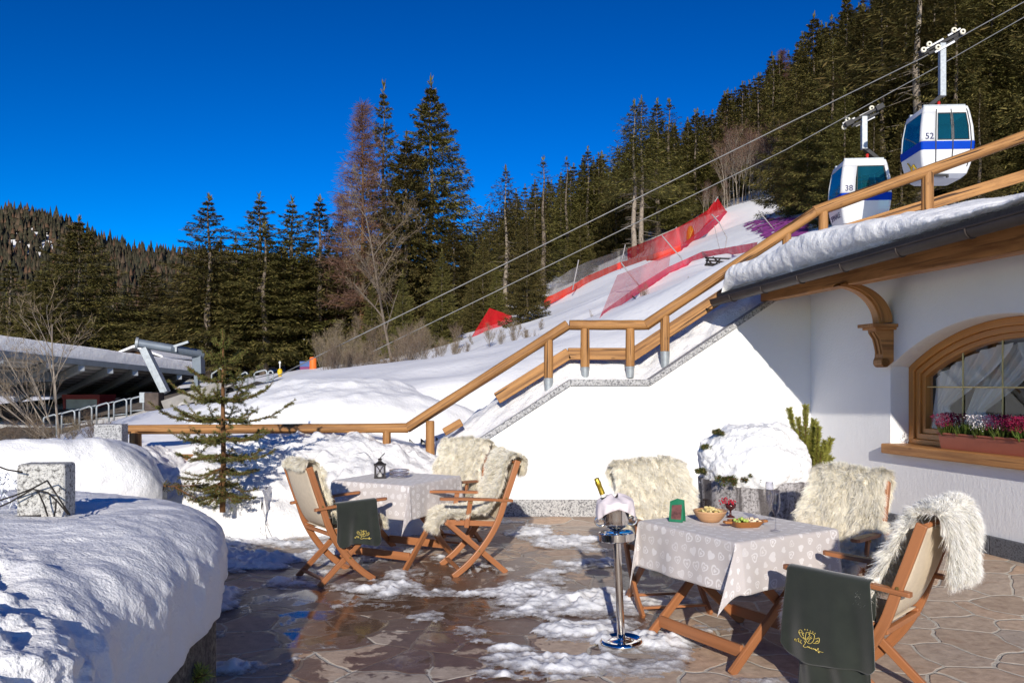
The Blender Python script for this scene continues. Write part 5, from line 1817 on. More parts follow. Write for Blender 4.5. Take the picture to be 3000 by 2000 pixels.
TB0 = make_table()
GT = 'teak folding tables on the terrace'
T2P, T2R = (1.368, 5.02), 30.5
T1P, T1R = (-1.046, 7.50), 62
TB0.location = (*T1P, 0); TB0.rotation_euler = (0, 0, R(T1R)); tag(TB0, 'teak X legged table further back beside the snow heap', 'table', GT)
tb2 = copy_tree(TB0); tb2.location = (*T2P, 0); tb2.rotation_euler = (0, 0, R(T2R)); tag(tb2, 'teak X legged table in the right foreground', 'table', GT)
tablecloth('tablecloth', (*T1P, 0), T1R - 90, .405, .71, 'grey heart patterned tablecloth on the far table with a lantern', .6, 1)
tablecloth('tablecloth', (*T2P, 0), T2R - 90, .405, .70, 'grey heart patterned tablecloth on the near table laid with snacks', .9, 5)
ZT = .741


def on_table(px, py, z=ZT):
    return G(px, py, z)


# ---- things on the tables
def glass_mat(name, tint=(1, 1, 1), rough=.0):
    t = NT(name)
    g = t.n('ShaderNodeBsdfGlossy'); g.inputs['Roughness'].default_value = .03
    tr = t.n('ShaderNodeBsdfTransparent'); tr.inputs['Color'].default_value = (*tint, 1)
    lw = t.n('ShaderNodeLayerWeight'); lw.inputs['Blend'].default_value = .35
    mx = t.n('ShaderNodeMixShader'); t.l(t.math('ADD', t.math('MULTIPLY', t.math('POWER', lw.outputs['Facing'], 2.0), .8), .04, True), mx.inputs[0]); t.l(tr.outputs[0], mx.inputs[1]); t.l(g.outputs[0], mx.inputs[2])
    t.l(mx.outputs[0], t.out.inputs[0]); M[name] = t.m


glass_mat('clear_glass', (.90, .90, .93))
M['silver'] = simple('polished_silver', (.80, .77, .72), .07, 1.0, .02, 3)
M['bowl_wood'] = wood('pale_bowl_wood', (.58, .33, .17), (.46, .25, .12), .5, 3, 40, .0005)
M['dish_wood'] = wood('orange_dish_wood', (.42, .17, .05), (.27, .10, .03), .38, 3, 40, .0005)


def thing(name, loc, label, cat, group=None, rz=0): return empty(name, loc, rz, label, cat, group)


for px, py, lb in ((2272, 1555, 'front champagne flute standing near the table\'s right side'), (2254, 1522, 'champagne flute standing just behind the other one')):
    f = thing('champagne_flute', on_table(px, py), lb, 'glass', 'champagne flutes')
    mb = MB(); mb.lathe([(.0003, 0.001), (.030, .001), (.031, .003), (.012, .007), (.0045, .014), (.0036, .05), (.0040, .088), (.008, .097)], 24); mb.build('stem', M['clear_glass'], f, smooth=True)
    mb = MB(); mb.lathe([(.004, .094), (.013, .104), (.021, .125), (.0255, .155), (.0265, .18), (.025, .215), (.0232, .240), (.0222, .240), (.0245, .20), (.0255, .175), (.024, .15), (.019, .122), (.011, .105), (.001, .10)], 28); mb.build('bowl', M['clear_glass'], f, smooth=True)

b = thing('wooden_bowl', on_table(2080, 1526), 'pale turned wooden bowl of potato crisps on the near table', 'bowl')
mb = MB(); mb.lathe([(.0005, .004), (.055, .0), (.062, .004), (.085, .03), (.102, .060), (.105, .068), (.100, .070), (.092, .060), (.06, .022), (.0005, .018)], 36); mb.build('bowl', M['bowl_wood'], b, smooth=True)
cr = thing('crisps', on_table(2080, 1526), 'heap of pale yellow crisps filling the wooden bowl', 'crisps')
mb = MB(); rg2 = random.Random(3)
for k in range(70):
    a = rg2.uniform(0, 6.28); r = .075 * math.sqrt(rg2.random()); z = .045 + .035 * (1 - (r / .075) ** 2) + rg2.uniform(-.006, .006)
    Mx = Matrix.Rotation(rg2.uniform(-.9, .9), 3, 'X') @ Matrix.Rotation(rg2.uniform(-.9, .9), 3, 'Y') @ Matrix.Rotation(rg2.uniform(0, 6), 3, 'Z')
    rr = rg2.uniform(.013, .02); c = Vector((r * math.cos(a), r * math.sin(a), z)); vs = [c]
    vs += [c + Mx @ Vector((rr * math.cos(q * .785), rr * .8 * math.sin(q * .785), .006 * math.cos(q * 1.57))) for q in range(8)]
    mb.add(vs, [(0, 1 + q, 1 + (q + 1) % 8) for q in range(8)])
o = mb.build('pieces', simple('crisp_yellow', (.72, .58, .26), .6, 0, .25, 60), cr, smooth=True); o['kind'] = 'stuff'

d = thing('wooden_dish', on_table(2184, 1541), 'oiled orange wooden dish with two handles, sectioned, on the near table', 'dish', None, R(12))
mb = MB()
def rrect(hx, hy, z, r=.03, n=5):
    out = []
    for cx_, cy_, a0 in ((hx - r, hy - r, 0), (-hx + r, hy - r, 90), (-hx + r, -hy + r, 180), (hx - r, -hy + r, 270)):
        for k in range(n + 1):
            a = R(a0 + 90 * k / n); out.append((cx_ + r * math.cos(a), cy_ + r * math.sin(a), z))
    return out
rings = [rrect(.072, .050, 0), rrect(.080, .055, .006), rrect(.098, .072, .036), rrect(.093, .067, .037), rrect(.075, .050, .014)]
rr_ = [r + [r[0]] for r in rings]; mb.grid(rr_, uvf=lambda i, j: (j * .03, i * .02)); mb.add(rings[0], [tuple(reversed(range(len(rings[0]))))]); mb.add(rings[-1], [tuple(range(len(rings[-1])))])
mb.build('tray', M['dish_wood'], d, smooth=True, autosmooth=40)
for s in (-1, 1):
    mb = MB(); mb.beam((s * .093, 0, .028), (s * .140, 0, .030), .040, .016); mb.build('handle', M['dish_wood'], d, bevel=.006, seg=3)
mb = MB(); mb.beam((0.0, -.06, .022), (0.0, .06, .022), .006, .024); mb.build('divider', M['dish_wood'], d)
gm_ = simple('green_grape', (.36, .46, .10), .3, 0, .2, 30); ch_ = simple('pale_cheese', (.78, .62, .42), .6, 0, .12, 30)
rg2 = random.Random(8)
for k in range(9):
    g_ = MB(); g_.lathe([(.0002, -.011)] + [(.0105 * math.cos(R(t_)), .0115 * math.sin(R(t_))) for t_ in range(-70, 80, 20)] + [(.0002, .0115)], 12)
    o = g_.build('grape', gm_, smooth=True); q = Vector(d.location) + Matrix.Rotation(R(12), 3, 'Z') @ Vector((-.060 + (k % 4) * .017, -.036 + (k // 4) * .028, .030 + rg2.uniform(0, .012) + (.012 if k in (1, 2, 5) else 0)))
    o.location = q; tag(o, 'green grape lying in the left half of the orange wooden dish', 'grape', 'grapes in the wooden dish')
for k in range(11):
    g_ = MB(); g_.box((0, 0, 0), (.019, .017, .015)); o = g_.build('cheese_cube', ch_, bevel=.002)
    q = Vector(d.location) + Matrix.Rotation(R(12), 3, 'Z') @ Vector((.018 + (k % 4) * .018, -.040 + (k // 4) * .030, .030 + rg2.uniform(0, .008) + (.013 if k in (2, 5) else 0)))
    o.location = q; o.rotation_euler = (rg2.uniform(-.5, .5), rg2.uniform(-.5, .5), rg2.uniform(0, 3)); tag(o, 'pale cheese cube lying in the right half of the orange wooden dish', 'cheese', 'cheese cubes in the wooden dish')

# berries in a dark goblet, menu card holder
g_ = thing('berry_goblet', on_table(2140, 1514), 'small dark goblet of red berries behind the wooden bowl', 'goblet')
mb = MB(); mb.lathe([(.0005, .001), (.028, .001), (.026, .006), (.008, .014), (.006, .040), (.012, .046), (.030, .060), (.038, .085), (.036, .085), (.028, .064), (.001, .055)], 20); mb.build('goblet', simple('dark_red_glass', (.07, .018, .016), .15, 0, .2, 20), g_, smooth=True)
bm_ = simple('red_berry', (.42, .012, .03), .3, 0, .35, 40)
for cx_, cz_, nm, n_ in ((0, .095, 'red berry cluster heaped in the dark goblet', 26), (-.030, .104, 'red berry cluster drooping beside the goblet towards the crisps', 20)):
    mb = MB()
    for k in range(n_):
        v_ = Vector((rg2.gauss(0, .017), rg2.gauss(0, .017), rg2.gauss(0, .010)))
        mb.lathe([(.0002, -.0055), (.0045, -.003), (.0058, 0), (.0045, .003), (.0002, .0055)], 7, v_)
    o = mb.build('berry_cluster', bm_, smooth=True); o['kind'] = 'thing'
    o.location = Vector(g_.location) + Vector((cx_, 0, cz_)); tag(o, nm, 'berries')
# little dark cone decoration on a pick
cn = thing('pine_cone', on_table(2068, 1512), 'small dark pine cone standing behind the wooden bowl', 'pine cone')
mb = MB()
for k in range(10):
    z = .05 + k * .0062; r = .024 * math.sin((k + 1.2) / 11.5 * math.pi)
    for q in range(9):
        a = q * .698 + k * .35; c = Vector((r * math.cos(a), r * math.sin(a), z)); mb.add([c, c + Vector((math.cos(a) * .009 - math.sin(a) * .006, math.sin(a) * .009 + math.cos(a) * .006, .004)), c + Vector((math.cos(a) * .013, math.sin(a) * .013, .009)), c + Vector((math.cos(a) * .009 + math.sin(a) * .006, math.sin(a) * .009 - math.cos(a) * .006, .004))], [(0, 1, 2, 3)])
mb.build('scales', simple('dark_cone', (.045, .03, .025), .8, 0, .4, 60), cn)
mb = MB(); mb.tube([(0, 0, 0), (0, 0, .11)], .006, 6); mb.build('core', simple('dark_cone_core', (.03, .02, .015), .8, 0, .3, 40), cn)

mn = thing('menu_card', on_table(1984, 1526), 'small green folded menu card with a brownish red picture, on the near table', 'menu', None, R(-30))
gr = simple('menu_green', (.012, .16, .075), .5, 0, .15, 20); mp = simple('menu_picture', (.14, .05, .045), .6, 0, .6, 26)
mb = MB()
for s in (-1, 1):
    mb.add([(-.045, s * .030, 0), (.045, s * .030, 0), (.045, s * .004, .135), (.0, s * .004, .142), (-.045, s * .004, .122)], [(0, 1, 2, 3, 4)])
mb.build('card', gr, mn).modifiers.new('thick', 'SOLIDIFY').thickness = .002
mb = MB()
for s in (-1, 1): 
    f_ = lambda x, k: (x, s * (.0322 - .026 * k), .135 * k)
    mb.add([f_(-.030, .12), f_(.034, .12), f_(.034, .80), (.034, s * (.0322 - .026 * .8), .135 * .8), f_(-.030, .74)], [(0, 1, 2, 4)])
    mb.build('picture', mp, mn); mb = MB()

# lantern and glass dishes on the far table
ln = thing('lantern', on_table(1113, 1399), 'small dark metal lantern with crossed bars on the far table', 'lantern', None, R(10))
dk = simple('dark_lantern_metal', (.035, .03, .03), .5, .5, .3, 20)
mb = MB()
for x in (-.042, .042):
    for y in (-.042, .042): mb.box((x, y, .062), (.016, .016, .115))
mb.box((0, 0, .006), (.105, .105, .012)); mb.box((0, 0, .122), (.112, .112, .010))
mb.lathe([(.062, .127), (.03, .145), (.022, .150), (.022, .172), (.030, .174), (.0005, .180)], 4, M=Matrix.Rotation(R(45), 3, 'Z'))
mb.build('frame', dk, ln, bevel=.002)
for rot in (0, 90, 180, 270):
    mb = MB(); Q = Matrix.Rotation(R(rot), 3, 'Z')
    mb.tube([Q @ Vector((-.034, -.046, .015)), Q @ Vector((.034, -.046, .115))], .0028, 5); mb.tube([Q @ Vector((.034, -.046, .015)), Q @ Vector((-.034, -.046, .115))], .0028, 5); mb.build('cross_bars', dk, ln)
mb = MB(); mb.box((0, 0, .062), (.078, .078, .10)); mb.build('glass', M['clear_glass'], ln)
mb = MB(); mb.tube([(.0, 0, .178), (.02, 0, .20), (.045, 0, .225)], .004, 6); mb.build('handle', dk, ln)
mb = MB(); mb.tube([(0, 0, .012), (0, 0, .055)], .022, 14); mb.build('candle', simple('white_wax', (.75, .73, .68), .5), ln)
for k, (z, lb) in enumerate(((0, 'lower clear glass ashtray of the stack beside the lantern'), (.034, 'upper clear glass ashtray of the stack beside the lantern'))):
    a_ = thing('glass_ashtray', on_table(1170, 1397) + Vector((0, 0, z)), lb, 'ashtray', 'glass ashtrays', .3 * k)
    mb = MB(); mb.lathe([(.0005, .002), (.075, .0), (.088, .006), (.094, .028), (.093, .034), (.078, .034), (.070, .014), (.0005, .010)], 20); mb.build('dish', M['clear_glass'], a_, smooth=True, autosmooth=40)
    mb = MB(); mb.lathe([(.092, .025), (.096, .029), (.092, .033)], 28); mb.build('rim', M['silver'], a_, smooth=True)

# ---- champagne bucket on its stand
bs_ = G(1821, 1892); tlt = Matrix.Rotation(R(-2.6), 3, 'Y')
st = thing('bucket_stand', (bs_.x, bs_.y, .012), 'polished silver floor stand with a round foot and ring collar', 'stand'); st.rotation_euler = (0, R(-2.6), 0)
mb = MB(); mb.lathe([(.0005, .0), (.130, .0), (.136, .012), (.134, .026), (.120, .036), (.105, .030), (.095, .022), (.060, .026), (.028, .032), (.024, .040)], 48); mb.build('foot', M['silver'], st, smooth=True, autosmooth=50)
mb = MB(); mb.lathe([(.0235, .03), (.0235, .64)], 28); mb.build('pole', M['silver'], st, smooth=True)
mb = MB(); mb.lathe([(.022, .630), (.060, .634), (.104, .636), (.108, .640), (.108, .682), (.103, .684), (.100, .680), (.098, .648), (.024, .646)], 48); mb.build('collar', M['silver'], st, smooth=True, autosmooth=40)
bo = Vector((bs_.x, bs_.y, .012)) + tlt @ Vector((0, 0, .646))
bk = thing('ice_bucket', bo, 'polished silver champagne bucket on the floor stand', 'bucket'); bk.rotation_euler = st.rotation_euler
mb = MB(); mb.lathe([(.0005, .0), (.040, .0), (.036, .010), (.018, .026), (.018, .040), (.030, .055), (.062, .072), (.076, .092), (.080, .12), (.083, .16), (.092, .20), (.108, .222), (.106, .226), (.088, .205), (.078, .16), (.074, .10), (.0005, .075)], 48); mb.build('body', M['silver'], bk, smooth=True, autosmooth=60)
for s in (-1, 1):
    mb = MB(); mb.tube(smooth_pts([(s * .070, 0, .085), (s * .105, 0, .080), (s * .125, 0, .100), (s * .120, 0, .125), (s * .098, 0, .128), (s * .080, 0, .118)], 20), .006, 8); mb.build('handle', M['silver'], bk, smooth=True)
nk = thing('napkin', bo, 'pale pink napkin draped over the rim of the silver bucket', 'napkin'); nk.rotation_euler = st.rotation_euler
mb = MB(); rows = []
nA, nB = 64, 26
for i in range(nA):
    a = 2 * math.pi * i / nA; row = []
    # hangs long on the left (towards -x) and the right, short in front
    sd_ = abs(math.cos(a)) ** 1.5; hang = .022 + .105 * sd_ + .015 * math.sin(a * 3)
    if math.sin(a) > .3: hang = .06
    for j in range(nB):
        v = j / (nB - 1)
        if v < .45:
            k = v / .45; r = .02 + .092 * k; z = .262 - .034 * k ** 2 + .014 * math.sin(a * 2 + 1) * (1 - k) + .006 * math.sin(a * 7) * k
        else:
            k = (v - .45) / .55; r = .112 + .012 * math.sin(k * 2.2) + .007 * math.sin(a * 11 + k) * k - .008 * k; z = .228 - hang * k
        row.append((r * math.cos(a), r * math.sin(a), z))
    rows.append(row)
mb.grid(rows, closed_u=True)
mb.build('cloth', simple('pink_napkin', (.74, .66, .68), .85, 0, .05, 20), nk, smooth=True).modifiers.new('thick', 'SOLIDIFY').thickness = .003
bt_ = thing('champagne_bottle', bo + tlt @ Vector((-.015, -.01, .10)), 'champagne bottle with gold foiled neck leaning out of the bucket', 'bottle'); bt_.rotation_euler = (R(6), R(-22), 0)
mb = MB(); mb.lathe([(.0005, 0), (.042, .0), (.042, .10), (.030, .135), (.018, .155), (.0165, .175)], 24); mb.build('glass_body', simple('dark_bottle_glass', (.012, .02, .012), .12, 0, .2, 10), bt_, smooth=True)
mb = MB(); mb.lathe([(.0170, .172), (.0172, .19)], 24); mb.build('neck_label', simple('white_label', (.75, .73, .7), .5), bt_, smooth=True)
mb = MB(); mb.lathe([(.0172, .190), (.0165, .215), (.0155, .245), (.0175, .250), (.0178, .268), (.015, .275), (.0155, .292), (.0005, .297)], 24); mb.build('foil', simple('gold_foil', (.62, .44, .06), .34, .85, .45, 160, .002, 200), bt_, smooth=True)

# ---- stone planter, snowed shrub, dwarf conifer
pl_c = W(2215, 1400, 7.1)
pl = thing('stone_planter', (pl_c.x, 7.1, .05), 'round streaked granite planter against the white stair wall', 'planter')
mb = MB()
prof = [(.40, .0), (.44, .02), (.47, .35), (.485, .68), (.488, .73), (.47, .745), (.44, .735), (.42, .66), (.0005, .62)]
nS = 96; rows = []
for k in range(nS):
    a = 2 * math.pi * k / nS; f = 1 + .012 * math.sin(a * 14) + .006 * math.sin(a * 31)
    rows.append([(r * f * math.cos(a), r * f * math.sin(a), z) for r, z in prof])
mb.grid(rows, closed_u=True); mb.build('pot', M['granite_planter'], pl, smooth=True, autosmooth=60)
def blob(name, c, r, label, seed, mat, parent=None, cat='snow cap', amp=.12, n=90, flat=-.25):
    th, ph = np.meshgrid(np.linspace(0, math.pi, n), np.linspace(0, 2 * math.pi, n * 2), indexing='ij')
    x, y, z = np.sin(th) * np.cos(ph), np.sin(th) * np.sin(ph), np.cos(th)
    d = 1 + amp * fbm(x * 2 + seed, y * 2, z * 2, 4, seed) + amp * .34 * np.abs(fbm(x * 6, y * 6, z * 6, 5, seed + 3)) + amp * .10 * fbm(x * 22, y * 22, z * 22, 2, seed + 5)
    z = np.maximum(z, flat)
    P = np.stack([x * d * r[0], y * d * r[1], z * d * r[2]], -1).reshape(-1, 3)
    o = np_mesh(name, P, grid_faces(n, n * 2)[:, ::-1], mat, parent, smooth=True); o.location = c
    return tag(o, label, cat) if label else o
blob('snow_dome', (pl_c.x - .02, 7.08, .855), (.47, .46, .405), 'dome of lumpy snow heaped on the stone planter', 5, M['snow'], amp=.10, n=150)
# needles: clumps built from little blades along shoots
def shoots(name, origin, specs, mat, parent, seed, nl=.03, nw=.004, dens=900):
    rng = np.random.default_rng(seed); B = []; D = []; st_ = MB()
    for (p0, p1, rad) in specs:
        p0 = np.array(p0); p1 = np.array(p1); L = np.linalg.norm(p1 - p0); n = int(dens * L) + 20
        s = rng.uniform(0, 1, n); ax = (p1 - p0) / L
        d = rng.normal(size=(n, 3)); d -= (d @ ax)[:, None] * ax; d /= np.linalg.norm(d, axis=1)[:, None]
        wd = .45 + .55 * vnoise(s * L * 22, s * 0 + seed, 0, seed) 
        B.append(p0 + (p1 - p0) * s[:, None] + d * (rad * np.clip(wd, .1, 1) * (1 - .35 * s) * rng.uniform(.2, 1, n))[:, None]); dd = d + ax * .8 + rng.normal(size=(n, 3)) * .25; D.append(dd / np.linalg.norm(dd, axis=1)[:, None])
        st_.tube([tuple(p0), tuple(p1)], [.010, .004], 5)
    B = np.concatenate(B); D = np.concatenate(D); n = len(B)
    V, Fq = cards(B, D, rng.uniform(.6, 1.2, n) * nl, rng.uniform(.7, 1.3, n) * nw, rng)
    np_mesh(name, V, Fq, mat, parent); st_.build('stems', M['brown_bark'], parent)
dc = W(2372, 1392, 7.45)
dw = thing('dwarf_pine', (dc.x, 7.45, dc.z - .02), 'upright olive green dwarf pine beside the snow cap on the planter', 'shrub')
q = 7.45 / F
sp = []
for (x, y, x0, y0, r) in [(2310, 1190, 2345, 1330, .030), (2353, 1182, 2355, 1330, .032), (2337, 1218, 2352, 1330, .030), (2375, 1222, 2365, 1330, .032), (2396, 1245, 2375, 1340, .035), (2288, 1248, 2330, 1310, .028), (2380, 1232, 2372, 1330, .036),
                          (2431, 1278, 2395, 1385, .034), (2405, 1283, 2390, 1380, .036), (2420, 1300, 2385, 1385, .040), (2385, 1300, 2375, 1385, .045), (2365, 1330, 2370, 1390, .045), (2437, 1332, 2400, 1388, .035), (2320, 1275, 2350, 1340, .028), (2400, 1330, 2380, 1390, .05), (2418, 1340, 2395, 1392, .04), (2360, 1290, 2362, 1370, .035)]:
    jy = random.uniform(-.10, .06)
    sp.append((((x0 - 2372) * q, jy * .5, (1392 - y0) * q), ((x - 2372) * q, jy, (1392 - y) * q), r * .75))
for k in range(34):
    xx = random.uniform(2330, 2436); tp_ = 1390 - (1 - abs(xx - 2378) / 75) * random.uniform(50, 150); jy = random.uniform(-.16, .12)
    sp.append((((xx * .6 + 2378 * .4 - 2372) * q, jy * .6, 0), ((xx - 2372) * q, jy, max(.08, (1392 - tp_) * q)), random.uniform(.022, .034)))
shoots('needles', None, sp, M['pine_needles'], dw, 4, .040, .0045, 4200)
for px, py, k in ((2125, 1402, 0), (2160, 1405, 1), (2222, 1395, 2), (2072, 1312, 3), (2105, 1268, 4), (2262, 1268, 5), (2055, 1382, 6)):
    c = W(px, py, 6.62 if k < 3 else 6.95); sg = thing('pine_sprig', c, ('mossy green sprig sticking out under the left edge of the planter snow', 'mossy green sprig under the middle of the planter snow cap', 'small green sprig under the right part of the planter snow cap', 'tiny dark sprig at the left rim of the snow cap', 'tiny dark sprig at the upper left of the snow cap', 'tiny dark sprig at the top right of the snow cap', 'tiny dark sprig beside the planter rim by the fleece')[k], 'sprig')
    sc_ = 1.0 if k < 3 else .5
    shoots('needles', None, [((0, .08, 0), (rg2.uniform(-.04, .04) * sc_, -.03, -.03 + .05 * (k > 2)), .05 * sc_), ((0.02, .08, 0), (.07 * sc_, -.02, .0), .04 * sc_), ((-.02, .08, 0), (-.07 * sc_, -.02, .01), .04 * sc_)], M['young_spruce_needles'], sg, 20 + k, .026, .005, 1800)

# ---- flower box and heather on the window sill
fb = wall_pt(2.62, ZB + .002, .085)
bx = thing('flower_box', fb, 'terracotta coloured window box on the timber sill', 'flower box'); bx.rotation_euler = (0, 0, math.atan2(WU.y, WU.x))
mb = MB(); rings = []
for hx, hy, z in ((.50, .062, .0), (.52, .078, .135), (.535, .088, .137), (.535, .088, .152), (.515, .072, .152), (.51, .07, .10)):
    rings.append([(-hx, -hy, z), (hx, -hy, z), (hx, hy, z), (-hx, hy, z), (-hx, -hy, z)])
mb.grid(rings); mb.add(rings[0][:4], [(3, 2, 1, 0)]); mb.add(rings[-1][:4], [(0, 1, 2, 3)])
mb.build('box', simple('terracotta_plastic', (.34, .095, .055), .5, 0, .08, 8), bx, bevel=.004)
foliage('heather_green', [(.05, .08, .015), (.09, .12, .02), (.035, .05, .015)])
foliage('heather_pink', [(.20, .008, .055), (.13, .006, .035), (.27, .02, .09)])
foliage('heather_white', [(.75, .68, .70), (.82, .78, .78), (.6, .5, .52)])
for k, (tt, fm, lb) in enumerate(((2.17, 'heather_pink', 'crimson heather at the left end of the window box'), (2.38, None, 'green grassy tuft between the crimson and white heather'), (2.58, 'heather_white', 'white heather in the middle of the window box'), (2.80, 'heather_pink', 'larger crimson heather right of the white one'), (3.05, 'heather_pink', 'crimson heather at the right end of the window box'))):
    c = wall_pt(tt, ZB + .12, .085); h_ = thing('heather', c, lb, 'flower'); rng = np.random.default_rng(100 + k)
    n = 260; a = rng.uniform(0, 6.28, n); rr = rng.uniform(0, .09, n); b0 = np.stack([np.cos(a) * rr, np.sin(a) * rr * .7, np.zeros(n)], 1)
    d_ = np.stack([np.cos(a) * rr * 4.5, np.sin(a) * rr * 4, np.full(n, 1.0)], 1) + rng.normal(size=(n, 3)) * .12; d_ /= np.linalg.norm(d_, axis=1)[:, None]
    V, Fq = cards(b0, d_, rng.uniform(.08, .16, n), rng.uniform(.006, .012, n), rng); np_mesh('leaves', V, Fq, M['heather_green'], h_)
    if fm:
        m_ = 1500 if fm == 'heather_pink' else 650; i_ = rng.integers(0, n, m_); hl = rng.uniform(.09, .22, m_); B_ = b0[i_] + d_[i_] * hl[:, None]; dd = d_[i_] + rng.normal(size=(m_, 3)) * .9; dd /= np.linalg.norm(dd, axis=1)[:, None]
        V, Fq = cards(B_, dd, rng.uniform(.010, .020, m_), rng.uniform(.006, .011, m_), rng); np_mesh('blossoms', V, Fq, M[fm], h_)
# ------------------------------------------------------------------ left foreground: wall, post, wire, little spruce
lw = empty('low_stone_wall', (-2.4, 2.4, 0), 0, 'rough stained stone wall under the foreground snow bank', 'wall')
mb = MB(); mb.box((0, -.1, .235), (1.8, 3.76, .47)); o = mb.build('wall', M['rough_stone'], lw, bevel=.03, seg=3)
sp_ = thing('pine_sprig', G(592, 1955, .26) + Vector((.0, 0, 0)), 'yellow green pine sprig sticking out of the rough wall at the bottom edge', 'sprig')
shoots('needles', None, [((-.05, .0, -.10), (0, 0, 0), .035), ((-.05, 0, -.1), (-.09, .02, .0), .03), ((-.03, 0, -.05), (.03, -.03, -.02), .02), ((-.06, 0, -.08), (-.02, .0, -.16), .03)], M['pine_needles'], sp_, 66, .045, .004, 1500)
pc = W(137, 1437, 4.5)
gp_ = thing('granite_post', (pc.x, 4.5, .72), 'speckled granite post with a rounded top standing in the foreground bank', 'post', None, R(6))
mb = MB(); mb.box((0, 0, .222), (.25, .15, .445)); mb.build('post', M['granite_post'], gp_, bevel=.018, seg=3)
p2 = W(326, 1272, 9.6)
gp2 = thing('granite_post', (p2.x - .05, 9.7, .60), 'second, smaller granite post at the left end of the level wooden rail', 'post', None, R(4))
mb = MB(); mb.box((0, 0, .26), (.32, .2, .52)); mb.build('post', M['granite'], gp2, bevel=.012, seg=2)
M['rust'] = simple('rusty_black_wire', (.03, .025, .022), .7, .3, .4, 40)
M['frost'] = simple('frosted_wire', (.72, .74, .78), .6, 0, .1, 40)
fw = thing('wire_fence', W(60, 1470, 4.3), 'bent dark wire fence leaning against the speckled granite post', 'fence'); o0 = Vector(fw.location)
for pts in ([(-40, 1478), (40, 1452), (96, 1430), (138, 1407), (150, 1425), (205, 1508)], [(-40, 1500), (30, 1470), (96, 1432), (140, 1442), (170, 1470), (200, 1506)], [(112, 1440), (128, 1475), (140, 1512)], [(165, 1462), (163, 1490), (158, 1512)], [(-40, 1352), (20, 1375), (66, 1383)], [(-40, 1520), (40, 1512), (120, 1510)]):
    mb = MB(); mb.tube([W(a, b, 4.33 + .04 * math.sin(k)) - o0 for k, (a, b) in enumerate(pts)], .0045, 6); mb.build('wire', M['rust'], fw, smooth=True)
mb = MB(); rg3 = random.Random(4)
for k in range(26):
    a, b = rg3.uniform(-20, 66), rg3.uniform(1375, 1475); pts = [(a, b)]
    for q in range(4): a += rg3.uniform(-14, 14); b += rg3.uniform(4, 13); pts.append((a, b))
    mb.tube([W(x, y, 4.6 + .03 * math.sin(k + q)) - o0 for q, (x, y) in enumerate(pts)], .0042, 5)
mb.build('frosted_mesh', M['frost'], fw, smooth=True)

foliage('little_needles', [(.08, .10, .022), (.13, .15, .035), (.17, .18, .05), (.10, .11, .03), (.24, .22, .07)])
# little spruce standing in the snow heap
def little_spruce():
    base = W(652, 1455, 8.1); root = thing('young_spruce', base, 'small open young spruce standing in the snow before the level wooden rail', 'tree')
    rng = np.random.default_rng(31); r_ = random.Random(31); H = (1455 - 968) * 8.1 / F
    st_ = MB(); st_.tube([(0, 0, -.15), (.01, 0, .4), (0, .01, .9), (.005, 0, H * .86), (0, 0, H)], [.030, .026, .020, .011, .004], 8)
    B = []; D = []
    def needles(p0, p1, n, rad=.004):
        p0 = np.array(p0); p1 = np.array(p1); ax = p1 - p0; L = np.linalg.norm(ax) + 1e-9; ax /= L
        s = rng.uniform(0, 1, n); d = rng.normal(size=(n, 3)); d -= (d @ ax)[:, None] * ax; d /= np.linalg.norm(d, axis=1)[:, None]
        dd = d + ax * .75; B.append(p0 + (p1 - p0) * s[:, None]); D.append(dd / np.linalg.norm(dd, axis=1)[:, None])
    wh = [(H - .02, .0, 1), (H * .90, .13, 5), (H * .80, .24, 6), (H * .69, .36, 7), (H * .58, .47, 8), (H * .47, .60, 9), (H * .36, .56, 9), (H * .26, .50, 8), (H * .18, .42, 8), (H * .10, .36, 7), (H * .04, .34, 7)]
    needles((0, 0, H * .82), (0, 0, H), 380)
    for wi, (z, L0, n) in enumerate(wh):
        if L0 == 0: continue
        for k in range(n):
            a = 6.283 * k / n + r_.uniform(-.4, .4) + wi; L = L0 * r_.uniform(.6, 1.18); f = z / H
            if wi == 5 and math.cos(a) > .8: L *= 1.12
            upz = .95 * (f - .36) - (.10 if f < .2 else 0)
            pts = []
            for q in range(7):
                s = q / 6; pts.append(Vector((math.cos(a) * L * s, math.sin(a) * L * s, z + L * (upz * s - .18 * s * (1 - s) * 2 + .16 * s ** 3) + r_.uniform(-.008, .008))))
            st_.tube(pts, [.0085 - .001 * q for q in range(7)], 4, cap=False)
            den = 700 if f > .45 else 560 if f > .2 else 320
            for q in range(1, 6): needles(pts[q], pts[q + 1], int(den * L / 6) + 8)
            for q in range(1, 6):
                for sd in (-1, 1):
                    if r_.random() < .28: continue
                    l2 = L * (.42 - .05 * q) * r_.uniform(.6, 1.15); dv = (pts[q + 1] - pts[q]).normalized(); sv = Vector((-math.sin(a), math.cos(a), 0)) * sd
                    e = pts[q] + (dv * .75 + sv * .75 + Vector((0, 0, r_.uniform(-.25, .08)))).normalized() * l2
                    mid = pts[q].lerp(e, .55) + Vector((0, 0, .01)); st_.tube([pts[q], mid, e], [.0045, .0035, .002], 3, cap=False)
                    needles(pts[q].lerp(mid, .3), mid, int(den * l2 * .5) + 5); needles(mid, e, int(den * l2 * .55) + 6)
    # dense tuft at the foot
    for k in range(16):
        a = r_.uniform(0, 6.28); l = r_.uniform(.08, .2); e = (math.cos(a) * l, math.sin(a) * l, r_.uniform(-.18, .25)); needles((0, 0, .05 + r_.uniform(-.1, .15)), e, 130)
    B = np.concatenate(B); D = np.concatenate(D); n = len(B)
    V, Fq = cards(B, D, rng.uniform(.020, .036, n), rng.uniform(.0035, .0055, n), rng)
    st_.build('trunk', M['brown_bark'], root, smooth=True); np_mesh('needles', V, Fq, M['little_needles'], root)
little_spruce()
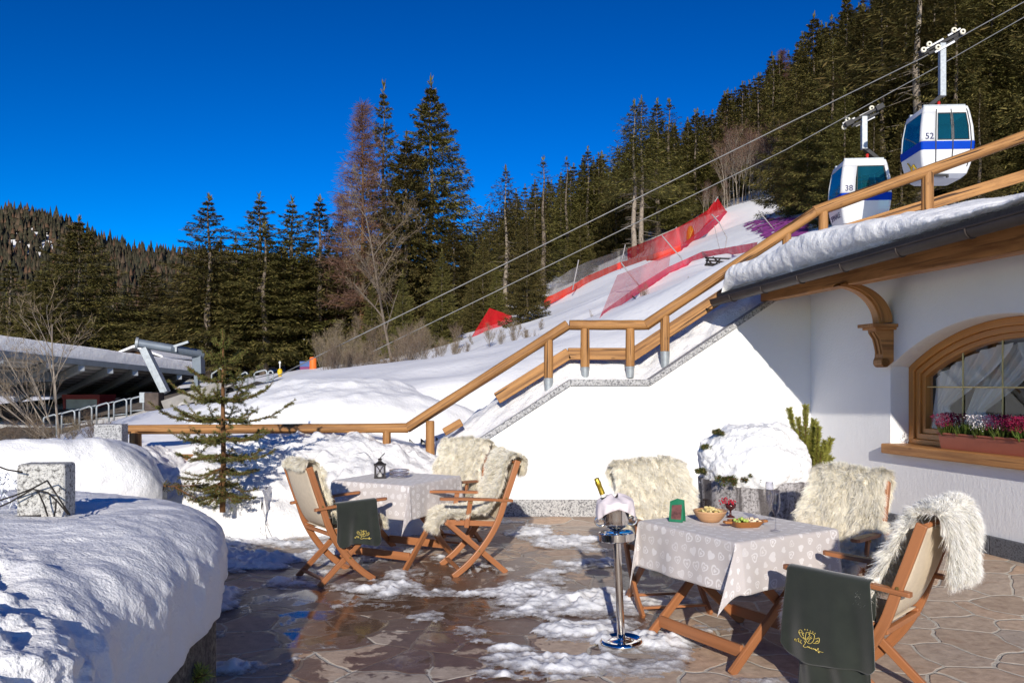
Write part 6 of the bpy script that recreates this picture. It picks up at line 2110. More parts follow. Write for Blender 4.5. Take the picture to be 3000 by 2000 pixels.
# cut fir boughs lying in the gap at the foot
bg_ = thing('fir_bough', W(545, 1428, 8.15), 'dark fir bough lying in the hollow left of the little spruce', 'bough')
shoots('needles', None, [((-.35, .05, .0), (.25, 0, .03), .05), ((-.2, .0, .02), (-.45, -.05, -.03), .05), ((-.1, 0, .0), (.15, -.1, -.10), .05), ((.0, .1, .0), (.3, .05, -.03), .04)], M['spruce_needles'], bg_, 71, .04, .007, 900)

# bare shrubs and weeds at the left
mb, V, Fq = branchy(91, 1.75, .020, (0, 0), 3, .5, (3, 4), .2, .4, .25, .07)
for q in range(8):
    m2, V2, F2 = branchy(95 + q, 1.2 + .2 * (q % 3), .012, (-.3 - .17 * q, random.uniform(-.3, .2)), 3, .38, (2, 3), .12, .35, .25, .06)
    o_ = len(mb.v); mb.f += [tuple(i + o_ for i in f) for f in m2.f]; mb.uv += m2.uv; mb.mi += m2.mi; mb.v += m2.v
    Fq = np.concatenate([Fq, F2 + len(V)]); V = np.concatenate([V, V2])
r = thing('bare_shrub', W(176, 1300, 11.2), 'large leafless shrub with a pale upright stem in front of the station roof', 'shrub')
mb.build('stems', M['pale_bark'], r, smooth=True); np_mesh('twigs', V, Fq, M['bare_twigs'], r)
for k in range(7):
    o = copy_tree(SH[k % 3][0]); c = W(-20 + k * 58, 1318 - k * 3, 10.4 + .2 * (k % 3)); o.location = c; s = .075 + .02 * (k % 3); o.scale = (s * 1.5, s * 1.5, s); o.rotation_euler = (0, 0, k * 1.3)
    tag(o, 'low dry weeds in the strip behind the left snow banks', 'weeds', 'dry weeds behind the snow banks')

# ------------------------------------------------------------------ ray onto the terrain
def ray_terr(px, py, d0=14, d1=110):
    ds = np.linspace(d0, d1, 260); xs_ = (px - CX) * ds / F; zs = CH + (HY - py) * ds / F; g = terr(xs_, ds)
    k = np.where(zs <= g)[0]
    return float(ds[k[0]]) if len(k) else d1


# ------------------------------------------------------------------ cable car station on the left
st_a = lambda px, py, d: W(px, py, d)
sta = thing('station_roof', W(250, 1100, 24), 'long snow covered open station roof on slanting steel ribs at the left', 'station'); so0 = Vector(sta.location)
FL, FR, BL, BR = W(-330, 1005, 17.5), W(574, 1096, 28.5), W(-620, 1150, 23), W(470, 1168, 35)
M['ribdeck'] = None
t = NT('corrugated_soffit'); uv = t.coord('UV'); sx = t.n('ShaderNodeSeparateXYZ'); t.l(uv, sx.inputs[0])
wv_ = t.math('SINE', t.math('MULTIPLY', sx.outputs[1], 78.0)); col = t.ramp(wv_, [(.2, (.40, .40, .40)), (.6, (.80, .79, .78))])
t.bsdf(col, .5, .3, t.bump(wv_, .02)); M['ribdeck'] = t.m
mb = MB(); N_ = 12; rows = []
for i in range(N_ + 1):
    u = i / N_; a = FL.lerp(FR, u); b = BL.lerp(BR, u); rows.append([a - so0, b - so0])
mb.grid(rows, uvf=lambda i, j: (i / N_, j)); mb.build('soffit', M['ribdeck'], sta)
mb = MB()
mb.beam(FL - so0 + Vector((0, -.05, .02)), FR - so0 + Vector((0, -.05, .02)), .12, .16); mb.build('fascia', M['steel'], sta)
for u in (.12, .26, .405, .51, .615, .715, .815, .915):
    a, b = FL.lerp(FR, u), BL.lerp(BR, u); mb = MB(); mb.beam(a - so0 - Vector((0, 0, .13)), b - so0 - Vector((0, 0, .13)), .16, .20); mb.build('rib', M['zinc'], sta)
# snow on it
def roof_sheet():
    n, m = 240, 24; V = np.zeros((n, m, 3))
    for i in range(n):
        u = i / (n - 1); a = FL.lerp(FR, u); b = BL.lerp(BR, u); th = .40 - .06 * u
        for j in range(m):
            v = j / (m - 1)
            if v < .35: k = v / .35; p = a + Vector((0, -.12 - .10 * math.sin(k * 2.6), .10 + th * k))
            else: k = (v - .35) / .65; p = a.lerp(b, k * .98) + Vector((0, -.12 * (1 - k), .10 + th * (1 + .1 * k)))
            V[i, j] = p
    P = V.reshape(-1, 3); d = fbm(P[:, 0] * 2.5, P[:, 2] * 4, P[:, 1] * 2, 4, 5) * .05; P[:, 1] -= d; P[:, 2] += d * .4
    o = np_mesh('roof_snow', P, grid_faces(n, m), M['snow'], smooth=True); tag(o, 'even thick snow lying on the long station roof', 'roof snow')
roof_sheet()
for u in (.22, .48, .74):
    a = BL.lerp(BR, u); g0 = Vector((a.x, a.y - 1.2, tz(a.x, a.y) - .2)); mb = MB(); mb.beam(g0 - so0, Vector((a.x, a.y - 1.2, a.z + .2)) - so0, .22, .22, up=(0, 1, 0)); mb.build('column', M['steel'], sta)
mb = MB(); mb.beam(W(-200, 1105, 21) - so0, W(158, 1102, 24) - so0, .25, .30); mb.build('cross_beam', M['steel'], sta)
# (open at the back)
# dark trodden platform
X, Y = np.meshgrid(np.arange(-17, -4.6, .4), np.arange(17.0, 33, .4), indexing='ij')
Z = np.vstack([terr(X[i], Y[i]) for i in range(len(X))]) + .16
K = (X < -4.6 - (Y - 17) * .42 - .0) & (fbm(X * .6, Y * .6, oct=3, seed=3) > -.55)
kf = K[:-1, :-1] & K[1:, :-1] & K[:-1, 1:] & K[1:, 1:]
o = np_mesh('path', np.stack([X, Y, Z], -1).reshape(-1, 3), grid_faces(*X.shape, kf)[:, ::-1], simple('dark_gravel', (.13, .11, .095), .9, 0, .5, 3, .03, 12), smooth=True); clean(o)
tag(o, 'dark gravel yard below the station', None, None, 'structure')
bt2 = thing('ticket_booth', W(262, 1225, 27), 'small red framed glass booth under the station roof', 'booth')
rd = simple('booth_red', (.30, .02, .025), .5, 0, .1, 4)
mb = MB(); mb.box((0, 0, .0), (1.0, .9, .42)); mb.box((0, 0, .62), (1.06, .95, .13)); mb.box((-.48, 0, .3), (.07, .9, .6)); mb.box((.48, 0, .3), (.07, .9, .6)); mb.build('frame', rd, bt2)
mb = MB(); mb.box((0, 0, .4), (.9, .84, .36)); mb.build('window', simple('booth_glass', (.35, .38, .40), .15, 0, .3, 2), bt2)
bt2.scale = (1.15, 1.15, 1.15)

# gantry with rollers
gn = thing('cable_gantry', W(520, 1150, 18), 'grey steel gantry with a long tube arm and slanting leg at the station', 'gantry'); g0 = Vector(gn.location)
q_ = lambda px, py, d=18: W(px, py, d) - g0
mb = MB(); mb.tube([q_(405, 1005), q_(500, 1021), q_(592, 1038, 18.6)], .095, 16); mb.build('arm', M['steel'], gn, smooth=True, autosmooth=40)
mb = MB(); mb.tube([q_(398, 1004) + Vector((0, -.02, 0)), q_(405, 1005)], .125, 18); mb.build('end_plate', M['zinc'], gn, smooth=True, autosmooth=40)
mb = MB(); mb.beam(q_(422, 1020), q_(486, 1150), .16, .2, up=(0, 1, 0)); mb.build('slanting_leg', M['zinc'], gn, bevel=.01)
mb = MB(); mb.beam(q_(581, 1040, 18.6), q_(583, 1095, 18.6), .20, .26, up=(0, 1, 0)); mb.beam(q_(576, 1095, 18.6), q_(579, 1190, 18.6), .09, .12, up=(0, 1, 0)); mb.build('upright', M['steel'], gn, bevel=.01)
mb = MB(); mb.beam(q_(500, 1018), q_(552, 1001), .05, .05); mb.beam(q_(516, 1012), q_(516, 1030), .04, .04, up=(0, 1, 0)); mb.build('strut', M['zinc'], gn)
tb = thing('roller_track', W(560, 1190, 17), 'inclined steel roller track with tyre wheels leading the cables into the station', 'roller track'); g0 = Vector(tb.location)
mb = MB(); mb.beam(q_(478, 1190, 17), q_(660, 1128, 17.4), .18, .24); mb.beam(q_(385, 1232, 17), q_(475, 1200, 17), .25, .22); mb.build('beam', simple('weathered_grey_paint', (.27, .255, .235), .6, .3, .3, 3), tb, bevel=.01)
mb = MB(); mb.box(q_(452, 1176, 17), (.30, .3, .38)); mb.build('drive_housing', simple('rusty_brown_steel', (.075, .055, .045), .6, .4, .4, 6), tb, bevel=.02)
mb = MB(); mb.box(q_(427, 1164, 17.2), (.14, .3, .22)); mb.build('grey_box', M['zinc'], tb, bevel=.01)
ty_ = simple('pale_tyre', (.42, .40, .37), .8, 0, .15, 30); hb_ = simple('dark_hub', (.08, .075, .07), .5, .6, .3, 20)
for px, py, d, rr in ((488, 1221, 16.9, .145), (540, 1196, 17, .145), (462, 1232, 17, .12), (590, 1178, 17.2, .13), (676, 1146, 17.4, .14), (641, 1160, 17.4, .12)):
    c = q_(px, py, d); Mx = Matrix.Rotation(R(90), 3, 'X'); mb = MB()
    mb.lathe([(rr * .62, -.05), (rr * .9, -.055), (rr, -.03), (rr, .03), (rr * .9, .055), (rr * .62, .05)], 24, c, Mx); wv2 = mb.build('wheel', ty_, tb, smooth=True)
    mb = MB(); mb.lathe([(.0005, -.03), (rr * .3, -.045), (rr * .62, -.02), (rr * .62, .02), (.0005, .03)], 18, c, Mx); mb.build('hub', hb_, wv2, smooth=True)
tc_ = thing('wheel_trolley', W(785, 1150, 18), 'small wheeled end of the roller track beside the guard hoops', 'trolley'); g0 = Vector(tc_.location)
mb = MB(); mb.beam(q_(740, 1166, 18), q_(800, 1152, 18), .2, .06); mb.build('frame', M['steel'], tc_)
mb = MB(); c = q_(803, 1150, 18); mb.lathe([(.05, -.04), (.085, -.045), (.10, 0), (.085, .045), (.05, .04)], 20, c, Matrix.Rotation(R(90), 3, 'X')); mb.build('wheel', hb_, tc_, smooth=True)
# guard hoops
GR = None
for k, (pa, pb, ta, tb_, bo_, d) in enumerate([(128, 166, 1221, 1214, 1290, 17.8), (181, 219, 1209, 1202, 1284, 17.9), (233, 269, 1198, 1190, 1280, 18), (283, 319, 1187, 1180, 1274, 18), (334, 371, 1176, 1169, 1264, 18), (384, 420, 1166, 1160, 1250, 18),
                                       (620, 652, 1092, 1078, 1160, 19), (700, 725, 1096, 1090, 1150, 19), (745, 782, 1090, 1084, 1158, 19), (786, 800, 1086, 1086, 1150, 19)]):
    h_ = thing('guard_hoop', W((pa + pb) / 2, bo_, d), ('galvanised guard hoop in the row stepping up beside the station yard' if k < 6 else 'galvanised guard hoop at the upper end of the roller track'), 'guard hoop', 'guard hoops by the yard' if k < 6 else 'guard hoops at the track end'); g0 = Vector(h_.location)
    a0, a1, b0_, b1 = q_(pa, bo_, d), q_(pa, ta, d), q_(pb, tb_, d), q_(pb, bo_, d)
    mb = MB(); r_c = .05
    mb.tube([a0, a1 - Vector((0, 0, r_c)), a1 + Vector((r_c * .3, 0, -r_c * .3)), a1 + Vector((r_c, 0, 0)), b0_ - Vector((r_c, 0, 0)), b0_ + Vector((-r_c * .3, 0, -r_c * .3)), b0_ - Vector((0, 0, r_c)), b1], .021, 8); mb.build('hoop', M['zinc'], h_, smooth=True)
    m_ = .45; mb = MB(); mb.tube([a1.lerp(a0, m_), b0_.lerp(b1, m_)], .014, 6); mb.build('mid_bar', M['zinc'], h_, smooth=True)
    if k < 5:
        nx_ = [(181, 1209), (233, 1198), (283, 1187), (334, 1176), (384, 1166)][k]; mb = MB(); mb.tube([b0_, q_(nx_[0], nx_[1], d)], .014, 6); mb.build('link_bar', M['zinc'], h_, smooth=True)

# chalet, posts and pads at the wood edge
cl = thing('chalet', W(412, 1066, 44), 'small wooden chalet with a snowy gable roof beyond the station', 'chalet')
s_ = 44 / F
mb = MB(); mb.prism([(-62 * s_, 0, -.6), (62 * s_, 0, -.6), (62 * s_, 0, 14 * s_), (-10 * s_, 0, 36 * s_), (-62 * s_, 0, 16 * s_)], (0, 5, 0)); mb.build('wall', simple('orange_chalet_wood', (.30, .15, .06), .7, 0, .3, 1.5), cl)
mb = MB(); mb.prism([(-78 * s_, -.5, 14 * s_), (-10 * s_, -.5, 40 * s_), (78 * s_, -.5, 10 * s_), (78 * s_, -.5, 16 * s_), (-10 * s_, -.5, 46 * s_), (-78 * s_, -.5, 20 * s_)], (0, 6, 0)); mb.build('roof', M['shingle'], cl)
mb = MB(); mb.prism([(-77 * s_, -.45, 20.5 * s_), (-10 * s_, -.45, 46.5 * s_), (77 * s_, -.45, 16.5 * s_), (74 * s_, -.45, 24 * s_), (-10 * s_, -.45, 55 * s_), (-74 * s_, -.45, 29 * s_)], (0, 5.9, 0)); o = mb.build('roof_snow', M['snow'], cl, bevel=.1)
yl = simple('signal_yellow', (.75, .48, .015), .5, 0, .08, 3); og = simple('pad_orange', (.80, .16, .02), .6, 0, .1, 3)
yp = thing('hydrant_post', W(820, 1114, 38), 'yellow snowmaking hydrant post with a white lamp on top', 'hydrant'); s_ = 38 / F
mb = MB(); mb.lathe([(.0005, 0), (.10, 0), (.10, .22), (.075, .26), (.115, .34), (.115, .46), (.06, .54), (.0005, .56)], 16); mb.build('body', yl, yp, smooth=True)
mb = MB(); mb.tube([(0, 0, .55), (0, 0, .78)], .02, 8); mb.lathe([(.0005, .76), (.05, .78), (.05, .86), (.0005, .90)], 12); mb.build('lamp', simple('lamp_white', (.8, .8, .8), .4), yp, smooth=True)
op = thing('safety_pad', W(917, 1094, 46), 'tall orange safety pad wrapped round a trunk at the wood edge', 'safety pad')
mb = MB(); mb.lathe([(.0005, -.1), (.19, -.1), (.20, .0), (.19, .86), (.17, .92), (.0005, .94)], 18); mb.build('pad', og, op, smooth=True)
bn_ = thing('banner', W(893, 1096, 46.3), 'blue and purple banner beside the orange safety pad', 'banner')
mb = MB(); mb.box((0, 0, .20), (.55, .05, .45)); mb.build('lower_panel', simple('banner_purple', (.16, .02, .10), .6, 0, .2, 5), bn_)
mb = MB(); mb.box((0, 0, .58), (.55, .05, .30)); mb.build('upper_panel', simple('banner_blue', (.05, .10, .26), .6, 0, .2, 5), bn_)
# ------------------------------------------------------------------ gondolas and cables
M['cable'] = simple('steel_cable', (.20, .20, .20), .5, .6, .2, 3)
M['cabin'] = simple('cabin_white', (.66, .665, .67), .3, 0, .03, 2)
M['cabin_blue'] = simple('cabin_blue', (.001, .045, .40), .6, 0, .06, 2, spec=.08)
M['cabin_grey'] = simple('cabin_underside_grey', (.34, .36, .42), .5, 0, .08, 3)
M['seal'] = simple('black_seal', (.02, .02, .022), .6)
t = NT('tinted_cabin_glass'); p = t.coord('Object'); sx = t.n('ShaderNodeSeparateXYZ'); t.l(p, sx.inputs[0])
gl = t.n('ShaderNodeBsdfGlossy'); gl.inputs['Roughness'].default_value = .03; tr = t.n('ShaderNodeBsdfTransparent'); tr.inputs['Color'].default_value = (.08, .52, .62, 1)
df = t.n('ShaderNodeBsdfDiffuse'); df.inputs['Color'].default_value = (.008, .09, .13, 1)
m1 = t.n('ShaderNodeMixShader'); m1.inputs[0].default_value = .45; t.l(tr.outputs[0], m1.inputs[1]); t.l(df.outputs[0], m1.inputs[2])
fr = t.n('ShaderNodeLayerWeight'); m2 = t.n('ShaderNodeMixShader'); t.l(t.math('ADD', .05, t.math('MULTIPLY', t.math('POWER', fr.outputs['Facing'], 3.0), .6), True), m2.inputs[0]); t.l(m1.outputs[0], m2.inputs[1]); t.l(gl.outputs[0], m2.inputs[2]); t.l(m2.outputs[0], t.out.inputs[0]); M['tint'] = t.m
M['navy'] = simple('navy_numerals', (.012, .018, .09), .5)
for nm, pts, d, lb in (('cable', [(760, 1128), (944, 1036), (1350, 837), (2300, 366), (2702, 170), (3000, 6), (3150, -76)], 22.0, 'upper haul cable carrying the larger gondola'), ('cable', [(700, 1225), (852, 1148), (1150, 1001), (1460, 850), (2300, 440), (2746, 196), (3000, 51), (3150, -36)], 26.0, 'lower haul cable carrying the smaller gondola')):
    mb = MB(); mb.tube([tuple(W(a, b, d)) for a, b in pts], .015, 8); o = mb.build(nm, M['cable'], smooth=True); tag(o, lb, 'cable')


def gondola(px, py_roof, d, rz, number, hang, label, flip=False, slope=27.0, words=None):
    root = thing('gondola_cabin', W(px, py_roof, d) - Vector((0, 0, 2.1)), label, 'gondola', None, rz)
    Z = [0, .10, .42, .72, 1.0, 1.45, 1.9, 2.06]; HX = [.50, .62, .71, .755, .77, .745, .675, .635]; HY = [.46, .56, .66, .715, .735, .72, .665, .63]
    def lim(z): return float(np.interp(z, Z, HX)), float(np.interp(z, Z, HY))
    def band(z0, z1, off, name, mat, n=6):
        mb = MB(); rows = []
        for z in np.linspace(z0, z1, n):
            hx, hy = lim(z); hx += off; hy += off; c = .09; row = []
            for cx_, cy_, a0 in ((hx - c, hy - c, 0), (-hx + c, hy - c, 90), (-hx + c, -hy + c, 180), (hx - c, -hy + c, 270)):
                for k in range(5): a = R(a0 + 22.5 * k); row.append((cx_ + c * math.cos(a), cy_ + c * math.sin(a), z))
            rows.append(row + [row[0]])
        mb.grid(rows); 
        if off == 0: mb.add(rows[0][:-1], [tuple(reversed(range(20)))]); mb.add(rows[-1][:-1], [tuple(range(20))])
        return mb.build(name, mat, root, smooth=True, autosmooth=40)
    # shell made of lower pan, blue band, pillars and roof so the panes can be seen through
    band(0, .12, 0, 'underside', M['cabin_grey'], 3)
    band(.12, .78, .0, 'lower_panel', M['cabin']); band(.78, 1.02, .004, 'blue_band', M['cabin_blue'], 4); band(1.90, 2.06, 0, 'roof', M['cabin'], 3)
    def side_quad(mb, ax, s, u0, u1, z0, z1, off=0.0, n=6):
        rows = []
        for z in np.linspace(z0, z1, n):
            hx, hy = lim(z)
            if ax == 'y': rows.append([(u * (hx - .02) , s * (hy + off), z) for u in (u0, u1)])
            else: rows.append([(s * (hx + off), u * (hy - .02), z) for u in (u0, u1)])
        mb.grid(rows)
    z0, z1 = 1.02, 1.90
    def rim(mb, s, u0, u1, za, zb, w=.03):
        rows = []
        path = [(u0, z) for z in np.linspace(za, zb, 7)] + [(u1, z) for z in np.linspace(zb, za, 7)] + [(u0, za)]
        cu, cz = (u0 + u1) / 2, (za + zb) / 2
        for u, z in path:
            r_ = []
            for k in (0, 1):
                uu = u + (cu - u) / abs(cu - u) * w * k; zz = min(zb - w * k, max(za + w * k, z)); hy = lim(zz)[1]; r_.append((uu * (lim(zz)[0] - .02), s * (hy + .006), zz))
            rows.append(r_)
        mb.grid(rows)
    for sx_, sy_ in ((-1, -1), (1, -1), (-1, 1), (1, 1)):
        rows = []; mb = MB()
        w_x = .42 if (sx_ < 0) == (not flip) and True else .13
        for z in np.linspace(z0, z1, 7):
            hx, hy = lim(z); c = .09
            row = [(sx_ * (hx - (w_x if sy_ < 0 else (.42 if sx_ > 0 else .13))), sy_ * hy, z)]
            for k in range(5):
                a = R(90 - 22.5 * k); row.append((sx_ * (hx - c + c * math.cos(a)), sy_ * (hy - c + c * math.sin(a)), z))
            row.append((sx_ * hx, sy_ * (hy - .12), z)); rows.append(row)
        mb.grid(rows); mb.build('corner_post', M['cabin'], root, smooth=True, autosmooth=40).modifiers.new('thick', 'SOLIDIFY').thickness = .03
    for s in (-1, 1):
        mb = MB(); side_quad(mb, 'x', s, -.80, .80, 1.02, 1.90, -.012); mb.build('end_window', M['tint'], root, smooth=True)
        mb = MB(); side_quad(mb, 'x', s, -.97, .97, .79, 1.015, .006, 3); mb.build('end_band', M['cabin_blue'], root)
    # door side (-y): two leaves; far side (+y): one wide pane
    for u0, u1 in ((-.42, .14), (.20, .80)):
        d_ = MB(); side_quad(d_, 'y', -1, u0, u1, 1.045, 1.86, -.010); w_ = d_.build('door_window', M['tint'], root, smooth=True)
        d_ = MB()
        for a_, b_, c_, e_ in ((u0 - .055, u0, 1.02, 1.90), (u1, u1 + .055, 1.02, 1.90)): side_quad(d_, 'y', -1, a_, b_, c_, e_, .003)
        side_quad(d_, 'y', -1, u0, u1, 1.86, 1.90, .003, 2); side_quad(d_, 'y', -1, u0, u1, 1.02, 1.045, .003, 2)
        d_.build('door_frame', M['cabin'], root, smooth=True)
        rim(d_ := MB(), -1, u0, u1, 1.045, 1.86); d_.build('window_seal', M['seal'], root)
    for u in (-.475, .17, .86):
        d_ = MB(); side_quad(d_, 'y', -1, u - .022, u + .022, .30, 1.97, .010, 12); d_.build('door_seam', M['seal'], root)
    d_ = MB(); side_quad(d_, 'y', 1, -.80, .40, 1.04, 1.87, -.008); d_.build('side_window', M['tint'], root, smooth=True)
    rim(d_ := MB(), 1, -.80, .40, 1.04, 1.87); d_.build('window_seal', M['seal'], root)
    d_ = MB(); side_quad(d_, 'y', 1, -.82, .42, 1.86, 1.90, .003, 2); d_.build('side_window_head', M['cabin'], root)
    mb = MB(); mb.box((0, -.30, .42), (1.0, .3, .08)); mb.box((0, .30, .42), (1.0, .3, .08)); mb.box((0, -.42, .75), (1.0, .06, .5)); mb.box((0, .42, .75), (1.0, .06, .5)); mb.build('bench', simple('seat_teal', (.06, .16, .20), .7), root)
    mb = MB(); mb.beam((-.60, -.45, 2.11), (.60, -.45, 2.11), .10, .09); mb.beam((-.60, .45, 2.11), (.60, .45, 2.11), .10, .09); mb.beam((0, -.45, 2.11), (0, .45, 2.11), .12, .08); mb.build('roof_rail', M['zinc'], root, bevel=.01)
    mb = MB(); mb.box((-.2, -.62, .05), (.35, .12, .05)); mb.box((.0, -.66, .02), (.06, .06, .10)); mb.build('door_gear', M['seal'], root)
    # hanger
    top = 2.1 + hang; xo = .16 * (1 if not flip else -1)
    mb = MB(); mb.beam((xo, 0, 2.55), (xo, 0, top + .03), .17, .17, up=(0, 1, 0)); mb.build('hanger_arm', M['zinc'], root, bevel=.012)
    mb = MB(); mb.beam((xo, 0, 2.60), (xo - .42, 0, 2.24), .12, .14, up=(0, 1, 0)); mb.box((xo - .40, 0, 2.18), (.12, .12, .12)); mb.build('hanger_foot', M['seal'], root, bevel=.01)
    mb = MB(); mb.tube([(xo - .10, 0, 2.12), (xo - .10, 0, 2.40)], .045, 10); mb.build('damper', simple('damper_red', (.55, .03, .025), .4), root, smooth=True)
    gs = R(slope) * (1 if not flip else -1); ca, sa_ = math.cos(gs), math.sin(gs)
    gp = lambda x, z, y=0: (xo + x * ca - z * sa_, y, top + x * sa_ + z * ca)
    mb = MB(); mb.beam(gp(-.62, .06), gp(.62, .06), .10, .09); mb.beam(gp(-.5, -.06, -.05), gp(.45, -.06, -.05), .05, .08)
    for x in (-.55, .5): mb.beam(gp(x, -.02, .04), gp(x, .14, .04), .14, .26, up=(1, 0, 0))
    mb.build('grip', M['seal'], root, bevel=.01)
    for x, z in ((-.40, .17), (-.22, -.03), (.42, .20), (.62, .04), (-.62, .10)):
        mb = MB(); mb.lathe([(.035, -.03), (.075, -.035), (.085, 0), (.075, .035), (.035, .03)], 16, gp(x, z, -.13), Matrix.Rotation(R(90), 3, 'X')); mb.build('grip_roller', simple('cream_roller', (.72, .68, .55), .6), root, smooth=True)
    mb = MB(); mb.beam(gp(-.52, .10, -.11), gp(.05, .12, -.11), .03, .05); mb.beam(gp(.20, .14, -.11), gp(.62, .16, -.11), .03, .05); mb.beam(gp(-.35, -.12, -.11), gp(.3, -.10, -.11), .03, .06); mb.build('grip_arm', M['cabin'], root, bevel=.008)
    # numerals on the panel beside the door
    zc = 1.14; hx, hy = lim(zc); hx2, hy2 = lim(zc + .2); tilt = math.atan2(hy - hy2, .2)
    if not flip: Mt = Matrix.Translation((-hx + .23, -hy - .006, zc + .02)) @ Matrix.Rotation(R(90) - tilt * .9, 4, 'X')
    else: Mt = Matrix.Translation((hx - .23, hy + .006, zc + .02)) @ Matrix.Rotation(R(180), 4, 'Z') @ Matrix.Rotation(R(90) - tilt * .9, 4, 'X')
    text_curve('number', number, .25, M['navy'], root, Mt, .003, 0, .003)
    if words:
        zc = .40; hx, hy = lim(zc); sg = 1 if flip else -1
        Mt = Matrix.Translation((sg * (hx + .012), 0, zc)) @ Matrix.Rotation(R(90 if flip else -90), 4, 'Z') @ Matrix.Rotation(R(90) + .26, 4, 'X')
        text_curve('lettering', words, .24, M['navy'], root, Mt, .002)
    else:
        zc = .42; hx, hy = lim(zc); mb = MB()
        P3 = lambda y, z: (-(lim(z)[0] + .012), y, z)
        mb.tube(smooth_pts([P3(.22, .62), P3(.10, .50), P3(.05, .36), P3(-.10, .30), P3(-.26, .38)], 24), .022, 6); mb.tube(smooth_pts([P3(.10, .26), P3(-.02, .44), P3(-.16, .46), P3(-.2, .30)], 18), .03, 6)
        mb.build('emblem', simple('emblem_yellow', (.72, .46, .03), .5), root, smooth=True)
    return root


g52 = gondola(2744, 328, 22.0, R(-3), '52', 2.0, 'larger white gondola with a blue band and the number 52')
g52.scale = (.9, .9, .9); g52.location.z += .21
gondola(2516, 480, 26.0, R(175), '38', 1.46, 'smaller white gondola with a blue band and the number 38', True, 27, 'SPINALE')

# ------------------------------------------------------------------ piste nets, poles and markers
def net_mat(name, c, fac, sc_=90):
    t = NT(name); uv = t.coord('UV'); p = t.pos()
    sx = t.n('ShaderNodeSeparateXYZ'); t.l(uv, sx.inputs[0])
    a_ = t.math('SINE', t.math('MULTIPLY', t.math('ADD', sx.outputs[0], sx.outputs[1]), sc_)); b_ = t.math('SINE', t.math('MULTIPLY', t.math('SUBTRACT', sx.outputs[0], sx.outputs[1]), sc_))
    g = t.math('MAXIMUM', t.math('GREATER_THAN', a_, .55), t.math('GREATER_THAN', b_, .55))
    n = t.ramp(t.noise(p, 1.6, 4, .6), [(.3, fac - .3), (.65, fac)])
    f = t.math('MAXIMUM', t.math('MULTIPLY', g, .95), n, True)
    df = t.n('ShaderNodeBsdfDiffuse'); df.inputs['Color'].default_value = (*c, 1); tl = t.n('ShaderNodeBsdfTranslucent'); tl.inputs['Color'].default_value = (*c, 1)
    ms = t.n('ShaderNodeMixShader'); ms.inputs[0].default_value = .35; t.l(df.outputs[0], ms.inputs[1]); t.l(tl.outputs[0], ms.inputs[2])
    tr = t.n('ShaderNodeBsdfTransparent'); mx = t.n('ShaderNodeMixShader'); t.l(f, mx.inputs[0]); t.l(tr.outputs[0], mx.inputs[1]); t.l(ms.outputs[0], mx.inputs[2]); t.l(mx.outputs[0], t.out.inputs[0]); M[name] = t.m


net_mat('red_net', (.70, .02, .03), .82); net_mat('red_band', (.80, .06, .03), .95); net_mat('grey_net', (.30, .29, .29), .30); net_mat('pink_net', (.72, .06, .11), .9); net_mat('sheer_red_net', (.78, .18, .2), .07)
Z8 = lambda x, y: (1600 + x / 3.36, 550 + y / 3.36)


def ribbon(name, bot, top, mat, label, group=None, sub=10):
    """bot/top: lists of (px,py,d) matched pairwise"""
    mb = MB(); rows = []; ns = (len(bot) - 1) * sub + 1; acc = 0; us = []
    for i in range(ns):
        k = min(i // sub, len(bot) - 2); f = (i - k * sub) / sub
        b = W(*bot[k]).lerp(W(*bot[k + 1]), f); t_ = W(*top[k]).lerp(W(*top[k + 1]), f)
        sag = .06 * math.sin(i * 1.3); row = []
        for j in range(5): row.append(b.lerp(t_, j / 4) + Vector((0, sag * math.sin(j * .9), 0)))
        rows.append(row)
    mb.grid(rows, uvf=lambda i, j: (i * .5, j * .5))
    o = mb.build(name, mat, smooth=True); return tag(o, label, 'safety net', group)


UD = [(Z8(x, y)[0], ray_terr(*Z8(x, y))) for x, y in ((-20, 1175), (250, 1040), (400, 950), (720, 800), (1100, 710), (1330, 620), (1600, 440), (1720, 330), (1785, 240))]
print('upper net depths', UD)
dn = lambda px: float(np.interp(px, [q[0] for q in UD], [q[1] for q in UD])) - .2
def up8(lst): return [(*Z8(x, y), dn(Z8(x, y)[0])) for x, y in lst]
bots = [(-20, 1175), (250, 1040), (400, 950), (720, 800), (1100, 710), (1330, 620)]; tops = [(-20, 1090), (250, 965), (400, 870), (720, 735), (1100, 640), (1330, 560)]
ribbon('safety_net', up8(bots), up8(tops), M['red_band'], 'orange red net band along the upper edge of the piste')
ribbon('safety_net', up8([(20, 1075), (250, 965), (400, 870), (720, 735), (800, 715)]), up8([(60, 930), (250, 800), (400, 730), (720, 620), (800, 600)]), M['grey_net'], 'grey netting standing above the orange red band')
ribbon('safety_net', up8([(800, 715), (1100, 640), (1330, 560), (1400, 540)]), up8([(800, 600), (1060, 500), (1290, 395), (1480, 290)]), M['red_net'], 'tall deep red net in front of the bare trunked spruces')
ribbon('safety_net', up8([(1330, 620), (1600, 440), (1720, 330), (1785, 240)]), up8([(1330, 560), (1560, 390), (1680, 290), (1760, 225)]), M['pink_net'], 'pinkish net band climbing to the red net peak')
ribbon('safety_net', up8([(1400, 540), (1560, 390), (1680, 280), (1785, 240)]), up8([(1480, 290), (1590, 220), (1684, 95), (1720, 150)]), M['red_net'], 'red triangular net peak at the top of the piste')
ribbon('safety_net', [(1378, 995, 36), (1440, 968, 37), (1505, 940, 38)], [(1382, 985, 36), (1434, 902, 37), (1500, 925, 38)], M['red_net'], 'small red net triangle at the lower left end of the piste')
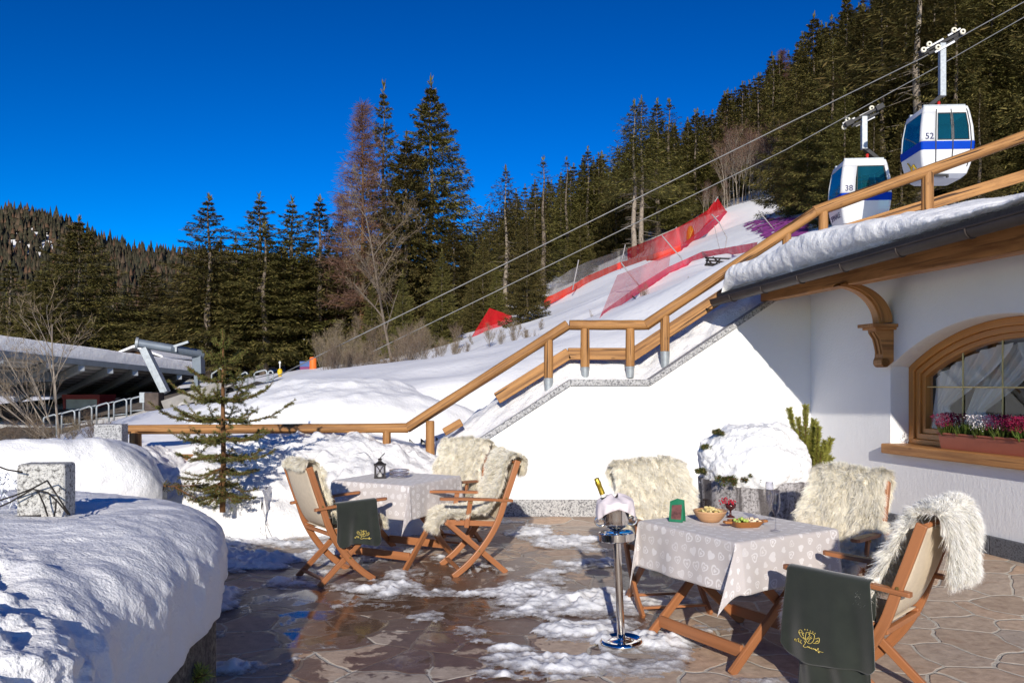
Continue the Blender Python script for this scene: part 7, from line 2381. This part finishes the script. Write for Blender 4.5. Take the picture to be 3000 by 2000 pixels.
lowb = [(520, 1300), (930, 1030), (1250, 840), (1400, 775), (1600, 690), (1900, 650), (2080, 612)]; lowt = [(550, 1220), (920, 955), (1210, 775), (1400, 690), (1530, 630), (1860, 575), (2080, 535)]
LD = [(Z8(x, y)[0], ray_terr(*Z8(x, y))) for x, y in lowb]
dl = lambda px: float(np.interp(px, [q[0] for q in LD], [q[1] for q in LD])) - .15
lo8 = lambda lst: [(*Z8(x, y), dl(Z8(x, y)[0])) for x, y in lst]
ribbon('safety_net', lo8(lowb), lo8(lowt), M['pink_net'], 'long pink red net strip across the lower side of the piste')
ribbon('safety_net', lo8([(550, 1220), (920, 955), (1210, 775)]), lo8([(700, 860), (960, 760), (1230, 640)]), M['sheer_red_net'], 'sheer pinkish net standing above the lower net strip')
M['fibre'] = simple('grey_fibre_pole', (.33, .31, .31), .5, 0, .15, 5)
def pole(pts, d, label, r=.022, mat=None, name='net_pole', cat='pole', group=None):
    mb = MB(); mb.tube([tuple(W(*Z8(x, y), d)) for x, y in pts], r, 6); o = mb.build(name, mat or M['fibre'], smooth=True); return tag(o, label, cat, group)
pole([(780, 560), (740, 740)], 44, 'thin net pole at the joint of the grey and red nets', .03)
pole([(740, 740), (830, 860), (920, 970)], 25, 'bent dark net pole leaning down to the lower net strip')
pole([(1140, 470), (1240, 590), (1330, 690), (1362, 790), (1330, 900), (1295, 920)], 27, 'long bowed net pole curving over the lower net strip', .02)
pole([(1630, 260), (1700, 340), (1780, 490), (1765, 590), (1720, 660)], 30, 'bowed net pole below the red net peak', .02)
pole([(1655, 370), (1690, 530), (1722, 660)], 30, 'thin straight cane inside the bowed net pole', .012)
pole([(2090, 225), (2250, 420)], 32, 'thin cane standing left of the purple marking', .02)
pole([(320, 710), (290, 860), (260, 1005)], 41, 'pale net pole on the grey netting', .03)
pole([(1060, 495), (1010, 570), (955, 665)], 47, 'pale slanting pole on the tall red net', .03)
pole([(1690, 90), (1640, 170), (1590, 250)], 58, 'pale pole at the red net peak', .04)
pole([(1285, 385), (1210, 510), (1170, 580)], 50, 'pale slanting pole in the middle of the tall red net', .03)
pole([(1400, 870), (1402, 990)], 20, 'small upright stake in the snow above the handrail', .014)
pole([(840, 1060), (900, 1110), (930, 1160), (900, 1195), (850, 1220)], 22, 'dark hose curling in the shrub by the lower net', .018, M['rust'], 'hose', 'hose')
rk = thing('metal_rack', W(*Z8(1690, 740), 22), 'black tubular rack lying on the snow under the lower net strip', 'rack'); g0 = Vector(rk.location)
for k, ((a, b), (c, e)) in enumerate([((1565, 690), (1840, 700)), ((1570, 715), (1820, 735)), ((1580, 745), (1790, 760)), ((1565, 680), (1680, 800)), ((1640, 680), (1760, 790)), ((1720, 690), (1640, 790)), ((1560, 760), (1700, 770)), ((1600, 690), (1570, 760))]):
    mb = MB(); mb.tube([W(*Z8(a, b), 22 + .1 * (k % 3)) - g0, W(*Z8(c, e), 22 + .1 * (k % 3)) - g0], .022, 6); mb.build('tube', M['rust'], rk, smooth=True)
ym = thing('marker', W(*Z8(1420, 575), 52), 'small yellow marker standing at the upper net edge', 'marker'); mb = MB(); mb.lathe([(.0005, 0), (.22, .05), (.26, .45), (.25, .9), (.12, 1.25), (.0005, 1.3)], 14); mb.build('body', yl, ym, smooth=True)
ym = thing('marker', W(2286, 568, 66), 'yellow and blue marker post on the snow brow against the birches', 'marker')
mb = MB(); mb.box((.12, 0, .4), (.22, .2, .95)); mb.lathe([(.0005, .85), (.13, .9), (.15, 1.0), (.13, 1.1), (.0005, 1.15)], 12, (.12, 0, 0)); mb.build('yellow_half', yl, ym, bevel=.03); mb = MB(); mb.box((-.12, 0, .32), (.2, .2, .6)); mb.build('blue_half', simple('marker_blue', (.03, .04, .35), .5), ym, bevel=.03)
ym = thing('marker', W(2612, 545, 40), 'red and white striped marker post between the two gondolas', 'marker')
for k in range(4):
    mb = MB(); mb.box((0, 0, .1 + k * .27), (.20, .16, .262)); mb.build('red_stripe' if k % 2 else 'white_stripe', simple('marker_red', (.55, .02, .03), .5) if k % 2 else M['cabin'], ym, bevel=.01)

# purple colouring sprayed on the piste snow
d_c = ray_terr(2230, 668); cpt = W(2230, 668, d_c)
us = np.arange(-7.0, 6.0, .055)
X, Y = np.meshgrid(us + cpt.x, us * 1.0 + cpt.y, indexing='ij')
Z = np.vstack([terr(X[i], Y[i]) for i in range(len(X))]) + fbm(X * .25, Y * .25, oct=3, seed=4) * .12 * sstep(14, 30, Y) + fbm(X * 1.1, Y * 1.1, oct=3, seed=9) * .05 + .035
PXX = CX + X * F / Y; PYY = HY - (Z - CH) * F / Y
u_ = (PXX - 2176) / 150.0; ylo = 642 - 10 * np.clip(u_, 0, 1.2); yhi = 662 + 48 * np.clip(u_ * 1.6, 0, 1) - 30 * np.clip(u_ - .7, 0, 1)
st3 = fbm((X * .8 + Y * .5) * 2.2, (Y * .8 - X * .5) * 9, oct=4, seed=7)
inside = (u_ > -.03 + .06 * st3) & (u_ < 1.3) & (PYY > ylo - 4 + 8 * st3) & (PYY < yhi + 12 * st3)
edge_ = np.minimum(np.minimum(u_ * 1.2, (PYY - ylo) / 24), (yhi - PYY) / 24)
K = inside & (st3 > -.15 - edge_ * .9)
kf = K[:-1, :-1] & K[1:, :-1] & K[:-1, 1:] & K[1:, 1:]
o = np_mesh('piste_marking', np.stack([X, Y, Z], -1).reshape(-1, 3), grid_faces(*X.shape, kf)[:, ::-1], simple('purple_dye_snow', (.26, .045, .24), .8, 0, .35, 1.2), smooth=True); clean(o)
tag(o, 'ragged purple colouring sprayed across the piste snow', 'marking')
